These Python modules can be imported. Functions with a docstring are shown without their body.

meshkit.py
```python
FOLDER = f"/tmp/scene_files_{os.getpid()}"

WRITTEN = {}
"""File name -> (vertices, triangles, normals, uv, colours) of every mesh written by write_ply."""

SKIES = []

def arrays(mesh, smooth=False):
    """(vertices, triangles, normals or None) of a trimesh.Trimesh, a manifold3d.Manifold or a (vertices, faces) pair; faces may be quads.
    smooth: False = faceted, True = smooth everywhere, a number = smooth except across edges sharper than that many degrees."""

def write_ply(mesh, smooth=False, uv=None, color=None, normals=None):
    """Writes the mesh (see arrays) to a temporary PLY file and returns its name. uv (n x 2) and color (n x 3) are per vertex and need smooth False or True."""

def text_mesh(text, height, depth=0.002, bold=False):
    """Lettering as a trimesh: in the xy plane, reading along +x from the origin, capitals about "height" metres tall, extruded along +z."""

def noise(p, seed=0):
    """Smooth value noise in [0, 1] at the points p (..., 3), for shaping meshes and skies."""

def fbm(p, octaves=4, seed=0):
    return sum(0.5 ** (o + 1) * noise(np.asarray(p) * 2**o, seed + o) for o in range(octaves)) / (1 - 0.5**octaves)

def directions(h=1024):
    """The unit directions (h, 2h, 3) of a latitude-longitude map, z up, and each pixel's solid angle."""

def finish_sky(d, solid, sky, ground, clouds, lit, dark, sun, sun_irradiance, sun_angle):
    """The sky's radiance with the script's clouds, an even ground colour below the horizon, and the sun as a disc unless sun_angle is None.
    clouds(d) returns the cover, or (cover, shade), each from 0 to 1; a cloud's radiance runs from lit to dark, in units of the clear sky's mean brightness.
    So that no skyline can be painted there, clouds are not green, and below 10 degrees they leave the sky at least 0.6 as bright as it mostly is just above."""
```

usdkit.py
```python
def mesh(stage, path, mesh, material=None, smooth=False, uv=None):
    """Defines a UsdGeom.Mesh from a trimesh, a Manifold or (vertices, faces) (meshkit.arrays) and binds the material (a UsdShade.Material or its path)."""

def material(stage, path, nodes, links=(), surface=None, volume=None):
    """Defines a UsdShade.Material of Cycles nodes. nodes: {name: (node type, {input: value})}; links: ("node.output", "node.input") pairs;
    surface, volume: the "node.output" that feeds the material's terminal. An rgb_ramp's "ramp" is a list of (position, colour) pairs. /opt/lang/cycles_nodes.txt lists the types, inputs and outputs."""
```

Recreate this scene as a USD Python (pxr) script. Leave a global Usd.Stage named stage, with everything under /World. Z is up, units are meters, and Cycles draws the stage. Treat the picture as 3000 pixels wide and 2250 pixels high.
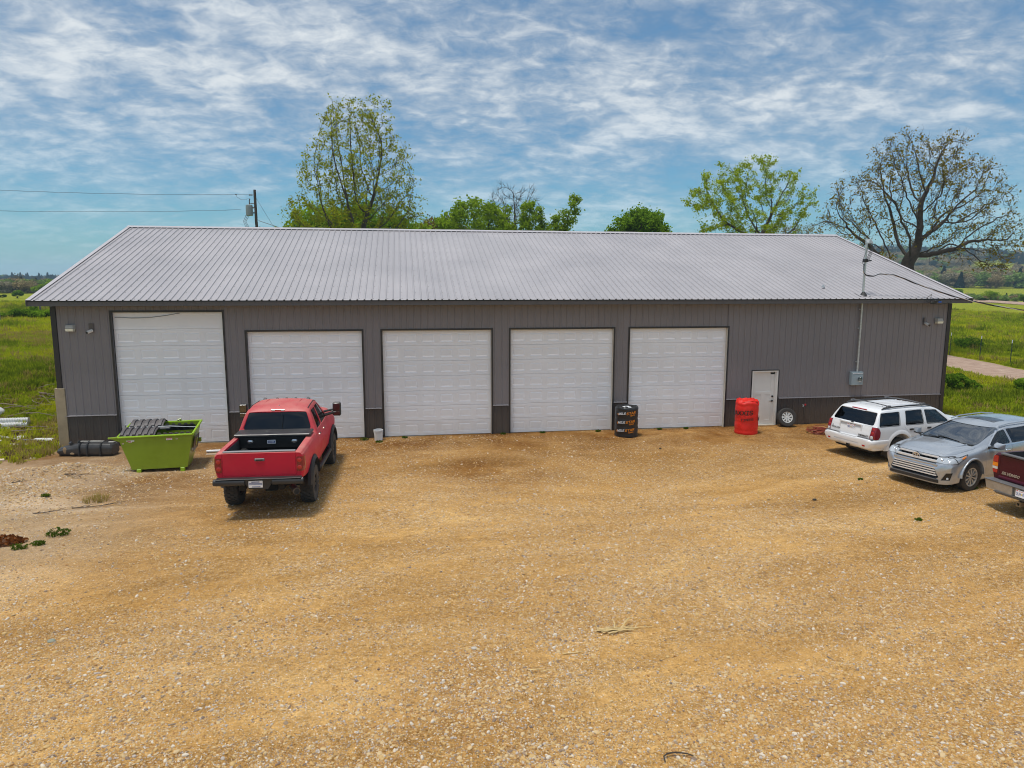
import math, random
import numpy as np, trimesh, manifold3d
from manifold3d import Manifold, CrossSection
from scipy.spatial import cKDTree
from scipy.interpolate import PchipInterpolator
import shapely.geometry as sg
import meshkit, usdkit
from meshkit import fbm, noise, text_mesh
from pxr import Usd, UsdGeom, UsdLux, UsdShade, Gf, Sdf, Vt

stage = Usd.Stage.CreateInMemory()
UsdGeom.SetStageUpAxis(stage, 'Z'); UsdGeom.SetStageMetersPerUnit(stage, 1.0)
UsdGeom.Xform.Define(stage, '/World'); UsdGeom.Scope.Define(stage, '/World/Looks')
PI = math.pi

# ------------------------------------------------------------------ camera
CAM = np.array([10.816, -23.932, 5.355]); YAW, PITCH, ROLL, FPX = 0.154, 0.147, 0.002, 2060.4
cy, sy, cp, sp = math.cos(YAW), math.sin(YAW), math.cos(PITCH), math.sin(PITCH)
_f = np.array([sy * cp, cy * cp, -sp]); _r = np.array([cy, -sy, 0.0]); _u = np.cross(_r, _f)
_r, _u = math.cos(ROLL) * _r + math.sin(ROLL) * _u, -math.sin(ROLL) * _r + math.cos(ROLL) * _u
cam = UsdGeom.Camera.Define(stage, '/World/camera')
m = np.eye(4); m[0, :3], m[1, :3], m[2, :3], m[3, :3] = _r, _u, -_f, CAM
cam.AddTransformOp().Set(Gf.Matrix4d(m.tolist()))
cam.CreateHorizontalApertureAttr(36.0); cam.CreateVerticalApertureAttr(27.0)
cam.CreateFocalLengthAttr(36.0 * FPX / 3000.0)
cam.CreateClippingRangeAttr(Gf.Vec2f(0.1, 20000.0))
cam.CreateExposureAttr(EXPOSURE := 1.1)

# ------------------------------------------------------------------ sky and sun
SUN = np.array([-0.22, -0.12, 0.97]); SUN /= np.linalg.norm(SUN)
SUN_EL, SUN_ROT = math.asin(SUN[2]), math.atan2(SUN[0], SUN[1])
sky_nodes = {
    'tc': ('texture_coordinate', {}), 'sep': ('separate_xyz', {}),
    'zc': ('math', {'math_type': 'maximum', 'value2': 0.0}), 'zo': ('math', {'math_type': 'add', 'value2': 0.26}),
    'ux': ('math', {'math_type': 'divide'}), 'uy': ('math', {'math_type': 'divide'}), 'uv': ('combine_xyz', {'z': 0.0}),
    'map': ('mapping', {'rotation': (0, 0, 0.25), 'scale': (1.0, 1.25, 1.0), 'location': (3.1, 7.7, 0.0)}),
    'n1': ('noise_texture', {'scale': 5.0, 'detail': 9.0, 'roughness': 0.60, 'distortion': 0.35}),
    'n2': ('noise_texture', {'scale': 0.9, 'detail': 3.0, 'roughness': 0.5, 'distortion': 0.2}),
    'n3': ('noise_texture', {'scale': 14.0, 'detail': 6.0, 'roughness': 0.6, 'distortion': 0.5}),
    'a1': ('math', {'math_type': 'multiply_add', 'value2': 0.55}), 'a2': ('math', {'math_type': 'multiply', 'value2': 0.55}),
    'a3': ('math', {'math_type': 'multiply_add', 'value2': 0.36}),
    'cov': ('map_range', {'range_type': 'smoothstep', 'from_min': 0.50, 'from_max': 0.92, 'to_min': 0.26, 'to_max': 1.0, 'clamp': True}),
    'dot': ('vector_math', {'vector_type': 'x', 'math_type': 'dot_product', 'vector2': tuple(SUN)}),
    'glow': ('map_range', {'range_type': 'smoothstep', 'from_min': 0.35, 'from_max': 1.0, 'to_min': 0.0, 'to_max': 1.0, 'clamp': True}),
    'shade': ('rgb_ramp', {'ramp': [(0.0, (1.75, 2.6, 3.45)), (0.38, (2.35, 2.95, 3.8)), (0.68, (4.0, 4.55, 5.2)), (1.0, (6.8, 7.2, 7.5))]}),
    'lit': ('mix_color', {'blend_type': 'add', 'fac': 1.0, 'use_clamp': False}),
    'gcol': ('mix_color', {'fac': 0.5, 'a': (0, 0, 0), 'b': (2.6, 2.6, 2.6), 'use_clamp': False}),
    'low': ('map_range', {'range_type': 'smoothstep', 'from_min': 0.0, 'from_max': 0.26, 'to_min': 0.30, 'to_max': 1.0, 'clamp': True}),
    'fac': ('math', {'math_type': 'multiply'}),
    'sky': ('sky_texture', {'sky_type': 'single_scattering', 'sun_disc': False, 'sun_elevation': SUN_EL, 'sun_rotation': SUN_ROT, 'altitude': 250.0, 'air_density': 1.2, 'aerosol_density': 0.6}),
    'skyg': ('mix_color', {'blend_type': 'multiply', 'fac': 1.0, 'b': (0.36, 0.76, 0.98), 'use_clamp': False}),
    'mix': ('mix_color', {'use_clamp': False}),
    'bg': ('background_shader', {'strength': 0.052}),
}
del sky_nodes['dot'][1]['vector_type']
sky_links = [('tc.generated', 'sep.vector'), ('sep.z', 'zc.value1'), ('zc.value', 'zo.value1'), ('sep.x', 'ux.value1'), ('zo.value', 'ux.value2'), ('sep.y', 'uy.value1'), ('zo.value', 'uy.value2'),
    ('ux.value', 'uv.x'), ('uy.value', 'uv.y'), ('uv.vector', 'map.vector'), ('map.vector', 'n1.vector'), ('map.vector', 'n2.vector'), ('map.vector', 'n3.vector'),
    ('n2.fac', 'a2.value1'), ('n1.fac', 'a1.value1'), ('a2.value', 'a1.value3'), ('n3.fac', 'a3.value1'), ('a1.value', 'a3.value3'), ('a3.value', 'cov.value'),
    ('cov.result', 'shade.fac'), ('tc.generated', 'dot.vector1'), ('dot.value', 'glow.value'), ('glow.result', 'gcol.fac'), ('shade.color', 'lit.a'), ('gcol.result', 'lit.b'),
    ('sep.z', 'low.value'), ('low.result', 'fac.value1'), ('cov.result', 'fac.value2'), ('fac.value', 'mix.fac'), ('sky.color', 'skyg.a'), ('skyg.result', 'mix.a'), ('lit.result', 'mix.b'), ('mix.result', 'bg.color')]
sky_mat = usdkit.material(stage, '/World/Looks/sky_air', sky_nodes, sky_links, surface='bg.background')
dome = UsdLux.DomeLight.Define(stage, '/World/sky'); dome.CreateIntensityAttr(1.0)
UsdShade.MaterialBindingAPI.Apply(dome.GetPrim()).Bind(sky_mat)
dome.GetPrim().SetCustomDataByKey('kind', 'structure')
sun = UsdLux.DistantLight.Define(stage, '/World/sun')
sun.CreateIntensityAttr(0.40); sun.CreateAngleAttr(12.0); sun.CreateNormalizeAttr(True); sun.CreateColorAttr(Gf.Vec3f(1.0, 0.95, 0.87))
_z = SUN; _x = np.cross([0, 0, 1.0], _z); _x /= np.linalg.norm(_x); _y = np.cross(_z, _x)
m = np.eye(4); m[0, :3], m[1, :3], m[2, :3] = _x, _y, _z
sun.AddTransformOp().Set(Gf.Matrix4d(m.tolist()))

# ------------------------------------------------------------------ scene writing helpers
_names = {}
def numbered(parent, name):
    k = _names.get((parent, name), 0); _names[(parent, name)] = k + 1
    return f'{parent}/{name}' + (f'_{k:03d}' if k else '')
def tag(path, label=None, cat=None, group=None, kind=None):
    p = stage.GetPrimAtPath(path)
    for k, v in (('label', label), ('category', cat), ('group', group), ('kind', kind)):
        if v: p.SetCustomDataByKey(k, v)
    return path
def thing(name, label, cat, loc=(0, 0, 0), rotz=0.0, group=None):
    path = numbered('/World', name); x = UsdGeom.Xform.Define(stage, path)
    x.AddTranslateOp().Set(Gf.Vec3d(*map(float, loc))); x.AddRotateZOp().Set(math.degrees(rotz))
    return tag(path, label, cat, group)
def obj(name, mesh, mat, parent='/World', smooth=30, label=None, cat=None, group=None, kind=None, loc=None):
    path = numbered(parent, name)
    g = usdkit.mesh(stage, path, mesh, mat, smooth=smooth)
    if loc is not None: g.AddTranslateOp().Set(Gf.Vec3d(*map(float, loc)))
    return tag(path, label, cat, group, kind)
def dup(src, loc, rotz, label, scale=None):
    was = stage.GetPrimAtPath(src).GetCustomData()
    path = numbered('/World', src.rsplit('/', 1)[1])
    x = UsdGeom.Xform.Define(stage, path); x.GetPrim().GetReferences().AddInternalReference(src); x.GetPrim().SetInstanceable(True)
    x.ClearXformOpOrder(); x.AddTranslateOp().Set(Gf.Vec3d(*map(float, loc))); x.AddRotateZOp().Set(math.degrees(rotz))
    if scale: x.AddScaleOp().Set(Gf.Vec3f(scale, scale, scale)); x.GetPrim()
    return tag(path, label, was['category'], was.get('group'))
def instancer(name, protos, pos, quat, scale, idx, kind='stuff', parent='/World', label=None, cat=None):
    path = numbered(parent, name); pi = UsdGeom.PointInstancer.Define(stage, path)
    rel = pi.CreatePrototypesRel()
    for i, (mesh, mat) in enumerate(protos):
        pp = f'{path}/piece_{i:03d}'; usdkit.mesh(stage, pp, mesh, mat, smooth=False); rel.AddTarget(pp)
    n = len(pos)
    pi.CreatePositionsAttr(Vt.Vec3fArray.FromNumpy(np.asarray(pos, np.float32)))
    pi.CreateOrientationsAttr(Vt.QuathArray([Gf.Quath(float(q[0]), float(q[1]), float(q[2]), float(q[3])) for q in quat]))
    pi.CreateScalesAttr(Vt.Vec3fArray.FromNumpy(np.asarray(scale, np.float32)))
    pi.CreateProtoIndicesAttr(Vt.IntArray.FromNumpy(np.asarray(idx, np.int32)))
    return tag(path, label, cat, None, kind)
def rand_quat(rng, n, tilt=None):
    if tilt is None:
        q = rng.normal(size=(n, 4)); return q / np.linalg.norm(q, axis=1, keepdims=True)
    a = rng.uniform(0, 2 * PI, n); t = rng.normal(0, tilt, n); b = rng.uniform(0, 2 * PI, n)
    qz = np.stack([np.cos(a / 2), 0 * a, 0 * a, np.sin(a / 2)], 1); ax = np.stack([np.cos(b), np.sin(b)], 1)
    qt = np.stack([np.cos(t / 2), ax[:, 0] * np.sin(t / 2), ax[:, 1] * np.sin(t / 2), 0 * a], 1)
    w1, x1, y1, z1 = qt.T; w2, x2, y2, z2 = qz.T
    return np.stack([w1*w2-x1*x2-y1*y2-z1*z2, w1*x2+x1*w2+y1*z2-z1*y2, w1*y2-x1*z2+y1*w2+z1*x2, w1*z2+x1*y2-y1*x2+z1*w2], 1)

# ------------------------------------------------------------------ mesh helpers
def TM(v, f): return trimesh.Trimesh(np.asarray(v, float), np.asarray(f, int), process=False)
def join(*ms):
    ms = [m for x in ms for m in (x if isinstance(x, (list, tuple)) else [x])]
    return trimesh.util.concatenate([tm(m) for m in ms])
def tm(m):
    if isinstance(m, Manifold):
        k = m.to_mesh(); return TM(k.vert_properties[:, :3], k.tri_verts)
    return m
def mf(t):
    t = tm(t); return Manifold(manifold3d.Mesh(np.asarray(t.vertices, np.float32), np.asarray(t.faces, np.uint32)))
def box(x0, y0, z0, x1, y1, z1):
    b = trimesh.creation.box(bounds=[(min(x0, x1), min(y0, y1), min(z0, z1)), (max(x0, x1), max(y0, y1), max(z0, z1))]); return b
def mbox(x0, y0, z0, x1, y1, z1): return mf(box(x0, y0, z0, x1, y1, z1))
def rbox(x0, y0, z0, x1, y1, z1, c=0.01):
    """a box with chamfered edges"""
    x0, x1 = sorted((x0, x1)); y0, y1 = sorted((y0, y1)); z0, z1 = sorted((z0, z1))
    c = min(c, 0.45 * min(x1 - x0, y1 - y0, z1 - z0)); p = []
    for sx in (0, 1):
        for sy_ in (0, 1):
            for sz in (0, 1):
                q = np.array([(x0, x1)[sx], (y0, y1)[sy_], (z0, z1)[sz]]); d = np.array([1 - 2 * sx, 1 - 2 * sy_, 1 - 2 * sz]) * c
                for k in range(3):
                    e = d.copy(); e[k] = 0; p.append(q + e)
    return tm(Manifold.hull_points(np.array(p, np.float32)))
def hull(pts): return tm(Manifold.hull_points(np.asarray(pts, np.float32)))
def cyl(a, b, r, n=16, r2=None):
    return tube([a, b], [r, r if r2 is None else r2], n)
def tube(pts, r, n=8, cap=True):
    p = np.asarray(pts, float); r = np.broadcast_to(np.asarray(r, float), (len(p),))
    t = np.gradient(p, axis=0); t /= np.linalg.norm(t, axis=1, keepdims=True) + 1e-12
    a = np.cross(t[0], [0, 0, 1.0] if abs(t[0, 2]) < 0.9 else [1.0, 0, 0]); A = []
    for i in range(len(p)):
        a = a - t[i] * (a @ t[i]); a /= np.linalg.norm(a) + 1e-12; A.append(a.copy())
    A = np.array(A); B = np.cross(t, A); ang = np.arange(n) * 2 * PI / n
    v = p[:, None] + r[:, None, None] * (np.cos(ang)[None, :, None] * A[:, None] + np.sin(ang)[None, :, None] * B[:, None])
    i, j = np.meshgrid(np.arange(len(p) - 1), np.arange(n), indexing='ij')
    q = np.stack([i * n + j, i * n + (j + 1) % n, (i + 1) * n + (j + 1) % n, (i + 1) * n + j], -1).reshape(-1, 4)
    f = np.vstack([q[:, [0, 1, 2]], q[:, [0, 2, 3]]]); v = v.reshape(-1, 3)
    if cap:
        k = len(v); v = np.vstack([v, p[0], p[-1]]); e = (len(p) - 1) * n
        f = np.vstack([f, [(k, (j + 1) % n, j) for j in range(n)], [(k + 1, e + j, e + (j + 1) % n) for j in range(n)]])
    return TM(v, f)
def lathe(prof, n=32, axis='z', close=True):
    """prof: (radius, height) from bottom to top; axis points along height"""
    prof = list(prof); ang = np.arange(n) * 2 * PI / n
    v = np.array([[(r * math.cos(a), r * math.sin(a), h) for a in ang] for r, h in prof]).reshape(-1, 3); f = []
    for i in range(len(prof) - 1):
        for j in range(n):
            a, b, c, d = i * n + j, i * n + (j + 1) % n, (i + 1) * n + (j + 1) % n, (i + 1) * n + j
            f += [(a, b, c), (a, c, d)]
    if close:
        k = len(v); v = np.vstack([v, [0, 0, prof[0][1]], [0, 0, prof[-1][1]]]); e = (len(prof) - 1) * n
        f += [(k, (j + 1) % n, j) for j in range(n)] + [(k + 1, e + j, e + (j + 1) % n) for j in range(n)]
    v = np.array(v)
    if axis == 'y': v = np.stack([v[:, 0], v[:, 2], -v[:, 1]], 1)
    if axis == 'x': v = np.stack([v[:, 2], v[:, 1], -v[:, 0]], 1)
    return TM(v, f)
def prism(poly, a, b, axis='y'):
    """polygon extruded from a to b. axis y: polygon in (x, z); axis x: in (y, z); axis z: in (x, y)"""
    p = sg.Polygon(poly) if not hasattr(poly, 'geom_type') else poly
    p = sg.polygon.orient(p); a, b = min(a, b), max(a, b)
    e = trimesh.creation.extrude_polygon(p, b - a, engine='earcut'); v = np.array(e.vertices); v[:, 2] += a
    if axis == 'y': w = np.stack([v[:, 0], v[:, 2], v[:, 1]], 1); f = e.faces[:, ::-1]
    elif axis == 'x': w = np.stack([v[:, 2], v[:, 0], v[:, 1]], 1); f = e.faces
    else: w, f = v, e.faces
    return TM(w, f)
def mprism(poly, a, b, axis='y'): return mf(prism(poly, a, b, axis))
def grow(poly, d): return sg.Polygon(poly).buffer(d, join_style=1, quad_segs=3)
def soft(poly, r):
    """polygon with rounded corners"""
    p = sg.Polygon(poly) if not hasattr(poly, 'geom_type') else poly
    return p.buffer(-r, join_style=1).buffer(r, join_style=1, quad_segs=4)
def place(t, origin, xd=(1, 0, 0), yd=(0, 0, 1)):
    """a mesh lying in xy put with its x along xd and its y along yd at origin (z outwards)"""
    xd = np.array(xd, float); xd /= np.linalg.norm(xd); yd = np.array(yd, float); yd -= xd * (xd @ yd); yd /= np.linalg.norm(yd)
    t = tm(t); v = np.asarray(t.vertices); zd = np.cross(xd, yd)
    return TM(np.asarray(origin) + v[:, :1] * xd + v[:, 1:2] * yd + v[:, 2:3] * zd, t.faces)
def moved(t, d): t = tm(t); return TM(np.asarray(t.vertices) + np.asarray(d, float), t.faces)
def grid_mesh(X, Y, Z):
    n, k = X.shape; i, j = np.meshgrid(np.arange(n - 1), np.arange(k - 1), indexing='ij'); a = (i * k + j).ravel()
    q = np.stack([a, a + k, a + k + 1, a + 1], 1)
    return TM(np.stack([X, Y, Z], -1).reshape(-1, 3), np.vstack([q[:, [0, 1, 2]], q[:, [0, 2, 3]]]))
def sstep(x, a, b):
    t = np.clip((np.asarray(x, float) - a) / (b - a), 0, 1); return t * t * (3 - 2 * t)

# ------------------------------------------------------------------ materials
LOOK = '/World/Looks/'
_mats = {}
def paint(name, col, rough=0.5, metal=0.0, coat=0.0, spec=0.5, vary=0.08, scale=3.0, bump=0.0, bscale=60.0, dirt=None, dirt_amt=0.0, dust=None, dust_amt=0.0, rand=0.0):
    """a painted / plastic / metal surface: base colour with slight noise variation, roughness variation and optional fine bump and dirt near low z"""
    if name in _mats: return _mats[name]
    c = np.array(col, float)
    n = {'g': ('texture_coordinate', {}), 'n': ('noise_texture', {'scale': scale, 'detail': 6.0, 'roughness': 0.6}),
         'r': ('rgb_ramp', {'ramp': [(0.3, tuple(c * (1 - vary))), (0.7, tuple(np.minimum(c * (1 + vary), 1)))]}),
         'rr': ('map_range', {'from_min': 0.3, 'from_max': 0.7, 'to_min': max(rough - 0.06, 0.02), 'to_max': min(rough + 0.08, 1.0), 'clamp': True}),
         'p': ('principled_bsdf', {'metallic': metal, 'coat_weight': coat, 'coat_roughness': 0.06, 'specular_ior_level': spec})}
    l = [('g.object', 'n.vector'), ('n.fac', 'r.fac'), ('n.fac', 'rr.value'), ('rr.result', 'p.roughness')]
    last = 'r.color'
    if dirt is not None:
        n['s'] = ('separate_xyz', {}); n['n2'] = ('noise_texture', {'scale': 4.0, 'detail': 8.0, 'roughness': 0.65})
        n['h'] = ('map_range', {'from_min': 0.15, 'from_max': 1.25, 'to_min': 0.75, 'to_max': 0.0, 'clamp': True})
        n['hm'] = ('math', {'math_type': 'multiply', 'use_clamp': True}); n['ha'] = ('math', {'math_type': 'multiply', 'value2': 2.0 * dirt_amt, 'use_clamp': True})
        n['dm'] = ('mix_color', {'b': tuple(dirt)})
        l += [('g.object', 's.vector'), ('g.object', 'n2.vector'), ('s.z', 'h.value'), ('h.result', 'hm.value1'), ('n2.fac', 'hm.value2'), ('hm.value', 'ha.value1'), ('ha.value', 'dm.fac'), (last, 'dm.a')]
        last = 'dm.result'
    if rand:                # each sheet or section a little lighter or darker than its neighbours
        n['oi'] = ('object_info', {}); n['om'] = ('map_range', {'from_min': 0.0, 'from_max': 1.0, 'to_min': 1.0 - rand, 'to_max': 1.0 + rand}); n['oc'] = ('combine_color', {}); n['ox'] = ('mix_color', {'blend_type': 'multiply', 'fac': 1.0, 'use_clamp': False})
        l += [('oi.random', 'om.value'), ('om.result', 'oc.r'), ('om.result', 'oc.g'), ('om.result', 'oc.b'), (last, 'ox.a'), ('oc.color', 'ox.b')]
        last = 'ox.result'
    if dust is not None:    # dust that settles on surfaces that face upwards
        n['gn'] = ('geometry', {}); n['sn'] = ('separate_xyz', {}); n['dn'] = ('noise_texture', {'scale': 2.2, 'detail': 7.0, 'roughness': 0.6})
        n['um'] = ('map_range', {'from_min': -0.1, 'from_max': 1.0, 'to_min': 0.02, 'to_max': 1.0, 'clamp': True}); n['ud'] = ('math', {'math_type': 'multiply', 'use_clamp': True}); n['ua'] = ('math', {'math_type': 'multiply', 'value2': 2.0 * dust_amt, 'use_clamp': True})
        n['du'] = ('mix_color', {'b': tuple(dust)})
        l += [('gn.normal', 'sn.vector'), ('sn.z', 'um.value'), ('g.object', 'dn.vector'), ('um.result', 'ud.value1'), ('dn.fac', 'ud.value2'), ('ud.value', 'ua.value1'), ('ua.value', 'du.fac'), (last, 'du.a')]
        last = 'du.result'
    l.append((last, 'p.base_color'))
    if bump:
        n['bn'] = ('noise_texture', {'scale': bscale, 'detail': 4.0}); n['b'] = ('bump', {'strength': bump, 'distance': 0.01})
        l += [('g.object', 'bn.vector'), ('bn.fac', 'b.height'), ('b.normal', 'p.normal')]
    _mats[name] = usdkit.material(stage, LOOK + name, n, l, surface='p.BSDF'); return _mats[name]
def glass(name, tint, reflect=1.0):
    """a window pane: see-through, tinted, with a mirror reflection by angle"""
    if name in _mats: return _mats[name]
    n = {'t': ('transparent_bsdf', {'color': tint}), 'g': ('glossy_bsdf', {'color': (0.95, 0.97, 1.0), 'roughness': 0.015}), 'f': ('fresnel', {'IOR': 1.55 if reflect == 1.0 else reflect}), 'm': ('mix_closure', {})}
    _mats[name] = usdkit.material(stage, LOOK + name, n, [('f.fac', 'm.fac'), ('t.BSDF', 'm.closure1'), ('g.BSDF', 'm.closure2')], surface='m.closure'); return _mats[name]
# ------------------------------------------------------------------ terrain
LB, DB, EZ, OH, OG, RIDGE_Y, RIDGE_Z = 31.36, 16.5, 4.53, 0.46, 0.45, 8.25, 7.52   # building length, depth, eave, overhangs, ridge
def far_land(x, y):
    d = np.hypot(x - 10.8, y + 24); b = np.arctan2(x - 10.8, y + 24)
    hill = 40 * np.exp(-((b - 0.62) / 0.28) ** 2) * sstep(d, 560, 1150) * (1 + 0.16 * (fbm(np.stack([x / 260, y / 260, 0 * x], -1), 3, 5) - 0.5))
    low = 7 * sstep(d, 900, 2500) * fbm(np.stack([x / 500, y / 500, 0 * x], -1), 3, 9)
    slope = 4 * np.exp(-((b - 0.70) / 0.36) ** 2) * sstep(d, 260, 620)
    return hill + low + slope
def bank(x, y):
    b = 1.55 * sstep(-x, 0.15, 3.0) * sstep(y, 0.8, 9.0) + 0.25 * sstep(-x, 2.0, 14.0) * sstep(y, -3.0, 2.0)
    return b * (1 - 0.55 * sstep(y, 60, 220))
def land(x, y):
    x, y = np.asarray(x, float), np.asarray(y, float)
    near = 0.10 * (fbm(np.stack([x / 6, y / 6, 0 * x], -1), 4, 2) - 0.5) + 0.5 * (fbm(np.stack([x / 28, y / 28, 0 * x], -1), 3, 3) - 0.5) * sstep(np.maximum(-x - 3, np.maximum(x - 37, y - 17)), 0, 25)
    return bank(x, y) + near + far_land(x, y) - 0.03
def lot_edge(x):
    e = 0.35 + 0 * x
    e = e - 1.75 * sstep(-x, -0.25, 0.25) - 0.05 * np.maximum(-x, 0)
    return e - 1.0 * sstep(x, 31.35, 32.2)
def lot_inside(x, y):
    """distance-like measure, positive inside the gravel lot"""
    w = 1.0 * (fbm(np.stack([x / 1.7, y / 1.7, 0 * x], -1), 4, 21) - 0.5)
    out = sstep(x, -0.3, 0.3) * (1 - sstep(x, 31.2, 31.6))
    return np.minimum(np.minimum(lot_edge(x) - y, x + 15 + 0.2 * y), np.minimum(60 - x, y + 70)) + w * (1 - out)
def lot_height(x, y):
    n = np.stack([x, y, 0 * x], -1)
    h = 0.012 + 0.035 * (fbm(n / 2.6, 4, 31) - 0.5) + 0.016 * (fbm(n / 0.33, 3, 33) - 0.5)
    # spread heaps of pale gravel at the left
    for px, py, rx, ry, hh in ((1.4, -3.6, 1.8, 0.8, 0.30), (-0.6, -4.9, 1.9, 1.0, 0.42), (1.2, -5.6, 1.6, 0.75, 0.26), (0.2, -6.8, 2.2, 0.5, 0.12), (-3.0, -6.0, 2.2, 1.5, 0.5)):
        d = ((x - px) / rx) ** 2 + ((y - py) / ry) ** 2
        h = h + hh * np.exp(-d * 1.6) * (0.55 + 0.9 * fbm(n / 0.55, 4, 35))
    # shallow wheel ruts running across the lot
    for (ax, ay, bx, by, w, dd) in ((-4, -17.5, 13, -9.5, .28, .022), (-3, -19.3, 14, -11.2, .28, .022), (9, -13, 30, -5.5, .3, .018), (9.5, -15, 31, -7.4, .3, .018), (3, -22, 22, -11.5, .3, .016)):
        L = math.hypot(bx - ax, by - ay); t = ((x - ax) * (bx - ax) + (y - ay) * (by - ay)) / L; s = ((x - ax) * (by - ay) - (y - ay) * (bx - ax)) / L + 0.5 * np.sin(t / 4.0)
        h = h - dd * np.exp(-(s / w) ** 2) * sstep(t, 0, 3) * (1 - sstep(t, L - 3, L)) + 0.5 * dd * np.exp(-((np.abs(s) - 2.0 * w) / (0.6 * w)) ** 2) * sstep(t, 0, 3) * (1 - sstep(t, L - 3, L))
    return h

def lot_z(x, y):
    x, y = np.asarray(x, float), np.asarray(y, float); ins = lot_inside(x, y)
    return lot_height(x, y) + 0.0 * ins + np.where(y > -6, 0, 0) - 0.30 * sstep(-ins, 0.0, 0.6)

# grass land: one sheet to the horizon
s = np.linspace(-1, 1, 341); gx = 15 + 60 * s + 3400 * np.sign(s) * np.abs(s) ** 5.5
t = np.linspace(0, 1, 361); gy = -60 + 160 * t + 3900 * t ** 5
GX, GY = np.meshgrid(gx, gy, indexing='ij')
field_mat = usdkit.material(stage, LOOK + 'meadow', {
    'g': ('geometry', {}), 'n1': ('noise_texture', {'scale': 0.09, 'detail': 6.0, 'roughness': 0.6}), 'n2': ('noise_texture', {'scale': 1.6, 'detail': 8.0, 'roughness': 0.7}),
    'n3': ('noise_texture', {'scale': 0.5, 'detail': 5.0, 'roughness': 0.6}), 'mp': ('mapping', {'scale': (1.0, 2.2, 1.0)}),
    'r1': ('rgb_ramp', {'ramp': [(0.25, (0.11, 0.135, 0.010)), (0.5, (0.20, 0.225, 0.014)), (0.72, (0.29, 0.285, 0.022))]}),
    'r2': ('rgb_ramp', {'ramp': [(0.3, (0.08, 0.105, 0.010)), (0.5, (0.21, 0.235, 0.016)), (0.72, (0.33, 0.31, 0.04))]}),
    'm': ('mix_color', {'fac': 0.5}), 'brown': ('map_range', {'range_type': 'smoothstep', 'from_min': 0.62, 'from_max': 0.72, 'to_max': 0.55, 'clamp': True}), 'm2': ('mix_color', {'b': (0.16, 0.12, 0.055)}),
    'b': ('bump', {'strength': 0.9, 'distance': 0.25}), 'p': ('principled_bsdf', {'roughness': 0.95, 'specular_ior_level': 0.05})},
    [('g.position', 'mp.vector'), ('mp.vector', 'n1.vector'), ('g.position', 'n2.vector'), ('mp.vector', 'n3.vector'), ('n1.fac', 'r1.fac'), ('n2.fac', 'r2.fac'), ('r1.color', 'm.a'), ('r2.color', 'm.b'),
     ('n3.fac', 'brown.value'), ('brown.result', 'm2.fac'), ('m.result', 'm2.a'), ('m2.result', 'p.base_color'), ('n2.fac', 'b.height'), ('b.normal', 'p.normal')], surface='p.BSDF')
GZ = land(GX, GY)
GZ = GZ - 0.6 * sstep(lot_inside(GX, GY), 0.15, 1.2) * (GX > -20) * (GX < 62) * (GY > -72)
obj('grass_field', grid_mesh(GX, GY, GZ), field_mat, smooth=True, kind='structure')

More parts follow.
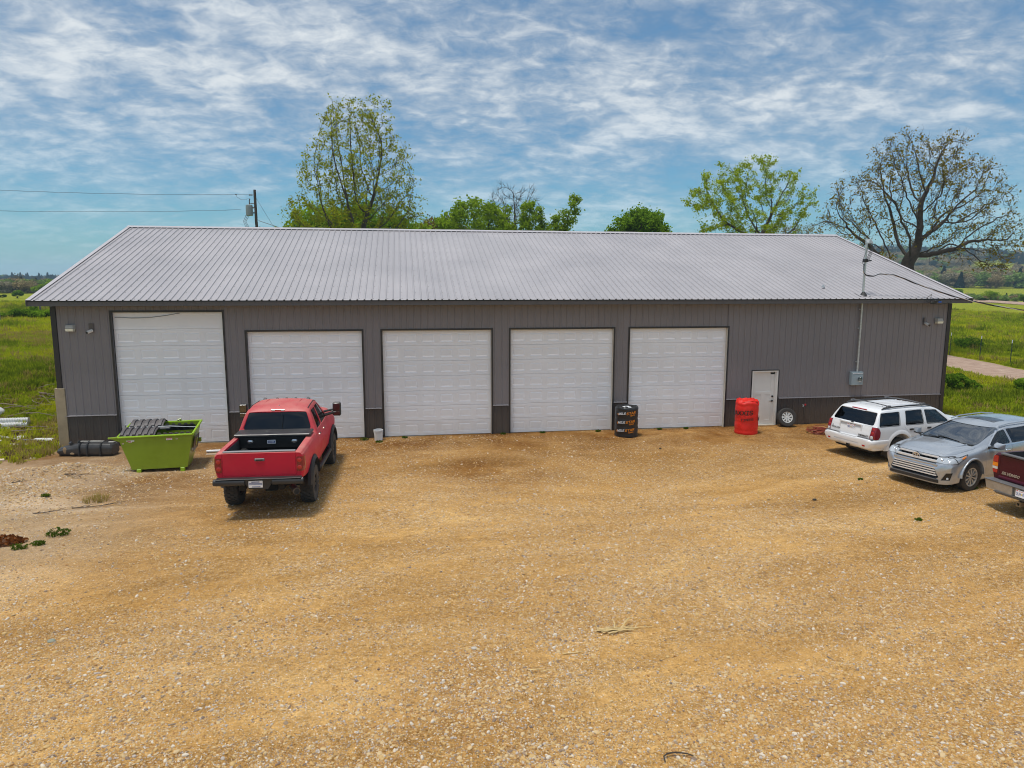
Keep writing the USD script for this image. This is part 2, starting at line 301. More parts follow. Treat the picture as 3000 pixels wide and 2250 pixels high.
# gravel lot
gravel_mat = usdkit.material(stage, LOOK + 'gravel', {
    'g': ('geometry', {}), 'sep': ('separate_xyz', {}),
    'warp': ('noise_texture', {'scale': 9.0, 'detail': 2.0}), 'wm': ('vector_math', {'math_type': 'multiply_add', 'vector2': (0.05, 0.05, 0.05)}),
    # two sizes of stones set in sand; a cell shows a stone only if its random number is under the local stoniness
    'v1': ('voronoi_texture', {'scale': 34.0}), 'v2': ('voronoi_texture', {'scale': 78.0}), 'c1': ('separate_color', {}), 'c2': ('separate_color', {}),
    'r1': ('rgb_ramp', {'ramp': [(0.0, (0.25, 0.12, 0.030)), (0.2, (0.44, 0.23, 0.060)), (0.42, (0.54, 0.33, 0.115)), (0.55, (0.31, 0.19, 0.085)), (0.68, (0.62, 0.47, 0.27)), (0.80, (0.46, 0.40, 0.33)), (0.92, (0.70, 0.60, 0.46)), (1.0, (0.12, 0.08, 0.05))]}),
    'r2': ('rgb_ramp', {'ramp': [(0.0, (0.22, 0.10, 0.022)), (0.22, (0.44, 0.22, 0.048)), (0.45, (0.55, 0.31, 0.085)), (0.65, (0.36, 0.21, 0.075)), (0.80, (0.60, 0.44, 0.23)), (0.92, (0.44, 0.36, 0.29)), (1.0, (0.72, 0.60, 0.44))]}),
    'sand': ('noise_texture', {'scale': 3.5, 'detail': 10.0, 'roughness': 0.72}), 'rs': ('rgb_ramp', {'ramp': [(0.3, (0.36, 0.198, 0.060)), (0.7, (0.50, 0.292, 0.098))]}),
    'tm': ('mapping', {'rotation': (0, 0, -0.45), 'scale': (0.55, 1.5, 1.0)}),
    'k1': ('noise_texture', {'scale': 0.50, 'detail': 8.0, 'roughness': 0.66, 'distortion': 0.7}), 'k1m': ('map_range', {'range_type': 'smoothstep', 'from_min': 0.38, 'from_max': 0.60, 'to_min': 0.30, 'to_max': 0.98, 'clamp': True}),
    'k2': ('noise_texture', {'scale': 5.0, 'detail': 5.0, 'roughness': 0.65}), 'k2m': ('map_range', {'from_min': 0.36, 'from_max': 0.62, 'to_min': -0.22, 'to_max': 0.22, 'clamp': True}), 'dens': ('math', {'math_type': 'add', 'use_clamp': True}), 'dens2': ('math', {'math_type': 'multiply_add', 'value2': 0.75, 'value3': 0.28}),
    'p1': ('math', {'math_type': 'less_than'}), 'e1': ('map_range', {'from_min': 0.30, 'from_max': 0.46, 'to_min': 1.0, 'to_max': 0.0, 'clamp': True}), 'm1': ('math', {'math_type': 'multiply'}),
    'p2': ('math', {'math_type': 'less_than'}), 'e2': ('map_range', {'from_min': 0.32, 'from_max': 0.52, 'to_min': 1.0, 'to_max': 0.0, 'clamp': True}), 'm2': ('math', {'math_type': 'multiply'}),
    'mixa': ('mix_color', {}), 'mixb': ('mix_color', {}),
    't1': ('noise_texture', {'scale': 0.17, 'detail': 11.0, 'roughness': 0.70, 'distortion': 0.9}), 'tr': ('rgb_ramp', {'ramp': [(0.30, (0.66, 0.60, 0.50)), (0.45, (0.95, 0.93, 0.90)), (0.56, (1.14, 1.18, 1.28)), (0.66, (1.32, 1.46, 1.76))]}), 'mt': ('mix_color', {'blend_type': 'multiply', 'fac': 1.0, 'use_clamp': False}),
    # damp brown soil along the wall with the building's shade painted in, in front of the dumpster and in one worn hollow
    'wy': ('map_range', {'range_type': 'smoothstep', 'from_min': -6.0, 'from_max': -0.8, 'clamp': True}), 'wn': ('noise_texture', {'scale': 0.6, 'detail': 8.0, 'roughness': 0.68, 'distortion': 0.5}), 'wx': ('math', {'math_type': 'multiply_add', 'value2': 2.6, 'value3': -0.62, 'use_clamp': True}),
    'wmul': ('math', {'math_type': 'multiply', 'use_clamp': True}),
    's1': ('vector_math', {'math_type': 'distance', 'vector2': (4.2, -4.7, 0)}), 's1m': ('map_range', {'range_type': 'smoothstep', 'from_min': 2.6, 'from_max': 0.4, 'clamp': True}),
    's2': ('vector_math', {'math_type': 'distance', 'vector2': (13.2, -4.6, 0)}), 's2m': ('map_range', {'range_type': 'smoothstep', 'from_min': 3.2, 'from_max': 0.4, 'clamp': True}),
    's3': ('vector_math', {'math_type': 'distance', 'vector2': (11.6, -15.6, 0)}), 's3m': ('map_range', {'range_type': 'smoothstep', 'from_min': 1.8, 'from_max': 0.2, 'to_max': 0.7, 'clamp': True}),
    'sa': ('math', {'math_type': 'maximum'}), 'sb': ('math', {'math_type': 'maximum'}), 'sc': ('math', {'math_type': 'multiply'}), 'sd': ('math', {'math_type': 'maximum', 'use_clamp': True}),
    'wet_shade': ('mix_color', {'blend_type': 'multiply', 'b': (0.46, 0.34, 0.20)}),
    'gx': ('map_range', {'range_type': 'smoothstep', 'from_min': 7.5, 'from_max': 2.0, 'clamp': True}), 'gy': ('map_range', {'range_type': 'smoothstep', 'from_min': -13.0, 'from_max': -8.0, 'clamp': True}), 'gxy': ('math', {'math_type': 'multiply'}), 'gn': ('math', {'math_type': 'multiply', 'value2': 0.62}), 'grey': ('mix_color', {'b': (0.44, 0.35, 0.25)}),
    'h1': ('math', {'math_type': 'multiply_add', 'value2': 0.45}), 'h2': ('math', {'math_type': 'multiply_add', 'value2': 0.25}),
    'k3': ('noise_texture', {'scale': 11.0, 'detail': 7.0, 'roughness': 0.78}), 'k3r': ('rgb_ramp', {'ramp': [(0.32, (0.50, 0.45, 0.40)), (0.46, (0.92, 0.90, 0.88)), (0.56, (1.12, 1.14, 1.18)), (0.68, (1.60, 1.72, 1.95))]}), 'm3': ('mix_color', {'blend_type': 'multiply', 'use_clamp': False}), 'm3f': ('math', {'math_type': 'multiply_add', 'value2': 0.75, 'value3': 0.25}),
    'sm': ('mapping', {'mapping_type': 'texture', 'rotation': (0, 0, 0.44), 'scale': (5.0, 0.42, 1.0)}), 'k4': ('noise_texture', {'scale': 1.0, 'detail': 4.0, 'roughness': 0.55}), 'k4m': ('map_range', {'range_type': 'smoothstep', 'from_min': 0.54, 'from_max': 0.66, 'to_min': 0.0, 'to_max': -0.42, 'clamp': True}), 'dk': ('math', {'math_type': 'add'}),
    'k5': ('noise_texture', {'scale': 42.0, 'detail': 3.0, 'roughness': 0.8}), 'k5r': ('rgb_ramp', {'ramp': [(0.32, (0.62, 0.60, 0.57)), (0.68, (1.36, 1.38, 1.42))]}), 'm5': ('mix_color', {'blend_type': 'multiply', 'fac': 0.8, 'use_clamp': False}),
    'b': ('bump', {'strength': 1.0, 'distance': 0.025}), 'p': ('principled_bsdf', {'roughness': 0.92, 'specular_ior_level': 0.10})},
    [('g.position', 'k3.vector'), ('k3.fac', 'k3r.fac'), ('dens.value', 'm3f.value1'), ('m3f.value', 'm3.fac'), ('mixb.result', 'm3.a'), ('k3r.color', 'm3.b'), ('g.position', 'sm.vector'), ('sm.vector', 'k4.vector'), ('k4.fac', 'k4m.value'), ('k4m.result', 'dk.value1'), ('k2m.result', 'dk.value2'), ('g.position', 'k5.vector'), ('k5.fac', 'k5r.fac'), ('m3.result', 'm5.a'), ('k5r.color', 'm5.b'),
     ('g.position', 'sep.vector'), ('g.position', 'warp.vector'), ('warp.color', 'wm.vector1'), ('g.position', 'wm.vector3'), ('wm.vector', 'v1.vector'), ('wm.vector', 'v2.vector'),
     ('v1.color', 'c1.color'), ('v2.color', 'c2.color'), ('c1.r', 'r1.fac'), ('c2.r', 'r2.fac'), ('g.position', 'sand.vector'), ('sand.fac', 'rs.fac'),
     ('g.position', 'tm.vector'), ('tm.vector', 'k1.vector'), ('k1.fac', 'k1m.value'), ('g.position', 'k2.vector'), ('k2.fac', 'k2m.value'), ('k1m.result', 'dens.value1'), ('dk.value', 'dens.value2'), ('dens.value', 'dens2.value1'),
     ('c1.g', 'p1.value1'), ('dens.value', 'p1.value2'), ('v1.distance', 'e1.value'), ('p1.value', 'm1.value1'), ('e1.result', 'm1.value2'), ('c2.g', 'p2.value1'), ('dens2.value', 'p2.value2'), ('v2.distance', 'e2.value'), ('p2.value', 'm2.value1'), ('e2.result', 'm2.value2'),
     ('rs.color', 'mixa.a'), ('r2.color', 'mixa.b'), ('m2.value', 'mixa.fac'), ('mixa.result', 'mixb.a'), ('r1.color', 'mixb.b'), ('m1.value', 'mixb.fac'),
     ('tm.vector', 't1.vector'), ('t1.fac', 'tr.fac'), ('m5.result', 'grey.a'), ('grey.result', 'mt.a'), ('tr.color', 'mt.b'),
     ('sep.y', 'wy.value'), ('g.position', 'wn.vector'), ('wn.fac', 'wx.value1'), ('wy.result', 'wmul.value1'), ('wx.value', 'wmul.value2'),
     ('g.position', 's1.vector1'), ('s1.value', 's1m.value'), ('g.position', 's2.vector1'), ('s2.value', 's2m.value'), ('g.position', 's3.vector1'), ('s3.value', 's3m.value'), ('s1m.result', 'sa.value1'), ('s2m.result', 'sa.value2'), ('sa.value', 'sb.value1'), ('s3m.result', 'sb.value2'), ('sb.value', 'sc.value1'), ('wx.value', 'sc.value2'), ('sc.value', 'sd.value1'), ('wmul.value', 'sd.value2'), ('sd.value', 'wet_shade.fac'),
     ('sep.x', 'gx.value'), ('sep.y', 'gy.value'), ('gx.result', 'gxy.value1'), ('gy.result', 'gxy.value2'), ('gxy.value', 'gn.value1'), ('gn.value', 'grey.fac'), ('mt.result', 'wet_shade.a'), ('wet_shade.result', 'p.base_color'),
     ('m1.value', 'h1.value1'), ('m2.value', 'h2.value1'), ('sand.fac', 'h2.value3'), ('h2.value', 'h1.value3'), ('h1.value', 'b.height'), ('b.normal', 'p.normal')], surface='p.BSDF')
lx = np.concatenate([np.arange(-16, 0, 0.1), np.arange(0, 34, 0.075), np.arange(34, 61, 0.3)]); ly = np.concatenate([np.arange(-70, -22, 0.8), np.arange(-22, 0.55, 0.075)])
LX, LY = np.meshgrid(lx, ly, indexing='ij')
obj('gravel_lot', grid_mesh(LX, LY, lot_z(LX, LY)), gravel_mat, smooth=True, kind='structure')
def ground_z(x, y):
    g = land(x, y) - 0.6 * sstep(lot_inside(np.asarray(x, float), np.asarray(y, float)), 0.15, 1.2)
    return np.maximum(g, lot_z(x, y))
def gz(x, y): return float(ground_z(np.array([x]), np.array([y]))[0])
# ------------------------------------------------------------------ the metal building
M_wall = paint('wall_steel', (0.192, 0.178, 0.187), 0.45, 0.0, vary=0.05, scale=0.6, rand=0.035, dirt=(0.20, 0.15, 0.10), dirt_amt=0.05)
M_wains = paint('wainscot_steel', (0.050, 0.045, 0.047), 0.42, 0.0, vary=0.10, scale=0.8, dirt=(0.17, 0.12, 0.065), dirt_amt=0.28, rand=0.06)
M_trim = paint('dark_trim', (0.022, 0.020, 0.021), 0.40, vary=0.08)
M_fascia = paint('fascia_steel', (0.085, 0.078, 0.080), 0.38, vary=0.06)
M_roof = paint('roof_steel', (0.325, 0.308, 0.320), 0.42, 0.0, vary=0.08, scale=0.45, spec=0.6, rand=0.03)
M_rooftrim = paint('roof_trim_steel', (0.40, 0.375, 0.39), 0.40, vary=0.04)
M_door = paint('garage_door_white', (0.80, 0.82, 0.86), 0.42, vary=0.035, scale=0.7, dirt=(0.46, 0.36, 0.22), dirt_amt=0.24, rand=0.025)
M_jamb = paint('jamb_white', (0.62, 0.58, 0.50), 0.5, vary=0.06)
M_white = paint('white_paint', (0.70, 0.69, 0.66), 0.45, vary=0.05, dirt=(0.42, 0.33, 0.2), dirt_amt=0.16)
M_rubber = paint('black_rubber', (0.018, 0.018, 0.019), 0.62, vary=0.15)
M_concrete = paint('stained_concrete', (0.33, 0.27, 0.18), 0.85, vary=0.28, scale=2.2, bump=0.3, dirt=(0.25, 0.14, 0.05), dirt_amt=0.35)
M_galv = paint('galvanised', (0.50, 0.52, 0.52), 0.35, 0.6, vary=0.10, scale=9)
M_bolt = paint('screw_grey', (0.30, 0.28, 0.29), 0.4)

bld = thing('metal_building', 'long grey ribbed metal workshop with five white overhead doors and pale roof', 'building')
RIB = 0.2286; SHEET = 4 * RIB
def rib_profile(xa, xb, depth, minor=True):
    """(x, height) of a ribbed sheet between xa and xb, ribs every nine inches counted from zero"""
    pts = [(xa, 0.0)]; k = math.floor(xa / RIB) - 1
    while k * RIB < xb + RIB:
        c = k * RIB
        for dx, h in ((-0.030, 0), (-0.013, 1), (0.013, 1), (0.030, 0)) + (((0.080, 0), (0.086, .16), (0.096, .16), (0.102, 0), (0.128, 0), (0.134, .16), (0.144, .16), (0.150, 0)) if minor else ()):
            pts.append((c + dx, h * depth))
        k += 1
    pts.append((xb, 0.0)); pts = sorted(pts)
    xs = np.array([p[0] for p in pts]); hs = np.array([p[1] for p in pts]); keep = (xs >= xa) & (xs <= xb)
    X = np.concatenate([[xa], xs[keep & (xs > xa) & (xs < xb)], [xb]]); H = np.interp(X, xs, hs)
    return X, H
def ribbed(xa, xb, P0, P1, N, depth=0.019, thick=0.004, minor=True):
    """sheet whose rib profile runs along x; P0, P1 (y, z) its lower and upper edge; N (y, z) outward normal"""
    X, H = rib_profile(xa, xb, depth, minor); n = len(X); P0, P1, N = map(np.array, (P0, P1, N))
    def row(P, off): return np.stack([X, P[0] + N[0] * (H + off), P[1] + N[1] * (H + off)], 1)
    a, b, c, d = row(P0, thick), row(P1, thick), row(P0, 0), row(P1, 0)
    v = np.vstack([a, b, c, d]); i = np.arange(n - 1); f = []
    def quad(p, q, r, s_): f.append(np.stack([p, q, r], 1)); f.append(np.stack([p, r, s_], 1))
    quad(i, i + 1, n + i + 1, n + i); quad(2 * n + i, 3 * n + i, 3 * n + i + 1, 2 * n + i + 1); quad(2 * n + i, 2 * n + i + 1, i + 1, i); quad(n + i, n + i + 1, 3 * n + i + 1, 3 * n + i)
    for e, o in ((0, 1), (n - 1, 0)):
        q = [e, n + e, 3 * n + e, 2 * n + e] if o else [e, 2 * n + e, 3 * n + e, n + e]
        f.append(np.array([[q[0], q[1], q[2]], [q[0], q[2], q[3]]]))
    return TM(v, np.vstack(f))
DOORS = [(1.74, 5.06, 4.31, 5, 8), (5.79, 9.45, 3.66, 6, 7), (10.13, 13.80, 3.66, 6, 7), (14.48, 18.14, 3.66, 6, 7), (18.75, 22.41, 3.66, 6, 7)]
MAN = (23.45, 24.48, 2.07); WZ = 1.04
openings = [(a, b, h) for a, b, h, _, _ in DOORS] + [MAN]
def wall_strip(xa, xb, z0, z1):
    cuts = sorted({xa, xb} | {c for a, b, h in openings for c in (a, b) if xa < c < xb}); out = []
    for p, q in zip(cuts[:-1], cuts[1:]):
        z = z0
        for a, b, h in openings:
            if a <= (p + q) / 2 <= b: z = max(z, h)
        if z < z1 - 1e-3 and q - p > 0.012: out.append(ribbed(p, q, (0.0, z), (0.0, z1), (-1, 0)))
    return out
x = 0.14
while x < LB - 0.12:
    x2 = min(x + SHEET, LB - 0.12)
    up = wall_strip(x, x2, WZ + 0.02, EZ - 0.02); lo = wall_strip(x + (0.07 if x < 0.2 else 0), x2, 0.03, WZ - 0.015)
    if up: obj('wall_panel', join(up), M_wall, bld, smooth=False)
    if lo: obj('wainscot_panel', join(lo), M_wains, bld, smooth=False)
    x = x2
# ledge trim between the two colours, in the runs between openings
runs = []; c = 0.14
for a, b, h in sorted(openings): runs.append((c, a - 0.062)); c = b + 0.062
runs.append((c, LB - 0.12))
for a, b in runs:
    if b - a > 0.1: obj('ledge_trim', prism([(-0.052, WZ - 0.02), (-0.052, WZ - 0.012), (-0.012, WZ + 0.012), (-0.012, WZ + 0.02), (0.0, WZ + 0.02), (0.0, WZ - 0.02)], a, b, 'x'), M_wall, bld)
# structure behind the sheets: wall cores
core = []
c = 0.03
for a, b, h in sorted(openings): core.append(box(c, 0.012, 0.0, a - 0.02, 0.16, EZ)); core.append(box(a - 0.02, 0.012, h + 0.02, b + 0.02, 0.16, EZ)); c = b + 0.02
core.append(box(c, 0.012, 0.0, LB - 0.03, 0.16, EZ))
core += [box(0.03, 0.16, 0.0, 0.18, DB, EZ), box(LB - 0.18, 0.16, 0.0, LB - 0.03, DB, EZ), box(0.18, DB - 0.15, 0, LB - 0.18, DB, EZ)]
for gx0 in (0.03, LB - 0.18): core.append(prism([(0.16, EZ), (DB, EZ), (RIDGE_Y, RIDGE_Z - 0.22)], gx0, gx0 + 0.15, 'x'))
obj('wall_core', join(core), M_wains, bld, smooth=False)
obj('floor_slab', box(0.1, 0.02, -0.2, LB - 0.1, DB - 0.02, 0.012), M_concrete, bld, smooth=False)
# corner trims, concrete pier at the left corner
obj('corner_trim', join(box(-0.02, -0.032, 1.93, 0.13, 0.0, EZ - 0.02), box(-0.02, 0.0, 1.93, 0.03, 0.14, EZ - 0.02)), M_trim, bld, smooth=False)
obj('corner_trim', join(box(LB - 0.13, -0.032, 0.02, LB + 0.02, 0.0, EZ - 0.02), box(LB - 0.03, 0.0, 0.02, LB + 0.02, 0.14, EZ - 0.02)), M_trim, bld, smooth=False)
obj('concrete_pier', join(rbox(-0.10, -0.045, -0.3, 0.195, 0.012, 1.93, 0.012), rbox(-0.10, 0.012, -0.3, 0.03, DB, 1.93, 0.012)), M_concrete, bld, smooth=False)
# door openings
M_weather = paint('threshold_concrete', (0.30, 0.19, 0.09), 0.9, vary=0.2)
for a, b, h, cols, rows in DOORS:
    obj('door_trim', join(box(a - 0.062, -0.030, 0.0, a - 0.004, -0.001, h + 0.062), box(b + 0.004, -0.030, 0.0, b + 0.062, -0.001, h + 0.062), box(a - 0.004, -0.030, h + 0.004, b + 0.004, -0.001, h + 0.062),
        box(a - 0.03, -0.001, 0.0, a - 0.002, 0.11, h + 0.02), box(a - 0.002, -0.001, h + 0.002, b + 0.002, 0.11, h + 0.02)), M_trim, bld, smooth=False)
    obj('door_jamb', box(b + 0.001, -0.028, 0.0, b + 0.02, 0.15, h), M_jamb, bld, smooth=False)
    dr = obj('garage_door', box(a, 0.150, 0.0, b, 0.158, h), M_door, bld, smooth=False)
    obj('bottom_seal', rbox(a + 0.004, 0.085, 0.002, b - 0.004, 0.149, 0.028, 0.008), M_rubber, dr)
    sh = (h - 0.03) / rows
    for r in range(rows):
        z0 = 0.03 + r * sh; z1 = z0 + sh - 0.006
        blank = (rows == 8 and r == rows - 1)
        w = (b - a) / cols; parts = []
        px0 = [a + c * w + 0.088 for c in range(cols)]; px1 = [a + (c + 1) * w - 0.088 for c in range(cols)]; pz0, pz1 = z0 + 0.115, z1 - 0.115
        face = sg.box(a + 0.003, z0, b - 0.003, z1)
        if not blank:
            for c in range(cols): face = face.difference(sg.box(px0[c], pz0, px1[c], pz1))
        body = prism(face, 0.100, 0.149, 'y'); parts = [body]
        # pressed lines along the section
        for zz in (z0 + 0.012, z0 + 0.050, z1 - 0.034, z1 - 0.072):
            parts.append(prism([(0.0995, zz), (0.0975, zz + 0.006), (0.0975, zz + 0.014), (0.0995, zz + 0.020)], a + 0.004, b - 0.004, 'x'))
        obj('door_section', join(parts), M_door, dr, smooth=False)
        if not blank:
            for c in range(cols):
                xa, xb = px0[c], px1[c]; e = 0.028; g = 0.0
                o = np.array([[xa, 0.104, pz0], [xb, 0.104, pz0], [xb, 0.104, pz1], [xa, 0.104, pz1]])
                i1 = np.array([[xa + .012, 0.109, pz0 + .012], [xb - .012, 0.109, pz0 + .012], [xb - .012, 0.109, pz1 - .012], [xa + .012, 0.109, pz1 - .012]])
                i2 = np.array([[xa + .05, 0.0975, pz0 + .05], [xb - .05, 0.0975, pz0 + .05], [xb - .05, 0.0975, pz1 - .05], [xa + .05, 0.0975, pz1 - .05]])
                v = np.vstack([o, i1, i2]); f = []
                for s0, s1 in ((0, 4), (4, 8)):
                    for j in range(4): p, q = j, (j + 1) % 4; f += [(s0 + p, s0 + q, s1 + q), (s0 + p, s1 + q, s1 + p)]
                f += [(8, 9, 10), (8, 10, 11)]
                obj('raised_panel', TM(v, f), M_door, dr, smooth=False)
    obj('door_threshold', rbox(a - 0.02, -0.10, -0.15, b + 0.02, 0.15, 0.001, 0.01), M_weather, bld, smooth=False)
# a loose dark cord across the top of the tall door
obj('loose_cord', tube([(1.80, 0.085, 4.16), (2.3, 0.08, 4.13), (2.8, 0.078, 4.14), (3.3, 0.08, 4.20), (3.75, 0.085, 4.28)], 0.008, 5), paint('cord_blue', (0.05, 0.07, 0.10), 0.5), bld)
# entry door
a, b, h = MAN
obj('door_trim', join(box(a - 0.03, -0.028, 0.0, a - 0.001, -0.001, h + 0.03), box(b + 0.001, -0.028, 0.0, b + 0.03, -0.001, h + 0.03), box(a - 0.001, -0.028, h + 0.001, b + 0.001, -0.001, h + 0.03)), M_trim, bld, smooth=False)
ed = obj('entry_door', prism(sg.box(a + 0.06, 0.06, b - 0.10, h - 0.055).difference(sg.box(a + 0.20, 1.28, b - 0.24, 1.88)).difference(sg.box(a + 0.20, 0.22, a + 0.41, 1.18)).difference(sg.box(b - 0.45, 0.22, b - 0.24, 1.18)), 0.055, 0.10, 'y'), M_white, bld, smooth=False)
for q in ((a + 0.20, 1.28, b - 0.24, 1.88), (a + 0.20, 0.22, a + 0.41, 1.18), (b - 0.45, 0.22, b - 0.24, 1.18)):
    obj('door_panel', join(box(q[0], 0.068, q[1], q[2], 0.09, q[3])), M_white, ed, smooth=False)
obj('door_frame', join(rbox(a, -0.02, 0.0, a + 0.055, 0.12, h, 0.004), rbox(b - 0.055, -0.02, 0.0, b, 0.12, h, 0.004), rbox(a + 0.056, -0.02, h - 0.05, b - 0.056, 0.12, h, 0.004), box(b - 0.098, 0.02, 0.06, b - 0.056, 0.12, h - 0.051)), M_white, bld, smooth=False)
obj('door_sill', rbox(a + 0.056, -0.04, 0.0, b - 0.056, 0.12, 0.055, 0.006), M_jamb, bld, smooth=False)
M_black = paint('black_hardware', (0.012, 0.012, 0.012), 0.35)
kx = b - 0.165
obj('door_knob', join(cyl((kx, 0.054, 0.93), (kx, 0.03, 0.93), 0.034, 16), cyl((kx, 0.03, 0.93), (kx, 0.0, 0.93), 0.014, 12), rbox(kx - 0.13, -0.012, 0.918, kx + 0.014, 0.006, 0.942, 0.006)), M_black, ed)
obj('deadbolt', cyl((kx, 0.054, 1.10), (kx, 0.03, 1.10), 0.036, 16), M_black, ed)
st = obj('camera_sticker', box(b - 0.275, 0.0535, h - 0.145, b - 0.105, 0.0545, h - 0.060), M_black, ed, smooth=False)
obj('sticker_marks', join([box(b - 0.258, 0.0528, h - 0.090, b - 0.240, 0.0533, h - 0.074)] + [box(b - 0.228 + 0.025 * i, 0.0528, h - 0.086, b - 0.210 + 0.025 * i, 0.0533, h - 0.072) for i in range(4)]), M_white, st, smooth=False)
# roof sheets, front slope singly, rear slope too (few triangles)
slope = np.array([RIDGE_Y + OH, RIDGE_Z - (EZ + 0.17)]); sl = np.linalg.norm(slope); nrm = np.array([-slope[1], slope[0]]) / sl
RX0, RX1 = -OG, LB + OG
x = RX0 + 0.10
while x < RX1 - 0.10:
    x2 = min(x + SHEET, RX1 - 0.10)
    obj('roof_sheet', ribbed(x, x2, (-OH - 0.02, EZ + 0.17 - 0.008), (RIDGE_Y - 0.05, RIDGE_Z - 0.02), nrm, 0.030, 0.004, False), M_roof, bld, smooth=False)
    x = x2
back = []
x = RX0 + 0.10
while x < RX1 - 0.10:
    x2 = min(x + SHEET, RX1 - 0.10); s_ = ribbed(x, x2, (-OH - 0.02, EZ + 0.17 - 0.008), (RIDGE_Y - 0.05, RIDGE_Z - 0.02), nrm, 0.030, 0.004, False)
    v = np.array(s_.vertices); v[:, 1] = 2 * RIDGE_Y - v[:, 1]; obj('roof_sheet', TM(v, s_.faces[:, ::-1]), M_roof, bld, smooth=False); x = x2
obj('roof_deck', prism([(-OH + 0.02, EZ + 0.02), (-OH + 0.02, EZ + 0.15), (RIDGE_Y, RIDGE_Z - 0.035), (2 * RIDGE_Y + OH - 0.02, EZ + 0.15), (2 * RIDGE_Y + OH - 0.02, EZ + 0.02), (2 * RIDGE_Y, EZ + 0.02), (RIDGE_Y, RIDGE_Z - 0.22), (0, EZ + 0.02)], RX0 + 0.03, RX1 - 0.03, 'x'), M_trim, bld, smooth=False)
rc = 0.20
def up(d, o): # a point on the front slope d metres below the ridge, o metres above the sheet
    p = np.array([RIDGE_Y, RIDGE_Z]) - slope / sl * d; return p + nrm * o
p1, p2, p3 = up(rc, 0.030), up(rc, 0.044), up(0.0, 0.055)
mir = lambda p: (2 * RIDGE_Y - p[0], p[1])
obj('ridge_cap', prism([tuple(p1), tuple(p2), (RIDGE_Y, p3[1] + .004), mir(p2), mir(p1), (RIDGE_Y, p3[1] - .012)], RX0 - 0.01, RX1 + 0.01, 'x'), M_rooftrim, bld, smooth=False)
obj('closure_strip', join([prism([tuple(up(rc - .012, 0.005)), tuple(up(rc - .012, 0.028)), tuple(up(rc - .05, 0.028)), tuple(up(rc - .05, 0.005))], RX0 + 0.1, RX1 - 0.1, 'x')]), M_trim, bld, smooth=False)
for xa, xb in ((RX0 - 0.02, RX0 + 0.115), (RX1 - 0.115, RX1 + 0.02)):
    lo, hi = np.array([-OH - 0.03, EZ + 0.17 - 0.012]), np.array([RIDGE_Y, RIDGE_Z]) ; n_ = nrm
    q = [lo + n_ * 0.026, hi + np.array([0, .030]), hi + np.array([0, .036]), lo + n_ * 0.034]
    side = [lo - np.array([0, .16]), hi - np.array([0, .16]), hi + np.array([0, .030]), lo + n_ * 0.026]
    outx = (xa, xa + 0.02) if xa < 0 else (xb - 0.02, xb)
    for mirror in (False, True):
        pts = [prism([tuple(p) if not mirror else mir(p) for p in q], xa, xb, 'x'), prism([tuple(p) if not mirror else mir(p) for p in side], outx[0], outx[1], 'x')]
        obj('rake_trim', pts[0], M_rooftrim, bld, smooth=False); obj('rake_fascia', pts[1], M_fascia, bld, smooth=False)
# eave fascia with a narrow upper step, soffit
for ya, sgn in ((-OH, 1), (2 * RIDGE_Y + OH, -1)):
    obj('eave_fascia', join(box(RX0 + 0.0, ya, EZ, RX1 - 0.0, ya + 0.02 * sgn, EZ + 0.125), box(RX0, ya - 0.008 * sgn, EZ + 0.105, RX1, ya, EZ + 0.125), box(RX0, ya - 0.012 * sgn, EZ + 0.0, RX1, ya, EZ + 0.014)), M_fascia, bld, smooth=False)
    obj('eave_flashing', box(RX0, ya + 0.004 * sgn, EZ + 0.126, RX1, ya + 0.024 * sgn, EZ + 0.160), M_trim, bld, smooth=False)
    obj('soffit', box(RX0 + 0.02, ya + 0.022 * sgn, EZ + 0.004, RX1 - 0.02, ya + (OH + 0.0) * sgn, EZ + 0.018), M_fascia, bld, smooth=False)
# roof screws in rows (tiny, real geometry, one part)
sc = []
for d in np.arange(0.5, sl - 0.1, 0.61):
    for k in range(int((RX1 - RX0 - 0.4) / (2 * RIB))):
        X = (math.floor(RX0 / RIB) + 1 + 2 * k) * RIB + 0.06; p = up(d, 0.010); sc.append(((X, p[0], p[1])))
sc = np.array(sc); b0 = lathe([(0.013, -0.012), (0.013, 0.004), (0.006, 0.010)], 5); v0 = np.asarray(b0.vertices); nf = len(v0)
obj('roof_screws', TM((sc[:, None, :] + v0[None]).reshape(-1, 3), (np.asarray(b0.faces)[None] + nf * np.arange(len(sc))[:, None, None]).reshape(-1, 3)), M_bolt, bld, smooth=False, kind='stuff')
# ------------------------------------------------------------------ vehicle kit
KEYS = ('zb', 'wb', 'zs', 'ws', 'zl', 'wl', 'zt', 'wt', 'er', 'cr')   # bottom z, bottom half width, widest z, half width there, belt z, half width, top z, half width, edge radius, crown
def half_section(p, inset=0.0):
    zb, wb, zs, ws, zl, wl, zt, wt, er, cr = p
    zl = min(zl, zt - 0.03)
    P = np.array([(0, zb), (wb * 0.6, zb), (wb - 0.04, zb), (wb, zb + 0.05), (ws, zs), (ws, zs + 0.06), (wl, zl), (wt + (wl - wt) * 0.10, zt - er * 0.9), (wt - er * 0.35, zt - er * 0.25), (wt - er * 1.6, zt + cr * 0.35), (wt * 0.45, zt + cr * 0.85), (0, zt + cr)])
    for _ in range(2):      # corner cutting
        Q = [P[0]]
        for a, b in zip(P[:-1], P[1:]): Q += [a * 0.75 + b * 0.25, a * 0.25 + b * 0.75]
        Q.append(P[-1]); P = np.array(Q)
    return P
def section_params(keys, xs):
    kx = np.array([k[0] for k in keys], float); kv = np.array([k[1:] for k in keys], float)
    return np.stack([PchipInterpolator(kx, kv[:, j])(xs) for j in range(kv.shape[1])], 1)
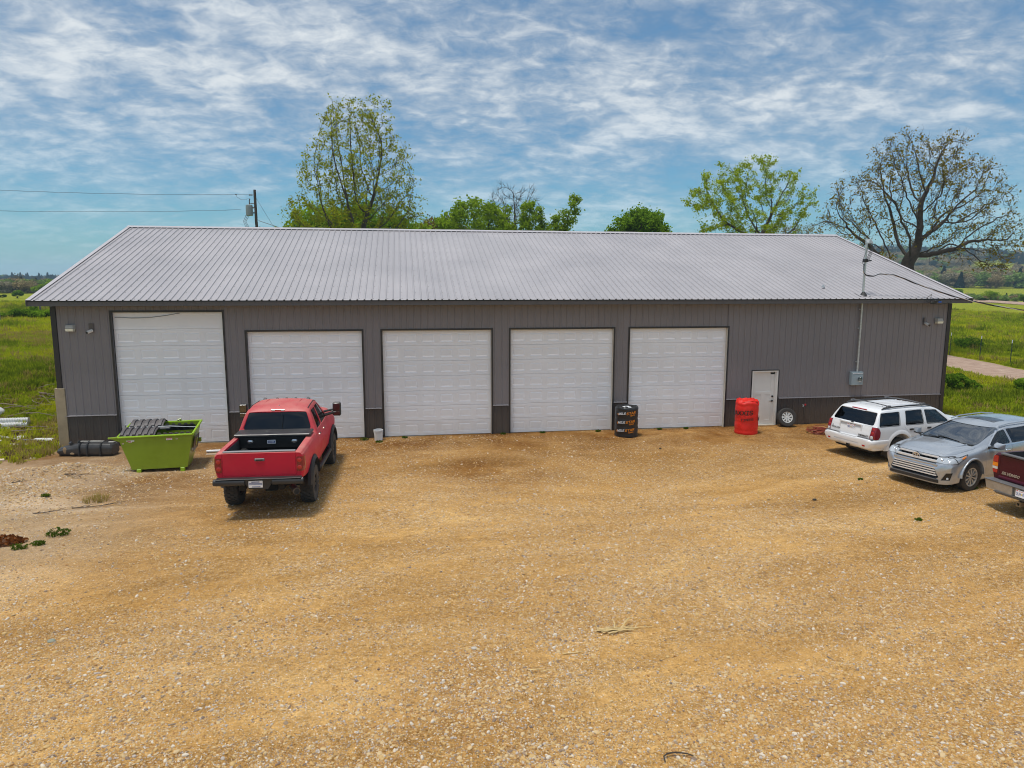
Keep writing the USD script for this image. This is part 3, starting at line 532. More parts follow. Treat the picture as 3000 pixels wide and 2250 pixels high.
def loft(keys, n=70, inset=0.0, x0=None, x1=None, extra=()):
    kx = [k[0] for k in keys]; a = kx[0] if x0 is None else x0; b = kx[-1] if x1 is None else x1
    xs = np.unique(np.round(np.concatenate([np.linspace(a, b, n), [k for k in kx if a <= k <= b]]), 4))
    pr = section_params(keys, xs); rings = []
    for p in pr:
        if inset:
            p = p.copy(); p[0] += inset; p[1] -= inset; p[3] -= inset; p[5] -= inset; p[6] -= inset; p[7] -= inset
        h = half_section(p); rings.append(np.vstack([h, (h[1:-1] * [-1, 1])[::-1]]))
    R_ = np.array(rings); k, mth = R_.shape[:2]
    v = np.concatenate([np.repeat(xs, mth)[:, None], R_.reshape(-1, 2)], 1); f = []
    i, j = np.meshgrid(np.arange(k - 1), np.arange(mth), indexing='ij'); jn = (j + 1) % mth
    q = np.stack([i * mth + j, i * mth + jn, (i + 1) * mth + jn, (i + 1) * mth + j], -1).reshape(-1, 4)
    f = [q[:, [0, 2, 1]], q[:, [0, 3, 2]]]; c0 = len(v)
    v = np.vstack([v, [xs[0], 0, R_[0, :, 1].mean()], [xs[-1], 0, R_[-1, :, 1].mean()]]); e = (k - 1) * mth
    f.append(np.array([(c0, j_, (j_ + 1) % mth) for j_ in range(mth)])); f.append(np.array([(c0 + 1, e + (j_ + 1) % mth, e + j_) for j_ in range(mth)]))
    t = TM(v, np.vstack(f))
    if t.volume < 0: t.invert()
    return mf(t)
def wheel_parts(parent, x, y, R_, w, side, rim_r, mt, mr, spokes, label=None, lugs=False, hub=None, dark=None, sw=0.5):
    """tyre as a part, its rim a sub-part. side +1: outer face towards +y"""
    hw = w / 2
    prof = [(rim_r, -hw * 0.86), (rim_r + 0.012, -hw * 0.94), (R_ * 0.80, -hw), (R_ * 0.93, -hw * 0.96), (R_ * 0.985, -hw * 0.82), (R_, -hw * 0.6), (R_, hw * 0.6), (R_ * 0.985, hw * 0.82), (R_ * 0.93, hw * 0.96), (R_ * 0.80, hw), (rim_r + 0.012, hw * 0.94), (rim_r, hw * 0.86), (rim_r - 0.01, 0.0)]
    n = 48; ang = np.arange(n) * 2 * PI / n
    def ring(prof):
        v = np.array([[(r * math.cos(a), h, r * math.sin(a)) for a in ang] for r, h in prof]).reshape(-1, 3); k = len(prof); f = []
        i, j = np.meshgrid(np.arange(k), np.arange(n), indexing='ij'); i2 = (i + 1) % k; jn = (j + 1) % n
        q = np.stack([i * n + j, i * n + jn, i2 * n + jn, i2 * n + j], -1).reshape(-1, 4); t = TM(v, np.vstack([q[:, [0, 1, 2]], q[:, [0, 2, 3]]]))
        if t.volume < 0: t.invert()
        return t
    tyre = [ring(prof)]
    if lugs:
        for k in range(26):
            for row, (a0, a1) in enumerate(((-0.98, -0.52), (-0.44, 0.0), (0.06, 0.46), (0.52, 0.98))):
                a = (k + 0.5 * (row % 2)) * 2 * PI / 26; d = 2 * PI / 26 * 0.30; rr = R_ + 0.016
                pts = []
                for s_ in (-1, 1):
                    for yy in (a0, a1):
                        sk = 0.25 * d * (1 if yy == a0 else -1)
                        for r2 in (R_ * 0.95, rr if abs(yy) < 0.9 else R_ * 0.985): pts.append((r2 * math.cos(a + s_ * d + sk), yy * hw, r2 * math.sin(a + s_ * d + sk)))
                tyre.append(hull(pts))
    else:
        tyre = [tm(mf(tyre[0]) - mf(join([ring([(R_ - 0.008, c - 0.006), (R_ + 0.03, c - 0.006), (R_ + 0.03, c + 0.006), (R_ - 0.008, c + 0.006)]) for c in (-0.45 * hw, -0.15 * hw, 0.15 * hw, 0.45 * hw)])))]
    tyre = moved(join(tyre), (x, y, R_))
    wp = obj('wheel', tyre, mt, parent, label=label)
    o = hw * 0.70 * side; rim = []
    barrel = ring([(rim_r - 0.002, -hw * 0.85), (rim_r - 0.002, hw * 0.85), (rim_r - 0.022, hw * 0.80), (rim_r - 0.030, hw * 0.5), (rim_r - 0.030, -hw * 0.5), (rim_r - 0.022, -hw * 0.80)])
    rim.append(barrel)
    back = tube([(0, o - 0.09 * side, 0), (0, o - 0.10 * side, 0)], rim_r - 0.02, 32)
    hubr = hub or rim_r * 0.27
    rim.append(tube([(0, o - 0.10 * side, 0), (0, o - 0.02 * side, 0), (0, o - 0.004 * side, 0)], [hubr * 1.1, hubr, hubr * 0.8], 24))
    rim.append(tube([(0, o - 0.02 * side, 0), (0, o + 0.012 * side, 0)], [hubr * 0.45, hubr * 0.4], 16))
    for k in range(spokes):
        a = k * 2 * PI / spokes + 0.3; da = sw * PI / spokes
        def pt(r, aa, yy): return (r * math.cos(a + aa), yy, r * math.sin(a + aa))
        r0, r1 = hubr * 0.8, rim_r - 0.018; w0 = da * 1.0 * min(1.6, 0.5 * rim_r / r0); w1 = da * 0.8
        rim.append(hull([pt(r0, s_ * w0, o - d_) for s_ in (-1, 1) for d_ in (0.0 * side, 0.05 * side)] + [pt(r1, s_ * w1, o - d_) for s_ in (-1, 1) for d_ in (-0.004 * side, 0.035 * side)] + [pt((r0 + r1) / 2, s_ * (w0 + w1) / 2.3, o - d_) for s_ in (-1, 1) for d_ in (-0.006 * side, 0.04 * side)]))
    obj('rim', moved(join(rim), (x, y, R_)), mr, wp)
    obj('brake_disc', moved(back, (x, y, R_)), dark or mt, wp)
    return wp
class Body:
    """a solid that parts are cut out of"""
    def __init__(self, solid): self.s = solid
    def cut(self, m): self.s = self.s - m
    def take(self, prism_, gap=0.006, keep=None, shift=(0, 0, 0), clear=None):
        """the piece of the body inside prism_; the body loses the piece and a gap round it"""
        piece = self.s ^ prism_
        self.s = self.s - (clear if clear is not None else prism_)
        return moved(piece, shift) if any(shift) else tm(piece)
M_tyre = paint('tyre_rubber', (0.022, 0.021, 0.020), 0.72, vary=0.25, scale=8, dirt=(0.10, 0.075, 0.05), dirt_amt=0.12)
M_under = paint('underbody_black', (0.012, 0.012, 0.012), 0.8)
M_chrome = paint('chrome', (0.78, 0.78, 0.80), 0.10, 1.0, vary=0.03)
M_alloy = paint('alloy_wheel', (0.50, 0.50, 0.49), 0.34, 0.35, vary=0.08, dirt=(0.2, 0.14, 0.08), dirt_amt=0.25)
M_blackplastic = paint('black_plastic', (0.020, 0.020, 0.021), 0.48, vary=0.15)
M_greyplastic = paint('grey_plastic', (0.10, 0.10, 0.105), 0.55, vary=0.1)
M_redlens = paint('red_lens', (0.36, 0.008, 0.012), 0.10, 0.0, coat=0.6)
M_amber = paint('amber_lens', (0.75, 0.22, 0.01), 0.12, coat=0.5)
M_clearlens = paint('clear_lens', (0.62, 0.64, 0.66), 0.10, 0.2, coat=0.8)
M_mirror = paint('mirror_glass', (0.12, 0.125, 0.13), 0.03, 1.0, vary=0.0)
M_glassdark = glass('dark_tinted_glass', (0.035, 0.037, 0.04)); M_glassgreen = glass('green_tinted_glass', (0.55, 0.72, 0.69)); M_glassclear = glass('windscreen_glass', (0.55, 0.62, 0.62))
M_seat = paint('seat_fabric', (0.10, 0.10, 0.105), 0.8)
M_plate = paint('plate_white', (0.72, 0.73, 0.76), 0.4); M_plateblue = paint('plate_blue', (0.03, 0.06, 0.22), 0.4); M_plateyellow = paint('plate_yellow', (0.65, 0.48, 0.05), 0.4); M_platered = paint('plate_red', (0.45, 0.05, 0.04), 0.4)
def text_on(parent, name, text, h, mat, origin, xd, yd, bold=True, depth=0.003, stretch=1.0, slant=0.0):
    t = text_mesh(text, h, depth, bold); v = np.array(t.vertices); v[:, 0] = v[:, 0] * stretch + slant * v[:, 1]
    return obj(name, place(TM(v, t.faces), origin, xd, yd), mat, parent, smooth=False)
def licence_plate(parent, c, xd, yd, text, extra=None, w=0.305, h=0.155, kind='state'):
    """an embossed plate: centre c, reading along xd, up yd"""
    xd, yd = np.array(xd, float), np.array(yd, float); xd /= np.linalg.norm(xd); yd -= xd * (xd @ yd); yd /= np.linalg.norm(yd); n = np.cross(xd, yd); c = np.array(c, float)
    base = trimesh.creation.extrude_polygon(sg.box(-w / 2, -h / 2, w / 2, h / 2).buffer(-0.012).buffer(0.012, quad_segs=3), 0.004, engine='earcut')
    pl = obj('licence_plate', place(base, c, xd, yd), M_plate, parent, smooth=False)
    if kind == 'state':
        tl = text_mesh(text[0], 0.070, 0.003, False); tr_ = text_mesh(text[1], 0.070, 0.003, False)
        def fit(t, x0, x1): v = np.array(t.vertices); a, b = v[:, 0].min(), v[:, 0].max(); v[:, 0] = x0 + (v[:, 0] - a) * (x1 - x0) / (b - a); v[:, 1] -= 0.040; return TM(v, t.faces)
        t = join(fit(tl, -0.135, -0.022), fit(tr_, 0.022, 0.135))
        obj('plate_number', place(t, c + n * 0.0035, xd, yd), M_plateblue, pl, smooth=False)
        obj('plate_emblem', place(tube([(0, -0.006, 0), (0, -0.006, 0.003)], 0.017, 12), c + n * 0.0035, xd, yd), M_plateyellow, pl, smooth=False)
        bars = join([box(-0.075, 0.048, 0, 0.075, 0.056, 0.002), box(-0.14, 0.050, 0, -0.10, 0.070, 0.002), box(0.10, 0.050, 0, 0.14, 0.070, 0.002)])
        obj('plate_stickers', place(bars, c + n * 0.0036, xd, yd), M_platered, pl, smooth=False)
    else:
        bars = join([box(-0.09, 0.040, 0, 0.085, 0.062, 0.002), box(-0.145, 0.012, 0, 0.145, 0.026, 0.002), box(-0.145, -0.012, 0, 0.145, 0.000, 0.002), box(-0.08, -0.066, 0, 0.10, -0.050, 0.002)])
        obj('plate_print', place(bars, c + n * 0.0036, xd, yd), M_plateblue, pl, smooth=False)
    return pl
def end_x(K, y, z, rear=True, n=160):
    """x of the tail (or nose) surface of a loft at (y, z)"""
    kx = [k[0] for k in K]; xs = np.linspace(kx[0], kx[0] + 1.0, n) if rear else np.linspace(kx[-1], kx[-1] - 1.0, n)
    for xx, p in zip(xs, section_params(K, xs)):
        h = half_section(p)
        if h[:, 1].min() < z < h[:, 1].max():
            i = np.argmax(h[:, 0]); w = max(np.interp(z, h[:i + 1, 1], h[:i + 1, 0]) if z < h[i, 1] else 0, np.interp(z, h[i:, 1], h[i:, 0]) if z >= h[i, 1] else 0)
            if w >= abs(y): return xx
    return xs[-1]
def mirrored(poly): return [(-a, b) for a, b in poly]
# ------------------------------------------------------------------ red lifted pickup
M_red = paint('red_car_paint', (0.43, 0.0005, 0.026), 0.42, 0.0, coat=0.0, spec=0.22, vary=0.10, scale=1.3, dirt=(0.30, 0.14, 0.08), dirt_amt=0.10, dust=(0.56, 0.30, 0.24), dust_amt=0.42)
M_redroof = M_red
rt = thing('pickup_truck', 'lifted red pickup truck with black toolbox and muddy tyres parked facing the doors', 'pickup truck', (7.62, -6.72, 0.0), math.radians(88.2))
K = [  # x, zb, wb, zs, ws, zl, wl, zt, wt, er, cr
 (-1.24, 0.96, .90, 1.18, .955, 1.46, .945, 1.520, .915, .05, .0),
 (-1.15, 0.90, .94, 1.18, .985, 1.46, .975, 1.545, .935, .05, .0),
 (0.70, 0.74, .95, 1.16, .990, 1.46, .980, 1.560, .945, .05, .0),
 (0.775, 0.72, .95, 1.16, .990, 1.46, .980, 1.560, .945, .05, .0),
 (0.80, 0.70, .95, 1.16, .990, 1.52, .975, 1.600, .930, .05, .0),
 (0.98, 0.70, .95, 1.16, .990, 1.54, .975, 2.040, .800, .09, .02),
 (1.12, 0.70, .95, 1.16, .990, 1.54, .975, 2.130, .765, .10, .03),
 (1.60, 0.70, .95, 1.16, .990, 1.54, .975, 2.170, .750, .10, .04),
 (2.15, 0.70, .95, 1.16, .990, 1.54, .975, 2.160, .735, .10, .035),
 (2.38, 0.70, .95, 1.16, .990, 1.54, .975, 2.100, .740, .10, .03),
 (3.02, 0.70, .95, 1.16, .990, 1.55, .970, 1.660, .860, .06, .03),
 (3.12, 0.70, .95, 1.16, .990, 1.52, .965, 1.620, .860, .07, .04),
 (3.80, 0.78, .95, 1.16, .990, 1.46, .950, 1.590, .840, .08, .05),
 (4.34, 0.80, .93, 1.14, .960, 1.40, .900, 1.530, .780, .09, .05),
 (4.50, 0.85, .86, 1.12, .880, 1.34, .820, 1.440, .700, .09, .02)]
S = Body(loft(K, 90))
TR = 0.455; RXA, FXA = 0.0, 3.57
for ax in (RXA, FXA):
    for s_ in (-1, 1): S.cut(mf(moved(tube([(ax, s_ * 0.60, 0), (ax, s_ * 1.3, 0)], 0.575, 40), (0, 0, 0.50))))
S.cut(mbox(-1.12, -0.80, 1.06, 0.70, 0.80, 2.4))                       # the bed
cab = [(k[0],) + tuple(k[1:]) for k in K]
cavity = loft(K, 60, inset=0.05, x0=0.90, x1=2.92) ^ mbox(0.86, -1, 1.15, 2.95, 1, 2.5)
S.cut(cavity)
# glass
rear = soft([(-.835, 1.60), (.835, 1.60), (.70, 2.035), (-.70, 2.035)], .07)
obj('rear_window', S.take(mprism(rear, 0.5, 1.25, 'x'), shift=(0.012, 0, 0)), M_glassdark, rt)
obj('window_divider', join(prism([(-.125, 1.61), (-.115, 1.61), (-.115, 2.03), (-.125, 2.03)], 0.82, 0.835, 'x')), M_blackplastic, rt)
wind = soft([(-.80, 1.66), (.80, 1.66), (.66, 2.09), (-.66, 2.09)], .05)
obj('windscreen', S.take(mprism(wind, 2.3, 3.2, 'x'), shift=(-0.012, 0, 0)), M_glassclear, rt)
for s_ in (-1, 1):
    for nm, poly in (('side_window', [(1.00, 1.58), (1.62, 1.57), (1.62, 2.04), (1.16, 2.04)]), ('side_window', [(1.72, 1.57), (2.72, 1.59), (2.28, 2.04), (1.72, 2.05)])):
        obj(nm, S.take(mprism(soft(poly, .04), 0.45 * s_, 1.3 * s_, 'y'), shift=(0, -0.012 * s_, 0)), M_glassdark if poly[0][0] < 1.5 else M_glassdark, rt)
# doors
for s_ in (-1, 1):
    for poly, hx in (([(0.93, .80), (1.66, .80), (1.66, 2.08), (1.10, 2.08), (0.93, 1.62)], 1.12), ([(1.68, .80), (2.86, .80), (2.86, 1.60), (2.33, 2.075), (1.68, 2.09)], 1.84)):
        P_ = soft(poly, .04); d = obj('door', S.take(mprism(P_.buffer(-.006), 0.78 * s_, 1.3 * s_, 'y') , clear=mprism(P_, 0.80 * s_, 1.3 * s_, 'y')), M_red, rt)
        obj('door_handle', rbox(hx - .09, .97 * s_, 1.415, hx + .09, 1.012 * s_, 1.455, .012), M_chrome, d)
# tailgate, lamps
tg = sg.box(-0.795, 1.00, 0.795, 1.70)
gate = obj('tailgate', S.take(mprism(tg.buffer(-.006), -1.3, -1.12, 'x'), clear=mprism(tg, -1.3, -1.12, 'x')), M_red, rt)
obj('tailgate_cap', rbox(-1.215, -.785, 1.532, -1.128, .785, 1.564, .010), paint('weathered_grey_plastic', (.22, .22, .23), .6), gate)
obj('tailgate_handle', rbox(-1.258, -.125, 1.335, -1.215, .105, 1.405, .02), M_greyplastic, gate)
obj('tailgate_recess', rbox(-1.262, -.08, 1.350, -1.256, .06, 1.388, .004), M_blackplastic, gate)
for s_ in (-1, 1):
    P_ = sg.box(.81, 1.09, 1.1, 1.42).buffer(-.02).buffer(.02) if s_ > 0 else sg.box(-1.1, 1.09, -.81, 1.42).buffer(-.02).buffer(.02)
    lamp = obj('tail_lamp', S.take(mprism(P_, -1.4, -1.08, 'x'), shift=(-0.006, 0, 0)), paint('dark_red_lens', (.17, .006, .012), .12, coat=.4), rt)
    for zz in (1.34, 1.175): obj('lamp_lens', lathe([(.074, 0), (.069, .014), (.042, .024), (0.001, .026)], 20, 'x') and TM(np.asarray(lathe([(.074, 0), (.069, .014), (.042, .024), (0.001, .026)], 20).vertices)[:, [2, 0, 1]] * [-1, 1, 1] + [-1.225, .875 * s_, zz], lathe([(.074, 0), (.069, .014), (.042, .024), (0.001, .026)], 20).faces[:, ::-1]), M_redlens, lamp)
# head lamps and grille at the nose (away from the camera)
for s_ in (-1, 1):
    P_ = sg.box(.52, 1.12, .95, 1.36) if s_ > 0 else sg.box(-.95, 1.12, -.52, 1.36)
    obj('headlamp', S.take(mprism(P_, 4.25, 4.7, 'x')), M_clearlens, rt)
obj('grille', S.take(mprism(sg.box(-.48, .98, .48, 1.38), 4.3, 4.7, 'x'), shift=(-.01, 0, 0)), M_blackplastic, rt)
obj('grille_cross', join(box(4.47, -.03, .99, 4.515, .03, 1.37), box(4.47, -.47, 1.15, 4.515, .47, 1.2)), M_chrome, rt)
obj('front_bumper', hull([(4.30, y, z) for y in (-.98, .98) for z in (.72, .98)] + [(4.62, y, z) for y in (-.70, .70) for z in (.72, .96)]), M_chrome, rt)
obj('body', tm(S.s), M_red, rt)
obj('bed_liner', join(box(-1.115, -.795, 1.062, .695, .795, 1.074), box(-1.115, -.795, 1.074, .695, -.782, 1.51), box(-1.115, .782, 1.074, .695, .795, 1.51), box(.682, -.782, 1.074, .695, .782, 1.51), box(-1.116, -.77, 1.075, -1.106, .77, 1.55)), M_blackplastic, rt, smooth=False)
for s_ in (-1, 1): obj('wheel_tub', rbox(-.42, .56 * s_, 1.074, .42, .78 * s_, 1.30, .06), M_blackplastic, rt)
# toolbox across the bed
tb = obj('toolbox', rbox(.20, -.775, 1.30, .66, .775, 1.575, .012), M_black, rt)
obj('toolbox_lid', rbox(.16, -.90, 1.580, .76, .90, 1.645, .02), paint('toolbox_lid_black', (.035, .033, .034), .42, vary=.25, dirt=(.2, .16, .12), dirt_amt=.0), tb)
for yy in (-.52, .52): obj('toolbox_latch', TM(np.asarray(lathe([(.075, 0), (.07, .012), (.03, .02)], 16).vertices)[:, [2, 0, 1]] * [-1, 1, .55] + [.199, yy, 1.46], lathe([(.075, 0), (.07, .012), (.03, .02)], 16).faces[:, ::-1]), M_chrome, tb)
sgn_ = obj('toolbox_badge', box(.192, -.075, 1.405, .199, .125, 1.495), M_plate, tb, smooth=False)
obj('badge_print', join(box(.189, -.058, 1.425, .1915, .108, 1.475)), M_plateblue, sgn_, smooth=False)
obj('badge_text', join([box(.1865, .075 - .028 * i, 1.438, .1885, .092 - .028 * i, 1.462) for i in range(5)]), M_plate, sgn_, smooth=False)
# bumper of two tubes with a plate box between
bmp = obj('rear_bumper', join(tube([(-1.36, .30, .90), (-1.36, .90, .90), (-1.345, .955, .90)], .078, 18), tube([(-1.36, -.30, .90), (-1.36, -.90, .90), (-1.345, -.955, .90)], .078, 18),
    prism([(-.34, .96), (-.20, .74), (.20, .74), (.34, .96)], -1.40, -1.24, 'x'), box(-1.30, -.92, .86, -1.16, .92, .93)), M_blackplastic, rt)
obj('bumper_step', join(rbox(-1.43, -.92, .968, -1.25, .92, .985, .006)), M_blackplastic, bmp)
licence_plate(rt, (-1.405, 0.06, .855), (0, -1, 0), (0, 0, 1), None, kind='print')
obj('gate_gap_strip', box(-1.232, -.78, .975, -1.215, .78, .99), paint('dusty_strip', (.20, .17, .12), .8), rt, smooth=False)
obj('exhaust_pipe', join(tube([(-.55, -.60, .66), (-1.0, -.66, .66), (-1.32, -.80, .64)], [.055, .075, .082], 18), tube([(-1.315, -.798, .64), (-1.33, -.803, .639)], .072, 18)), paint('sooty_steel', (.10, .09, .08), .45, .6, vary=.3), rt)
obj('exhaust_opening', tube([(-1.331, -.804, .639), (-1.335, -.805, .639)], .066, 18), M_under, rt)
# chassis
obj('chassis', join(rbox(-1.1, -.50, .62, 4.2, -.36, .80, .02), rbox(-1.1, .36, .62, 4.2, .50, .80, .02), tube([(0, -.8, TR), (0, .8, TR)], .06, 12), tube([(FXA, -.8, TR), (FXA, .8, TR)], .06, 12), hull([(x_, y_, z_) for x_ in (-.16, .16) for y_ in (-.14, .14) for z_ in (TR - .13, TR + .13)]), rbox(.9, -.45, .50, 2.4, .45, .72, .05), rbox(-.55, -.30, .70, .55, .30, .74)), M_under, rt)
for ax in (RXA, FXA):
    for s_ in (-1, 1):
        wheel_parts(rt, ax, .87 * s_, TR, .32, s_, .235, M_tyre, M_blackplastic, 8, lugs=True)
        arc = [(ax + .60 * math.cos(a), .985 * s_, .50 + .60 * math.sin(a)) for a in np.linspace(-.15, PI + .15, 19)]
        fl = [hull([(ax + rr * math.cos(a), yy * s_, .50 + rr * math.sin(a)) for a in (a0, a1) for rr in (.57, .655) for yy in (.94, 1.055 if rr < .6 else 1.01)]) for a0, a1 in zip(np.linspace(.12, PI - .12, 15)[:-1], np.linspace(.12, PI - .12, 15)[1:])]
        obj('fender_flare', join(fl), M_blackplastic, rt)
for s_ in (-1, 1): obj('running_board', tube([(.72, .84 * s_, .72), (.85, 1.0 * s_, .60), (2.75, 1.0 * s_, .60), (2.9, .84 * s_, .72)], .055, 12), M_blackplastic, rt)
for s_ in (-1, 1):
    mh = obj('side_mirror', join(rbox(2.58, 1.14 * s_, 1.60, 2.72, 1.36 * s_, 1.98, .03), tube([(2.66, .90 * s_, 1.62), (2.66, 1.18 * s_, 1.70)], .04, 8), tube([(2.66, .88 * s_, 1.72), (2.66, 1.18 * s_, 1.78)], .03, 8)), M_blackplastic, rt)
    obj('mirror_glass', join(rbox(2.572, 1.165 * s_, 1.755, 2.579, 1.335 * s_, 1.955, .0005), rbox(2.572, 1.165 * s_, 1.625, 2.579, 1.335 * s_, 1.735, .0005)), M_mirror, mh)
for yy in (-.56, -.24, 0, .24, .56): obj('roof_lamp', hull([(2.10, yy + dy, 2.165) for dy in (-.045, .045)] + [(2.26, yy + dy, 2.15) for dy in (-.05, .05)] + [(2.14, yy + dy, 2.225) for dy in (-.02, .02)]), M_greyplastic, rt)
for yy in (-.42, -.14, .14, .42): obj('roof_rib', tube([(1.18, yy, 2.150), (1.3, yy, 2.170), (1.7, yy, 2.197), (2.05, yy, 2.188)], .016, 6), M_red, rt)
obj('roof_fin', hull([(1.14 + dx, dy, 2.155) for dx in (0, .07) for dy in (-.03, .03)] + [(1.18, 0, 2.19)]), M_blackplastic, rt)
bl = obj('brake_light', rbox(.985, -.17, 2.055, 1.05, .17, 2.100, .01), M_redlens, rt)
for yy in (-.115, .115): obj('cargo_lamp', rbox(.980, yy - .04, 2.060, .992, yy + .04, 2.098, .006), M_clearlens, bl)
for s_ in (-1, 1): obj('roof_seam', tube([(1.10, .72 * s_, 2.110), (1.4, .72 * s_, 2.142), (2.1, .70 * s_, 2.142), (2.4, .705 * s_, 2.078)], .010, 5), M_blackplastic, rt)
obj('seats', join(rbox(1.15, -.70, 1.16, 1.32, .70, 1.78, .06), rbox(1.3, -.70, 1.16, 1.7, .70, 1.32, .05), rbox(1.85, -.68, 1.16, 2.02, -.14, 1.86, .06), rbox(1.85, .14, 1.16, 2.02, .68, 1.86, .06), rbox(2.55, -.85, 1.2, 2.9, .85, 1.58, .08)), M_seat, rt)
# ------------------------------------------------------------------ white SUV (seen from its rear right corner)
M_whitecar = paint('white_car_paint', (0.66, 0.67, 0.69), 0.28, 0.0, coat=0.5, vary=0.04, scale=1.2, dirt=(0.40, 0.32, 0.22), dirt_amt=0.10)
ws = thing('suv', 'white SUV with roof rack and dark rear glass parked by the wall', 'car', (25.22, -4.55, 0.0), math.radians(11.8))
k_ = 0.955
def sc(keys): return [tuple(v * k_ for v in k) for k in keys]
K = sc([  # origin rear axle, x forward
 (-1.09, .50, .72, .60, .80, .84, .86, .860, .80, .04, .0),
 (-1.06, .42, .84, .62, .925, .90, .92, .940, .88, .04, .0),
 (-1.03, .40, .88, .70, .945, 1.03, .93, 1.060, .88, .05, .0),
 (-1.00, .38, .90, .72, .950, 1.09, .935, 1.140, .885, .05, .0),
 (-.965, .37, .90, .72, .952, 1.13, .935, 1.185, .885, .05, .01),
 (-.74, .36, .90, .72, .955, 1.13, .940, 1.545, .775, .06, .02),
 (-.66, .36, .90, .72, .955, 1.13, .940, 1.600, .765, .06, .03),
 (-.40, .34, .90, .72, .955, 1.13, .945, 1.632, .755, .06, .04),
 (.60, .32, .90, .72, .955, 1.11, .945, 1.640, .755, .06, .05),
 (1.30, .32, .90, .72, .955, 1.09, .940, 1.620, .745, .06, .05),
 (1.72, .32, .90, .72, .955, 1.08, .935, 1.550, .735, .07, .04),
 (2.42, .32, .90, .72, .955, 1.07, .920, 1.165, .820, .05, .04),
 (2.54, .32, .90, .72, .950, 1.05, .910, 1.130, .800, .06, .05),
 (3.30, .30, .88, .70, .940, .97, .880, 1.040, .740, .07, .05),
 (3.62, .32, .80, .66, .880, .90, .800, .970, .640, .08, .03),
 (3.74, .40, .66, .62, .720, .84, .660, .880, .540, .05, .01)])
S = Body(loft(K, 90)); TR = 0.375 * k_; RXA, FXA = 0.0, 2.87 * k_; hw = .955 * k_
for ax in (RXA, FXA):
    for s_ in (-1, 1): S.cut(mf(tube([(ax, s_ * .58, TR + .03), (ax, s_ * 1.3, TR + .03)], .455, 40)))
cavity = loft(K, 60, inset=0.05, x0=-.80 * k_, x1=2.30 * k_) ^ mbox(-.86, -1, .82, 2.2, 1, 2.5)
S.cut(cavity)
P_ = soft([(-.80 * k_, 1.165 * k_), (.80 * k_, 1.165 * k_), (.715 * k_, 1.535 * k_), (-.715 * k_, 1.535 * k_)], .05)
tgp = mprism([(-.80 * k_, .60), (.80 * k_, .60), (.80 * k_, 1.20 * k_), (.725 * k_, 1.73 * k_), (-.725 * k_, 1.73 * k_), (-.80 * k_, 1.20 * k_)], -1.3, -.60, 'x')
# wrap-round rear glass, then the quarter, rear door and front door glass
obj('rear_window', S.take(mprism(P_, -1.2, -.62, 'x'), shift=(0.010, 0, 0)), M_glassdark, ws)
for s_ in (-1, 1):
    for poly, g in (([(-.86, 1.15), (-.02, 1.145), (.045, 1.535), (-.69, 1.525)], M_glassdark), ([(.24, 1.145), (1.00, 1.135), (1.00, 1.55), (.32, 1.545)], M_glassdark), ([(1.14, 1.135), (2.14, 1.12), (1.66, 1.50), (1.14, 1.54)], M_glassgreen)):
        poly = [(a * k_, b * k_) for a, b in poly]; pp = soft(poly, .03)
        obj('side_window', S.take(mprism(pp, .42 * s_, 1.2 * s_, 'y'), shift=(0, -.010 * s_, 0)), g, ws)
        obj('window_seal', tm((loft(K, 70, inset=-.003) - loft(K, 70, inset=.02)) ^ mprism(pp.buffer(.016).difference(pp.buffer(.001)), .42 * s_, 1.2 * s_, 'y')), M_blackplastic, ws)
obj('windscreen', S.take(mprism(soft([(-.72 * k_, 1.18 * k_), (.72 * k_, 1.18 * k_), (.64 * k_, 1.53 * k_), (-.64 * k_, 1.53 * k_)], .05), 1.3, 2.6, 'x'), shift=(-.01, 0, 0)), M_glassclear, ws)
for s_ in (-1, 1):
    for poly, hx in (([(.40, .42), (1.06, .42), (1.06, 1.58), (.28, 1.575), (.16, 1.12), (.34, .90)], .46), ([(1.08, .42), (2.20, .42), (2.26, 1.10), (1.68, 1.54), (1.08, 1.58)], 1.22)):
        P_ = soft([(a * k_, b * k_) for a, b in poly], .03); S0 = S.s
        d = obj('door', S.take(mprism(P_.buffer(-.006), .70 * s_, 1.2 * s_, 'y'), clear=mprism(P_, .72 * s_, 1.2 * s_, 'y')), M_whitecar, ws)
        obj('door_handle', rbox(hx * k_ - .085, (hw - .022) * s_, .920, hx * k_ + .085, (hw + .006) * s_, .975, .02), M_blackplastic, d)
gate = obj('liftgate', S.take(mprism(sg.box(-.775 * k_, .70, .775 * k_, 1.145 * k_).buffer(-.006), -1.3, -.84, 'x'), clear=mprism(sg.box(-.775 * k_, .70, .775 * k_, 1.145 * k_), -1.3, -.86, 'x')), M_whitecar, ws)
xg = end_x(K, 0.3, 0.95) - 0.002; xt = end_x(K, 0.3, 0.80) - 0.002
rec = prism(sg.box(-.40, .86, .40, 1.075).buffer(.02).difference(sg.box(-.37, .885, .37, 1.05).buffer(.015)), xg - .016, xg + .05, 'x')
obj('plate_surround', rec, M_whitecar, gate, smooth=False)
obj('gate_handle', rbox(xg - .02, -.10, .800, xg + .03, .10, .825, .006), M_greyplastic, gate)
licence_plate(gate, (xg - .008, -.02, .965), (0, -1, 0), (0.04, 0, 1), ('HM5', 'D77'))
text_on(gate, 'lettering', 'CHEVROLET', .048, M_black, (xt - .004, -.335, .765), (0, -1, 0), (0.05, 0, 1), stretch=0.90)
text_on(gate, 'lettering', 'TRAILBLAZER', .042, M_black, (xt - .002, .72, .835), (0, -1, 0), (0.08, 0, 1), stretch=0.92)
text_on(gate, 'lettering', 'LS', .045, M_chrome, (xt + .008, .70, .895), (0, -1, 0), (0.08, 0, 1))
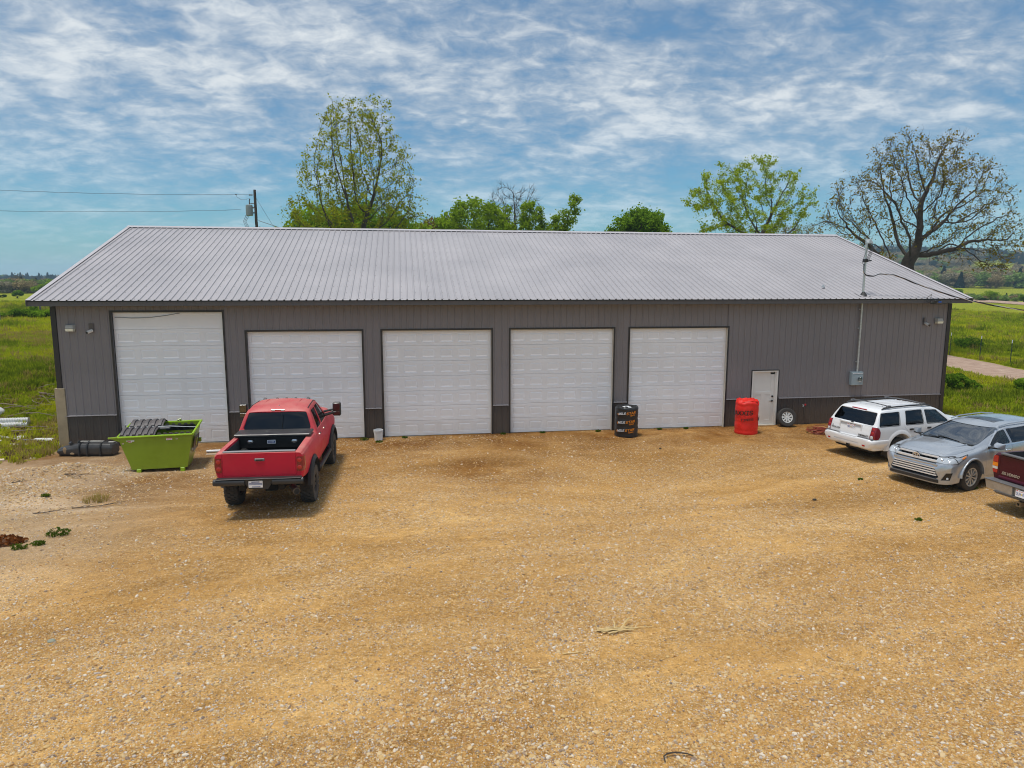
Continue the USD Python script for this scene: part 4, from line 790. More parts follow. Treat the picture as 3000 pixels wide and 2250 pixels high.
obj('gate_badge', prism([(-.11, 1.072), (-.04, 1.072), (-.025, 1.089), (.025, 1.089), (.04, 1.072), (.11, 1.072), (.095, 1.052), (.04, 1.052), (.025, 1.036), (-.025, 1.036), (-.04, 1.052), (-.095, 1.052)], xg + .012, xg + .03, 'x'), M_black, gate, smooth=False)
obj('rear_wiper', join(tube([(-.905 * k_ - .05, .02, 1.10), (-.88 * k_ - .05, -.30, 1.125)], .012, 6), tube([(-.885 * k_ - .055, .08, 1.12), (-.87 * k_ - .055, -.42, 1.13)], .008, 5), rbox(-.97, -.05, 1.075, -.90, .05, 1.115, .01)), M_black, ws)
obj('brake_light', rbox(-.755 * k_, -.27, 1.560 * k_, -.68 * k_, .27, 1.590 * k_, .008), M_redlens, ws)
for s_ in (-1, 1):
    lp = sg.Polygon([(-1.2, .72), (-.86, .72), (-.80, .80), (-.78, .93), (-.84, 1.06), (-.92, 1.085), (-1.2, 1.085)]).buffer(-.005)
    sel = mprism(lp, .745 * s_, 1.2 * s_, 'y')
    lamp = obj('tail_lamp', S.take(sel, shift=(-.004, .004 * s_, 0)), paint('dark_red_lens', (.17, .006, .012), .12, coat=.4), ws)
    for zz, mt in ((1.01, M_redlens), (.90, M_redlens), (.78, M_clearlens)):
        xl = end_x(K, .80, zz); obj('lamp_lens', rbox(xl - .010, .765 * s_, zz - .045, xl + .05, .855 * s_, zz + .042, .015), mt, lamp)
obj('body', tm(S.s), M_whitecar, ws)
# bumper: painted band with grey step pads, slots, reflectors
K2 = [(-1.22 * k_, .50, .62, .58, .70, .68, .70, .700, .64, .03, .0), (-1.18 * k_, .44, .80, .58, .880, .69, .86, .715, .80, .03, .0), (-1.02 * k_, .41, .86, .58, .940, .70, .925, .725, .88, .03, .0), (-.80 * k_, .40, .88, .58, .945, .70, .935, .725, .90, .03, .0), (-.50 * k_, .40, .88, .58, .935, .70, .925, .725, .88, .03, .0)]
bs = loft(K2, 30) - mf(tube([(RXA, -1.3, TR + .03), (RXA, 1.3, TR + .03)], .46, 40)) - mbox(-.92, -.8, .3, 0, .8, .9) - mbox(-1.3, -.46, .545, -1.145, .46, .575) - mbox(-1.3, -.30, .36, -1.0, .30, .47)
bmp = obj('rear_bumper', tm(bs), M_whitecar, ws)
obj('bumper_slot', box(-1.143, -.45, .546, -1.137, .45, .574), M_greyplastic, bmp, smooth=False)
for s_ in (-1, 1):
    obj('step_pad', rbox(-1.09, .34 * s_, .716, -.84, .875 * s_, .742, .008), M_greyplastic, bmp)
    obj('reflector', rbox(-1.168, .60 * s_, .50, -1.10, .70 * s_, .545, .006), M_redlens, bmp)
obj('step_pad', rbox(-1.14, -.34, .722, -.90, .34, .732, .004), M_whitecar, bmp)
obj('hitch', join(rbox(-1.10, -.045, .40, -.8, .045, .48, .006), rbox(-1.0, -.55, .40, -.9, .55, .46, .02), tube([(-.98, -.30, .36), (-.75, -.30, .36)], .05, 14), rbox(-.95, -.62, .30, -.45, -.20, .42, .05)), M_under, ws)
for ax in (RXA, FXA):
    for s_ in (-1, 1):
        arcs = np.linspace(-.05, PI + .05, 17)
        fl = [hull([(ax + rr * math.cos(a), yy * s_, TR + .03 + rr * math.sin(a)) for a in (a0, a1) for rr, yy in ((.458, hw - .03), (.458, hw + .022), (.53, hw + .018), (.60, hw - .02), (.60, hw - .04))]) for a0, a1 in zip(arcs[:-1], arcs[1:])]
        obj('fender_flare', join(fl), M_whitecar, ws)
        wheel_parts(ws, ax, (hw - .135) * s_, TR, .235, s_, .215, M_tyre, M_alloy, 5, sw=0.62, dark=M_under)
obj('underbody', join(rbox(-.9, -.7, .28, 3.2, .7, .46, .05), tube([(0, -.7, TR), (0, .7, TR)], .06, 10), hull([(x_, y_, z_) for x_ in (-.13, .13) for y_ in (-.12, .12) for z_ in (TR - .11, TR + .11)])), M_under, ws)
for s_ in (-1, 1): obj('mud_flap', rbox(-.50, .70 * s_, .17, -.47, .93 * s_, .46, .008), M_blackplastic, ws)
for s_ in (-1, 1):
    y0 = .69 * k_
    obj('roof_rail', tube([(-.55, y0 * s_, 1.555), (-.45, y0 * s_, 1.60), (-.2, y0 * s_, 1.612), (.6, y0 * s_, 1.622), (1.2, y0 * s_, 1.607), (1.42, y0 * s_, 1.565)], [.018, .026, .024, .024, .026, .018], 8), M_blackplastic, ws)
for xx in (-.28, 1.12):
    cb = obj('cross_bar', tube([(xx, -y0 - .02, 1.645), (xx + .02, -.2, 1.665), (xx + .02, .2, 1.665), (xx, y0 + .02, 1.645)], .016, 8), M_greyplastic, ws)
    for s_ in (-1, 1): obj('bar_foot', hull([(xx + dx, (y0 + dy) * s_, 1.615) for dx in (-.09, .09) for dy in (-.035, .035)] + [(xx + dx, (y0 + dy) * s_, 1.668) for dx in (-.055, .055) for dy in (-.025, .025)]), M_greyplastic, cb)
for yy in (-.40, -.2, 0, .2, .40): obj('roof_rib', tube([(-.45, yy, 1.583), (0, yy, 1.603), (.7, yy, 1.612), (1.25, yy, 1.590)], .014, 6), M_whitecar, ws)
for s_ in (-1, 1):
    mh = obj('side_mirror', hull([(1.96 + dx, (hw + dy) * s_, 1.06 + dz) for dx, dy, dz in ((0, .04, -.05), (0, .24, -.06), (0, .26, .09), (0, .05, .08), (.11, .06, -.03), (.11, .18, -.03), (.12, .18, .05), (.12, .06, .05), (.06, -.04, -.02), (.06, -.04, .03))]), M_whitecar, ws)
    obj('mirror_glass', rbox(1.953, (hw + .06) * s_, 1.02, 1.959, (hw + .225) * s_, 1.13, .003), M_mirror, mh)
    obj('side_moulding', tube([(.60, (hw + .004) * s_, .70), (2.0, (hw + .004) * s_, .70)], .020, 6), M_whitecar, ws)
obj('seats', join(rbox(1.15, -.66, .84, 1.30, -.16, 1.40, .06), rbox(1.15, .16, .84, 1.30, .66, 1.40, .06), rbox(.30, -.66, .84, .42, .66, 1.40, .06), tube([(1.70 + .18 * math.cos(a) * .35, .38 + .18 * math.sin(a), 1.10 + .18 * math.cos(a)) for a in np.linspace(0, 2 * PI, 17)], .018, 6), rbox(1.88, -.75, .85, 2.15, .75, 1.10, .06)), M_seat, ws)
# ------------------------------------------------------------------ silver SUV (seen from its front left corner)
M_satin = paint('satin_chrome', (.70, .71, .73), .26, .25, vary=.03)
M_silver = paint('silver_car_paint', (0.40, 0.43, 0.47), 0.24, 0.55, coat=0.6, vary=0.03, scale=1.2)
ss = thing('suv', 'silver grey SUV with chrome barred grille and sunroof facing the lot', 'car', (24.87, -7.58, 0.0), math.radians(196.6))
K = [  # origin front axle, x forward, listed from the tail to the nose
 (-3.94, .52, .70, .70, .78, 1.00, .76, 1.060, .70, .05, .0),
 (-3.84, .40, .84, .72, .900, 1.08, .880, 1.160, .80, .05, .0),
 (-3.66, .34, .88, .74, .940, 1.10, .920, 1.390, .760, .08, .02),
 (-3.50, .30, .90, .74, .955, 1.11, .935, 1.490, .700, .09, .03),
 (-2.80, .24, .91, .74, .962, 1.10, .945, 1.540, .680, .09, .05),
 (-1.90, .23, .91, .74, .962, 1.08, .945, 1.545, .680, .09, .06),
 (-1.46, .23, .91, .74, .962, 1.07, .942, 1.510, .670, .09, .06),
 (-1.24, .23, .91, .74, .962, 1.06, .940, 1.455, .680, .08, .06),
 (-.36, .23, .91, .74, .962, 1.06, .930, 1.135, .800, .05, .05),
 (-.24, .23, .91, .74, .960, 1.05, .925, 1.105, .800, .06, .06),
 (.35, .24, .90, .74, .955, .99, .905, 1.035, .740, .08, .07),
 (.62, .23, .89, .72, .945, .93, .880, .965, .690, .08, .05),
 (.78, .22, .84, .66, .900, .86, .830, .890, .660, .07, .03),
 (.88, .22, .72, .58, .780, .76, .740, .790, .600, .06, .02),
 (.95, .24, .56, .50, .600, .62, .580, .660, .480, .05, .01)]
FULL = loft(K, 100); INNER = loft(K, 100, inset=.012)
S = Body(FULL); TR = .378; FXA, RXA = 0.0, -2.79; hw = .962
for ax in (RXA, FXA):
    for s_ in (-1, 1): S.cut(mf(tube([(ax, s_ * .56, TR + .02), (ax, s_ * 1.3, TR + .02)], .440, 40)))
cavity = loft(K, 60, inset=0.05, x0=-3.62, x1=-.42) ^ mbox(-3.55, -1, .86, -.40, 1, 2.5)
S.cut(cavity)
obj('windscreen', S.take(mprism(soft([(-.765, 1.12), (.765, 1.12), (.655, 1.49), (-.655, 1.49)], .05), -1.38, -.20, 'x'), shift=(-.004, 0, -.006)), glass('reflective_windscreen', (.50, .58, .58), 3.0), ss)
obj('rear_window', S.take(mprism(soft([(-.66, 1.16), (.66, 1.16), (.62, 1.45), (-.62, 1.45)], .05), -4.0, -3.45, 'x')), M_glassdark, ss)
for s_ in (-1, 1):
    for poly, g in (([(-.66, 1.10), (-1.57, 1.115), (-1.57, 1.445), (-1.30, 1.405)], M_glassgreen), ([(-1.64, 1.115), (-2.54, 1.125), (-2.54, 1.46), (-1.64, 1.45)], M_glassdark), ([(-2.62, 1.13), (-3.42, 1.15), (-3.32, 1.40), (-2.62, 1.46)], M_glassdark)):
        pp = soft(poly, .03)
        obj('side_window', S.take(mprism(pp, .40 * s_, 1.2 * s_, 'y'), shift=(0, -.010 * s_, 0)), g, ss)
    trim = sg.Polygon([(-.62, 1.075), (-1.28, 1.425), (-1.57, 1.465), (-2.5, 1.48), (-3.36, 1.42), (-3.48, 1.13)]).buffer(.012)
    trim = trim.difference(trim.buffer(-.018))
    obj('window_trim', tm((loft(K, 80, inset=-.004) - INNER) ^ mprism(trim, .40 * s_, 1.2 * s_, 'y')), M_chrome, ss)
    for poly, hx in (([(-.56, .34), (-1.60, .34), (-1.60, 1.49), (-1.26, 1.455), (-.58, 1.09), (-.50, .95)], -1.42), ([(-1.62, .34), (-2.40, .34), (-2.44, .62), (-2.60, .86), (-2.58, 1.495), (-1.62, 1.49)], -2.42)):
        P_ = soft(poly, .03)
        d = obj('door', S.take(mprism(P_.buffer(-.005), .72 * s_, 1.2 * s_, 'y'), clear=mprism(P_, .74 * s_, 1.2 * s_, 'y')), M_silver, ss)
        obj('door_handle', rbox(hx - .10, (hw - .03) * s_, .935, hx + .10, (hw + .012) * s_, .970, .014), M_silver, d)
# bonnet
hp = sg.Polygon([(.66, -.60), (.66, .60), (.40, .74), (-.26, .80), (-.30, 0), (-.26, -.80), (.40, -.74)])
obj('bonnet', S.take(mprism(soft(hp, .03).buffer(-.004), .92, 1.3, 'z'), clear=mprism(soft(hp, .03), .93, 1.3, 'z')), M_silver, ss)
for s_ in (-1, 1): obj('bonnet_crease', tube([(.62, .42 * s_, .985), (.3, .50 * s_, 1.070), (-.22, .60 * s_, 1.140)], .014, 6), M_silver, ss)
# head lamps
for s_ in (-1, 1):
    hl = sg.Polygon([(.95, .770), (.62, .790), (.36, .900), (.20, .985), (.50, .935), (.95, .895)])
    lamp = obj('headlamp', S.take(mprism(hl, .53 * s_, 1.2 * s_, 'y'), shift=(.004, .003 * s_, 0)), paint('headlamp_lens', (.42, .45, .48), .08, .3, coat=.8), ss)
    side = tm((loft(K, 80, inset=-.008) - INNER) ^ mprism([(.26, .945), (.40, .885), (.46, .905), (.32, .955)], .78 * s_, 1.2 * s_, 'y'))
    obj('turn_signal', side, M_amber, lamp)
    rim_ = sg.Polygon([(.95, .770), (.62, .790), (.36, .900), (.20, .985), (.50, .935), (.95, .895)]); rim_ = rim_.buffer(.006).difference(rim_.buffer(-.006))
    obj('lamp_edge', tm((loft(K, 80, inset=-.006) - INNER) ^ mprism(rim_, .53 * s_, 1.2 * s_, 'y')), M_blackplastic, lamp)
    obj('lamp_divider', tm((loft(K, 80, inset=-.007) - INNER) ^ mprism([(.60, .80), (.625, .80), (.66, .93), (.635, .93)], .53 * s_, 1.2 * s_, 'y')), M_blackplastic, lamp)
    for xx, yy in ((.785, .64), (.72, .75)): obj('lamp_unit', trimesh.creation.icosphere(2, .038).apply_translation((xx, yy * s_, .838)), M_chrome, lamp)
# front end: grille opening, bars, lower intake
gp = sg.Polygon([(-.545, .74), (.545, .74), (.575, .80), (.53, .925), (-.53, .925), (-.575, .80)])
S.cut(mprism(gp, .70, 1.2, 'x')); lo = sg.Polygon([(-.60, .36), (.60, .36), (.66, .42), (.54, .655), (-.54, .655), (-.66, .42)]); S.cut(mprism(lo, .70, 1.2, 'x'))
for s_ in (-1, 1):
    fog = sg.Polygon([(.70 * s_, .34), (.86 * s_, .36), (.90 * s_, .56), (.80 * s_, .545)])
    pk = S.take(mprism(fog, .55, 1.2, 'x'), shift=(-.03, 0, 0)); fh = obj('fog_lamp', pk, M_black, ss)
    obj('lamp_lens', trimesh.creation.icosphere(2, .048).apply_translation((.77, .79 * s_, .405)), M_clearlens, fh)
obj('body', tm(S.s), M_silver, ss)
obj('grille_back', join(rbox(.66, -.60, .72, .705, .60, .94, .01), rbox(.66, -.66, .34, .705, .66, .67, .01)), M_black, ss)
def nose_x(y, z):
    """x of the nose surface at (y, z)"""
    xs = np.linspace(.60, .95, 60); pr = section_params(K, xs); best = .60
    for xx, p in zip(xs, pr):
        h = half_section(p); z_at = np.interp(z, h[:, 1], h[:, 0]) if z < h[:, 1].max() else -1
        if z_at > abs(y) and h[:, 1].min() < z < h[:, 1].max(): best = xx
    return best
def nose_bar(z, half, rz, d=0.012, sag=0.0):
    ys = np.linspace(-half, half, 15); prev = None; out = []
    pts = np.array([(nose_x(y, z + .001) + d - .02, y, z - sag * (y / half) ** 2) for y in ys]); pts[:, 0] = np.convolve(np.pad(pts[:, 0], 2, 'edge'), np.ones(5) / 5, 'valid')
    for a, b in zip(pts[:-1], pts[1:]): out.append(hull([(p[0] + dx, p[1], p[2] + dz) for p in (a, b) for dx in (-.05, .012) for dz in (-rz, rz * .8)]))
    return join(out)
obj('grille_bar', nose_bar(.895, .53, .022), M_satin, ss); obj('grille_bar', nose_bar(.800, .555, .026), M_satin, ss)
obj('bumper_band', nose_bar(.700, .60, .035, .016), M_silver, ss)
for z in (.635, .575, .515, .455): obj('grille_bar', nose_bar(z, .555 + (.635 - z) * .3, .016), M_satin, ss)
obj('lower_lip', nose_bar(.315, .66, .045, .03), M_blackplastic, ss); obj('lip_trim', nose_bar(.355, .62, .010, .03), M_greyplastic, ss)
ex = nose_x(0, .85) + .020
em = obj('emblem', place(join(*[TM(np.asarray(tube([(rx * math.cos(a) + ox, rz * math.sin(a) + oz, 0) for a in np.linspace(0, 2 * PI, 33)], .0085, 6).vertices), tube([(rx * math.cos(a) + ox, rz * math.sin(a) + oz, 0) for a in np.linspace(0, 2 * PI, 33)], .0085, 6).faces) for rx, rz, ox, oz in ((.095, .066, 0, 0), (.026, .060, 0, 0), (.060, .024, 0, .030))]), (ex + .012, 0, .848), (0, 1, 0), (0, 0, 1)), M_chrome, ss)
obj('emblem_back', tube([(ex - .03, 0, .848), (ex + .004, 0, .848)], .082, 24), M_black, em)
# sunroof, wipers, mirrors, wheels
sun_r = sg.box(-2.12, -.40, -1.62, .40).buffer(-.03).buffer(.03)
obj('sunroof', tm((loft(K, 80, inset=-.004) - INNER) ^ mprism(sun_r, 1.45, 1.9, 'z')), paint('sunroof_glass', (.03, .03, .032), .12, coat=.3), ss)
for s_ in (-1, 1): obj('roof_rail', tube([(-1.45, .64 * s_, 1.525), (-1.8, .65 * s_, 1.570), (-2.8, .65 * s_, 1.572), (-3.35, .64 * s_, 1.520)], .016, 6), M_silver, ss)
obj('wiper', join(tube([(-.30, .35, 1.160), (-.37, -.05, 1.190), (-.40, -.30, 1.200)], .011, 5), tube([(-.30, -.20, 1.170), (-.36, -.55, 1.180)], .010, 5), rbox(-.36, -.72, 1.12, -.24, .72, 1.150, .01)), M_black, ss)
for s_ in (-1, 1):
    mh = obj('side_mirror', hull([(-.74 + dx, (hw + dy) * s_, 1.135 + dz) for dx, dy, dz in ((-.02, .06, -.05), (-.02, .27, -.045), (-.02, .28, .08), (-.02, .06, .10), (.13, .08, -.03), (.12, .20, -.02), (.10, .20, .06), (.12, .08, .07), (.16, .12, .0))]), M_silver, ss)
    obj('mirror_base', hull([(-.72 + dx, (hw + dy) * s_, 1.10 + dz) for dx, dy, dz in ((-.05, -.06, -.03), (.12, -.06, -.03), (-.02, .26, -.012), (.10, .20, -.012), (-.05, -.05, .02), (.12, -.05, .02), (0, .24, .0))]), M_blackplastic, mh)
    obj('mirror_glass', rbox(-.768, (hw + .08) * s_, 1.10, -.762, (hw + .255) * s_, 1.215, .003), M_mirror, mh)
for ax in (RXA, FXA):
    for s_ in (-1, 1):
        wheel_parts(ss, ax, (hw - .135) * s_, TR, .235, s_, .245, M_tyre, M_alloy, 10, sw=0.36, hub=.055, dark=M_under)
        arcs = np.linspace(.02, PI - .02, 17)
        fl = [hull([(ax + rr * math.cos(a), yy * s_, TR + .02 + rr * math.sin(a)) for a in (a0, a1) for rr, yy in ((.443, hw - .05), (.443, hw + .012), (.475, hw + .010), (.50, hw - .04))]) for a0, a1 in zip(arcs[:-1], arcs[1:])]
        obj('arch_lip', join(fl), M_silver, ss)
obj('underbody', join(rbox(-3.5, -.70, .20, .70, .70, .42, .05)), M_under, ss)
obj('seats', join(rbox(-1.95, -.66, .88, -1.78, -.16, 1.34, .06), rbox(-1.95, .16, .88, -1.78, .66, 1.34, .06), rbox(-2.8, -.66, .88, -2.65, .66, 1.34, .06), rbox(-.95, -.78, .88, -.46, .78, 1.08, .06), tube([(-1.10 + .05 * math.cos(a), .38 + .18 * math.sin(a), 1.10 + .17 * math.cos(a)) for a in np.linspace(0, 2 * PI, 17)], .018, 6)), M_seat, ss)
obj('rear_view_mirror', rbox(-1.16, -.11, 1.36, -1.13, .11, 1.42, .01), M_black, ss)
# ------------------------------------------------------------------ maroon pickup at the right edge (rear corner in view)
M_maroon = paint('maroon_car_paint', (0.050, 0.001, 0.009), 0.34, 0.0, coat=0.15, spec=0.3, vary=0.14, scale=1.5)
mt_ = thing('pickup_truck', 'dark maroon pickup with chrome rear bumper cut off by the right edge', 'pickup truck', (25.84, -10.42, 0.0), math.radians(4.7))
K = [
 (-1.12, .70, .88, .98, .935, 1.24, .925, 1.300, .895, .05, .0),
 (-1.05, .62, .92, .98, .965, 1.26, .955, 1.340, .915, .05, .0),
 (.95, .52, .92, .96, .985, 1.26, .970, 1.345, .925, .05, .0),
 (1.02, .50, .92, .96, .985, 1.26, .970, 1.345, .925, .05, .0),
 (1.06, .50, .92, .96, .985, 1.30, .960, 1.390, .900, .05, .0),
 (1.20, .48, .92, .96, .985, 1.30, .960, 1.750, .740, .09, .02),
 (1.32, .48, .92, .96, .985, 1.30, .960, 1.830, .705, .10, .03),
 (2.20, .48, .92, .96, .985, 1.30, .960, 1.850, .690, .10, .035),
 (2.50, .48, .92, .96, .985, 1.29, .955, 1.780, .700, .10, .03),
 (3.10, .48, .92, .96, .985, 1.27, .950, 1.380, .840, .06, .03),
 (3.25, .50, .92, .96, .985, 1.25, .945, 1.330, .840, .07, .04),
 (4.10, .54, .92, .94, .970, 1.14, .930, 1.220, .800, .08, .04),
 (4.35, .60, .86, .92, .900, 1.08, .850, 1.130, .700, .08, .02)]
S = Body(loft(K, 80)); TR = .385
for ax in (0.0, 3.63):
    for s_ in (-1, 1): S.cut(mf(tube([(ax, s_ * .60, TR + .05), (ax, s_ * 1.3, TR + .05)], .475, 36)))
S.cut(mbox(-1.03, -.80, .80, .95, .80, 2.4))
S.cut(loft(K, 60, inset=.05, x0=1.15, x1=3.0) ^ mbox(1.14, -1, .95, 3.0, 1, 2.5))
obj('rear_window', S.take(mprism(soft([(-.66, 1.40), (.66, 1.40), (.60, 1.74), (-.60, 1.74)], .05), .9, 1.5, 'x'), shift=(.01, 0, 0)), M_glassdark, mt_)
obj('windscreen', S.take(mprism(soft([(-.80, 1.39), (.80, 1.39), (.62, 1.76), (-.62, 1.76)], .05), 2.35, 3.3, 'x'), shift=(-.01, 0, 0)), M_glassclear, mt_)
for s_ in (-1, 1):
    obj('side_window', S.take(mprism(soft([(1.26, 1.33), (2.85, 1.33), (2.42, 1.74), (1.40, 1.74)], .04), .45 * s_, 1.2 * s_, 'y'), shift=(0, -.01 * s_, 0)), M_glassdark, mt_)
    d = obj('door', S.take(mprism(soft([(1.55, .56), (2.95, .56), (2.95, 1.30), (2.46, 1.77), (1.55, 1.79)], .04).buffer(-.005), .75 * s_, 1.2 * s_, 'y'), clear=mprism(soft([(1.55, .56), (2.95, .56), (2.95, 1.30), (2.46, 1.77), (1.55, 1.79)], .04), .77 * s_, 1.2 * s_, 'y')), M_maroon, mt_)
tg = sg.box(-.755, .72, .755, 1.6)
gate = obj('tailgate', S.take(mprism(tg.buffer(-.006), -1.3, -1.03, 'x'), clear=mprism(tg, -1.3, -1.03, 'x')), M_maroon, mt_)
obj('tailgate_cap', rbox(-1.145, -.750, 1.318, -1.035, .750, 1.362, .012), M_greyplastic, gate)
obj('tailgate_fold', tube([(-1.115, -.74, .775), (-1.115, .74, .775)], .045, 10), M_maroon, gate)
obj('tailgate_handle', rbox(-1.135, -.14, 1.13, -1.10, .14, 1.21, .015), M_blackplastic, gate)
text_on(gate, 'lettering', 'SILVERADO', .062, paint('badge_tan', (.45, .40, .32), .35, .3), (-1.1225, .69, .865), (0, -1, 0), (0.03, 0, 1), stretch=0.92, slant=0.25)
for s_ in (-1, 1):
    for nm, z0, z1, mt in (('tail_lamp', 1.115, 1.27, M_redlens), ('turn_signal', 1.015, 1.105, M_amber), ('reversing_lamp', .950, 1.008, M_clearlens), ('tail_lamp', .860, .943, M_redlens)):
        P_ = sg.box(.80, z0, 1.1, z1) if s_ > 0 else sg.box(-1.1, z0, -.80, z1)
        obj(nm, S.take(mprism(P_, -1.3, -1.0, 'x'), shift=(-.005, .004 * s_, 0)), mt, mt_)
obj('body', tm(S.s), M_maroon, mt_)
obj('bed_liner', join(box(-1.028, -.795, .802, .945, .795, .814), box(-1.028, -.795, .814, .945, -.785, 1.34), box(-1.028, .785, .814, .945, .795, 1.34), box(.935, -.785, .814, .945, .785, 1.34)), M_blackplastic, mt_, smooth=False)
# step bumper: chrome face either side of the plate recess, grey tread on top, dark valance
def wing(s_):
    return hull([(-1.34, .20 * s_, .70), (-1.34, .20 * s_, .50), (-1.34, .90 * s_, .70), (-1.31, .88 * s_, .50), (-1.18, 1.0 * s_, .70), (-1.18, .97 * s_, .53), (-1.10, 1.0 * s_, .70), (-1.10, .97 * s_, .53), (-1.20, .20 * s_, .70), (-1.20, .20 * s_, .50)])
bmp = obj('rear_bumper', join(wing(1), wing(-1), rbox(-1.29, -.20, .50, -1.20, .20, .70, .01)), paint('worn_chrome', (.36, .345, .32), .28, .4, vary=.12, scale=4), mt_)
obj('bumper_tread', join(rbox(-1.35, -.93, .702, -1.08, .93, .728, .008)), M_greyplastic, bmp)
obj('bumper_valance', hull([(-1.36, y, .495) for y in (-.66, .66)] + [(-1.30, y, .43) for y in (-.62, .62)] + [(-1.16, y, .495) for y in (-.66, .66)] + [(-1.16, y, .43) for y in (-.62, .62)]), M_greyplastic, bmp)
licence_plate(bmp, (-1.345, -0.05, .595), (0, -1, 0), (0.1, 0, 1), ('DUH', 'R4G'))
obj('hitch_receiver', tm(mbox(-1.36, -.055, .30, -1.0, .055, .405) - mbox(-1.4, -.032, .322, -1.05, .032, .383)), paint('worn_steel', (.20, .15, .09), .5, .5), mt_, smooth=False)
obj('chassis', join(rbox(-1.1, -.5, .42, 4.0, -.38, .56, .02), rbox(-1.1, .38, .42, 4.0, .5, .56, .02), rbox(-.9, -.45, .36, 3.8, .45, .50, .04), tube([(0, -.8, TR), (0, .8, TR)], .06, 10)), M_under, mt_)
for ax in (0.0, 3.63):
    for s_ in (-1, 1): wheel_parts(mt_, ax, .85 * s_, TR, .26, s_, .21, M_tyre, M_alloy, 6, dark=M_under)
# ------------------------------------------------------------------ things on the lot and on the wall
rng = np.random.default_rng(5)
# --- lime dumpster
M_lime = paint('lime_paint', (0.175, 0.262, 0.003), 0.36, coat=0.2, vary=0.10, scale=1.8, dirt=(0.16, 0.20, 0.02), dirt_amt=0.30, bump=0.03, bscale=6)
M_lid = paint('lid_plastic', (0.045, 0.042, 0.046), 0.50, vary=0.2, dust=(.20, .17, .16), dust_amt=.25)
dp = thing('dumpster', 'lime green steel dumpster with black ribbed lids left of the red pickup', 'dumpster', (3.22, -3.62, 0.0), math.radians(5))
D = 1.36
def dump_solid(o=0.0):
    f = [(0.10 + o, .12 + o), (1.52 - o, .12 + o), (1.70 - o, 1.055), (-.20 + o * 1.5, 1.045)]; b = [(0.10 + o, .30 + o), (1.50 - o, .30 + o), (1.70 - o, 1.175), (-.20 + o * 1.5, 1.165)]
    return Manifold.hull_points(np.array([(x, 0.0 + o, z) for x, z in f] + [(x, D - o, z) for x, z in b] + [(0.10 + o, .75, .12 + o), (1.52 - o, .75, .12 + o)], np.float32))
top_cut = Manifold.hull_points(np.array([(x, y, z) for x in (-.6, 2.2) for y, z in ((.0 - .02, 1.045), (D + .02, 1.165), (-.02, 1.6), (D + .02, 1.6))], np.float32))
obj('body', tm(dump_solid() - (dump_solid(.02) + top_cut.translate((0, 0, -.01)) ^ dump_solid(.02).translate((0, 0, .25)) + dump_solid(.02)).translate((0, 0, .03))), M_lime, dp, smooth=False)
obj('rim', join(tube([(-.20, -.012, 1.05), (1.71, -.012, 1.06)], .026, 8), tube([(-.20, D + .012, 1.17), (1.71, D + .012, 1.18)], .026, 8), tube([(1.71, -.012, 1.06), (1.71, D + .012, 1.18)], .034, 8), tube([(-.21, -.012, 1.05), (-.21, D + .012, 1.17)], .026, 8)), paint('lime_paint_bright', (0.25, 0.42, 0.008), .4), dp)
obj('lip', join(tube([(-.43, -.02, 1.045), (-.20, -.005, 1.05)], [.024, .03], 8), hull([(-.42, y, 1.04) for y in (-.02, .08)] + [(-.16, y, z) for y in (-.01, .10) for z in (.93, 1.05)])), M_lime, dp)
for x0 in (.22, 1.34):
    for y0 in (-.03, .62): obj('foot', rbox(x0, y0, -.01, x0 + .11, y0 + .13, .125, .008), paint('lime_paint_bright', (0.22, 0.40, 0.008), .4), dp)
obj('lift_pocket', join(rbox(1.56, .96, .62, 1.74, 1.08, .74, .01)), M_lime, dp)
obj('warning_panel', hull([(1.60 + (z - .50) * .17 + dx, y, z) for z in (.50, .93) for y in (.22, .92) for dx in (.045, .052)]), M_black, dp)
obj('panel_mark', hull([(1.662 + (z - .50) * .17 + dx - .008, y, z) for z in (.62, .84) for y in (.50, .66) for dx in (.0, .004)]), M_lime, dp)
def decal(x, z, w, h, lines):
    d = obj('decal', box(x, -.006, z, x + w, -.002, z + h), M_plate, dp, smooth=False)
    obj('decal_print', join([box(x + a * w, -.0085, z + b * h, x + c * w, -.0065, z + e * h) for a, b, c, e in lines]), M_platered, d, smooth=False)
decal(.02, .925, .19, .03, [(.08, .2, .55, .8)]); decal(.07, .895, .08, .022, [(.1, .3, .9, .7)]); decal(1.02, .92, .155, .065, [(0, .72, 1, 1.0), (.1, .42, .9, .5), (.1, .2, .9, .28)]); decal(1.27, .935, .05, .02, [(.1, .3, .9, .7)])
decal(-.10, .865, .05, .02, [(.1, .3, .9, .7)])
obj('bracket', join(rbox(1.05, D - .01, 1.15, 1.09, D + .05, 1.25, .006), rbox(1.12, D - .01, 1.15, 1.16, D + .05, 1.25, .006), rbox(1.05, D - .01, 1.225, 1.16, D + .05, 1.255, .006)), M_lime, dp)
rimz = lambda y: 1.05 + .12 * y / D
obj('cross_bar', join(rbox(-.20, .58, 1.11, 1.0, .74, 1.16, .012), tube([(-.20, .55, 1.14), (-.20, .80, 1.22)], .03, 6)), M_greyplastic, dp)
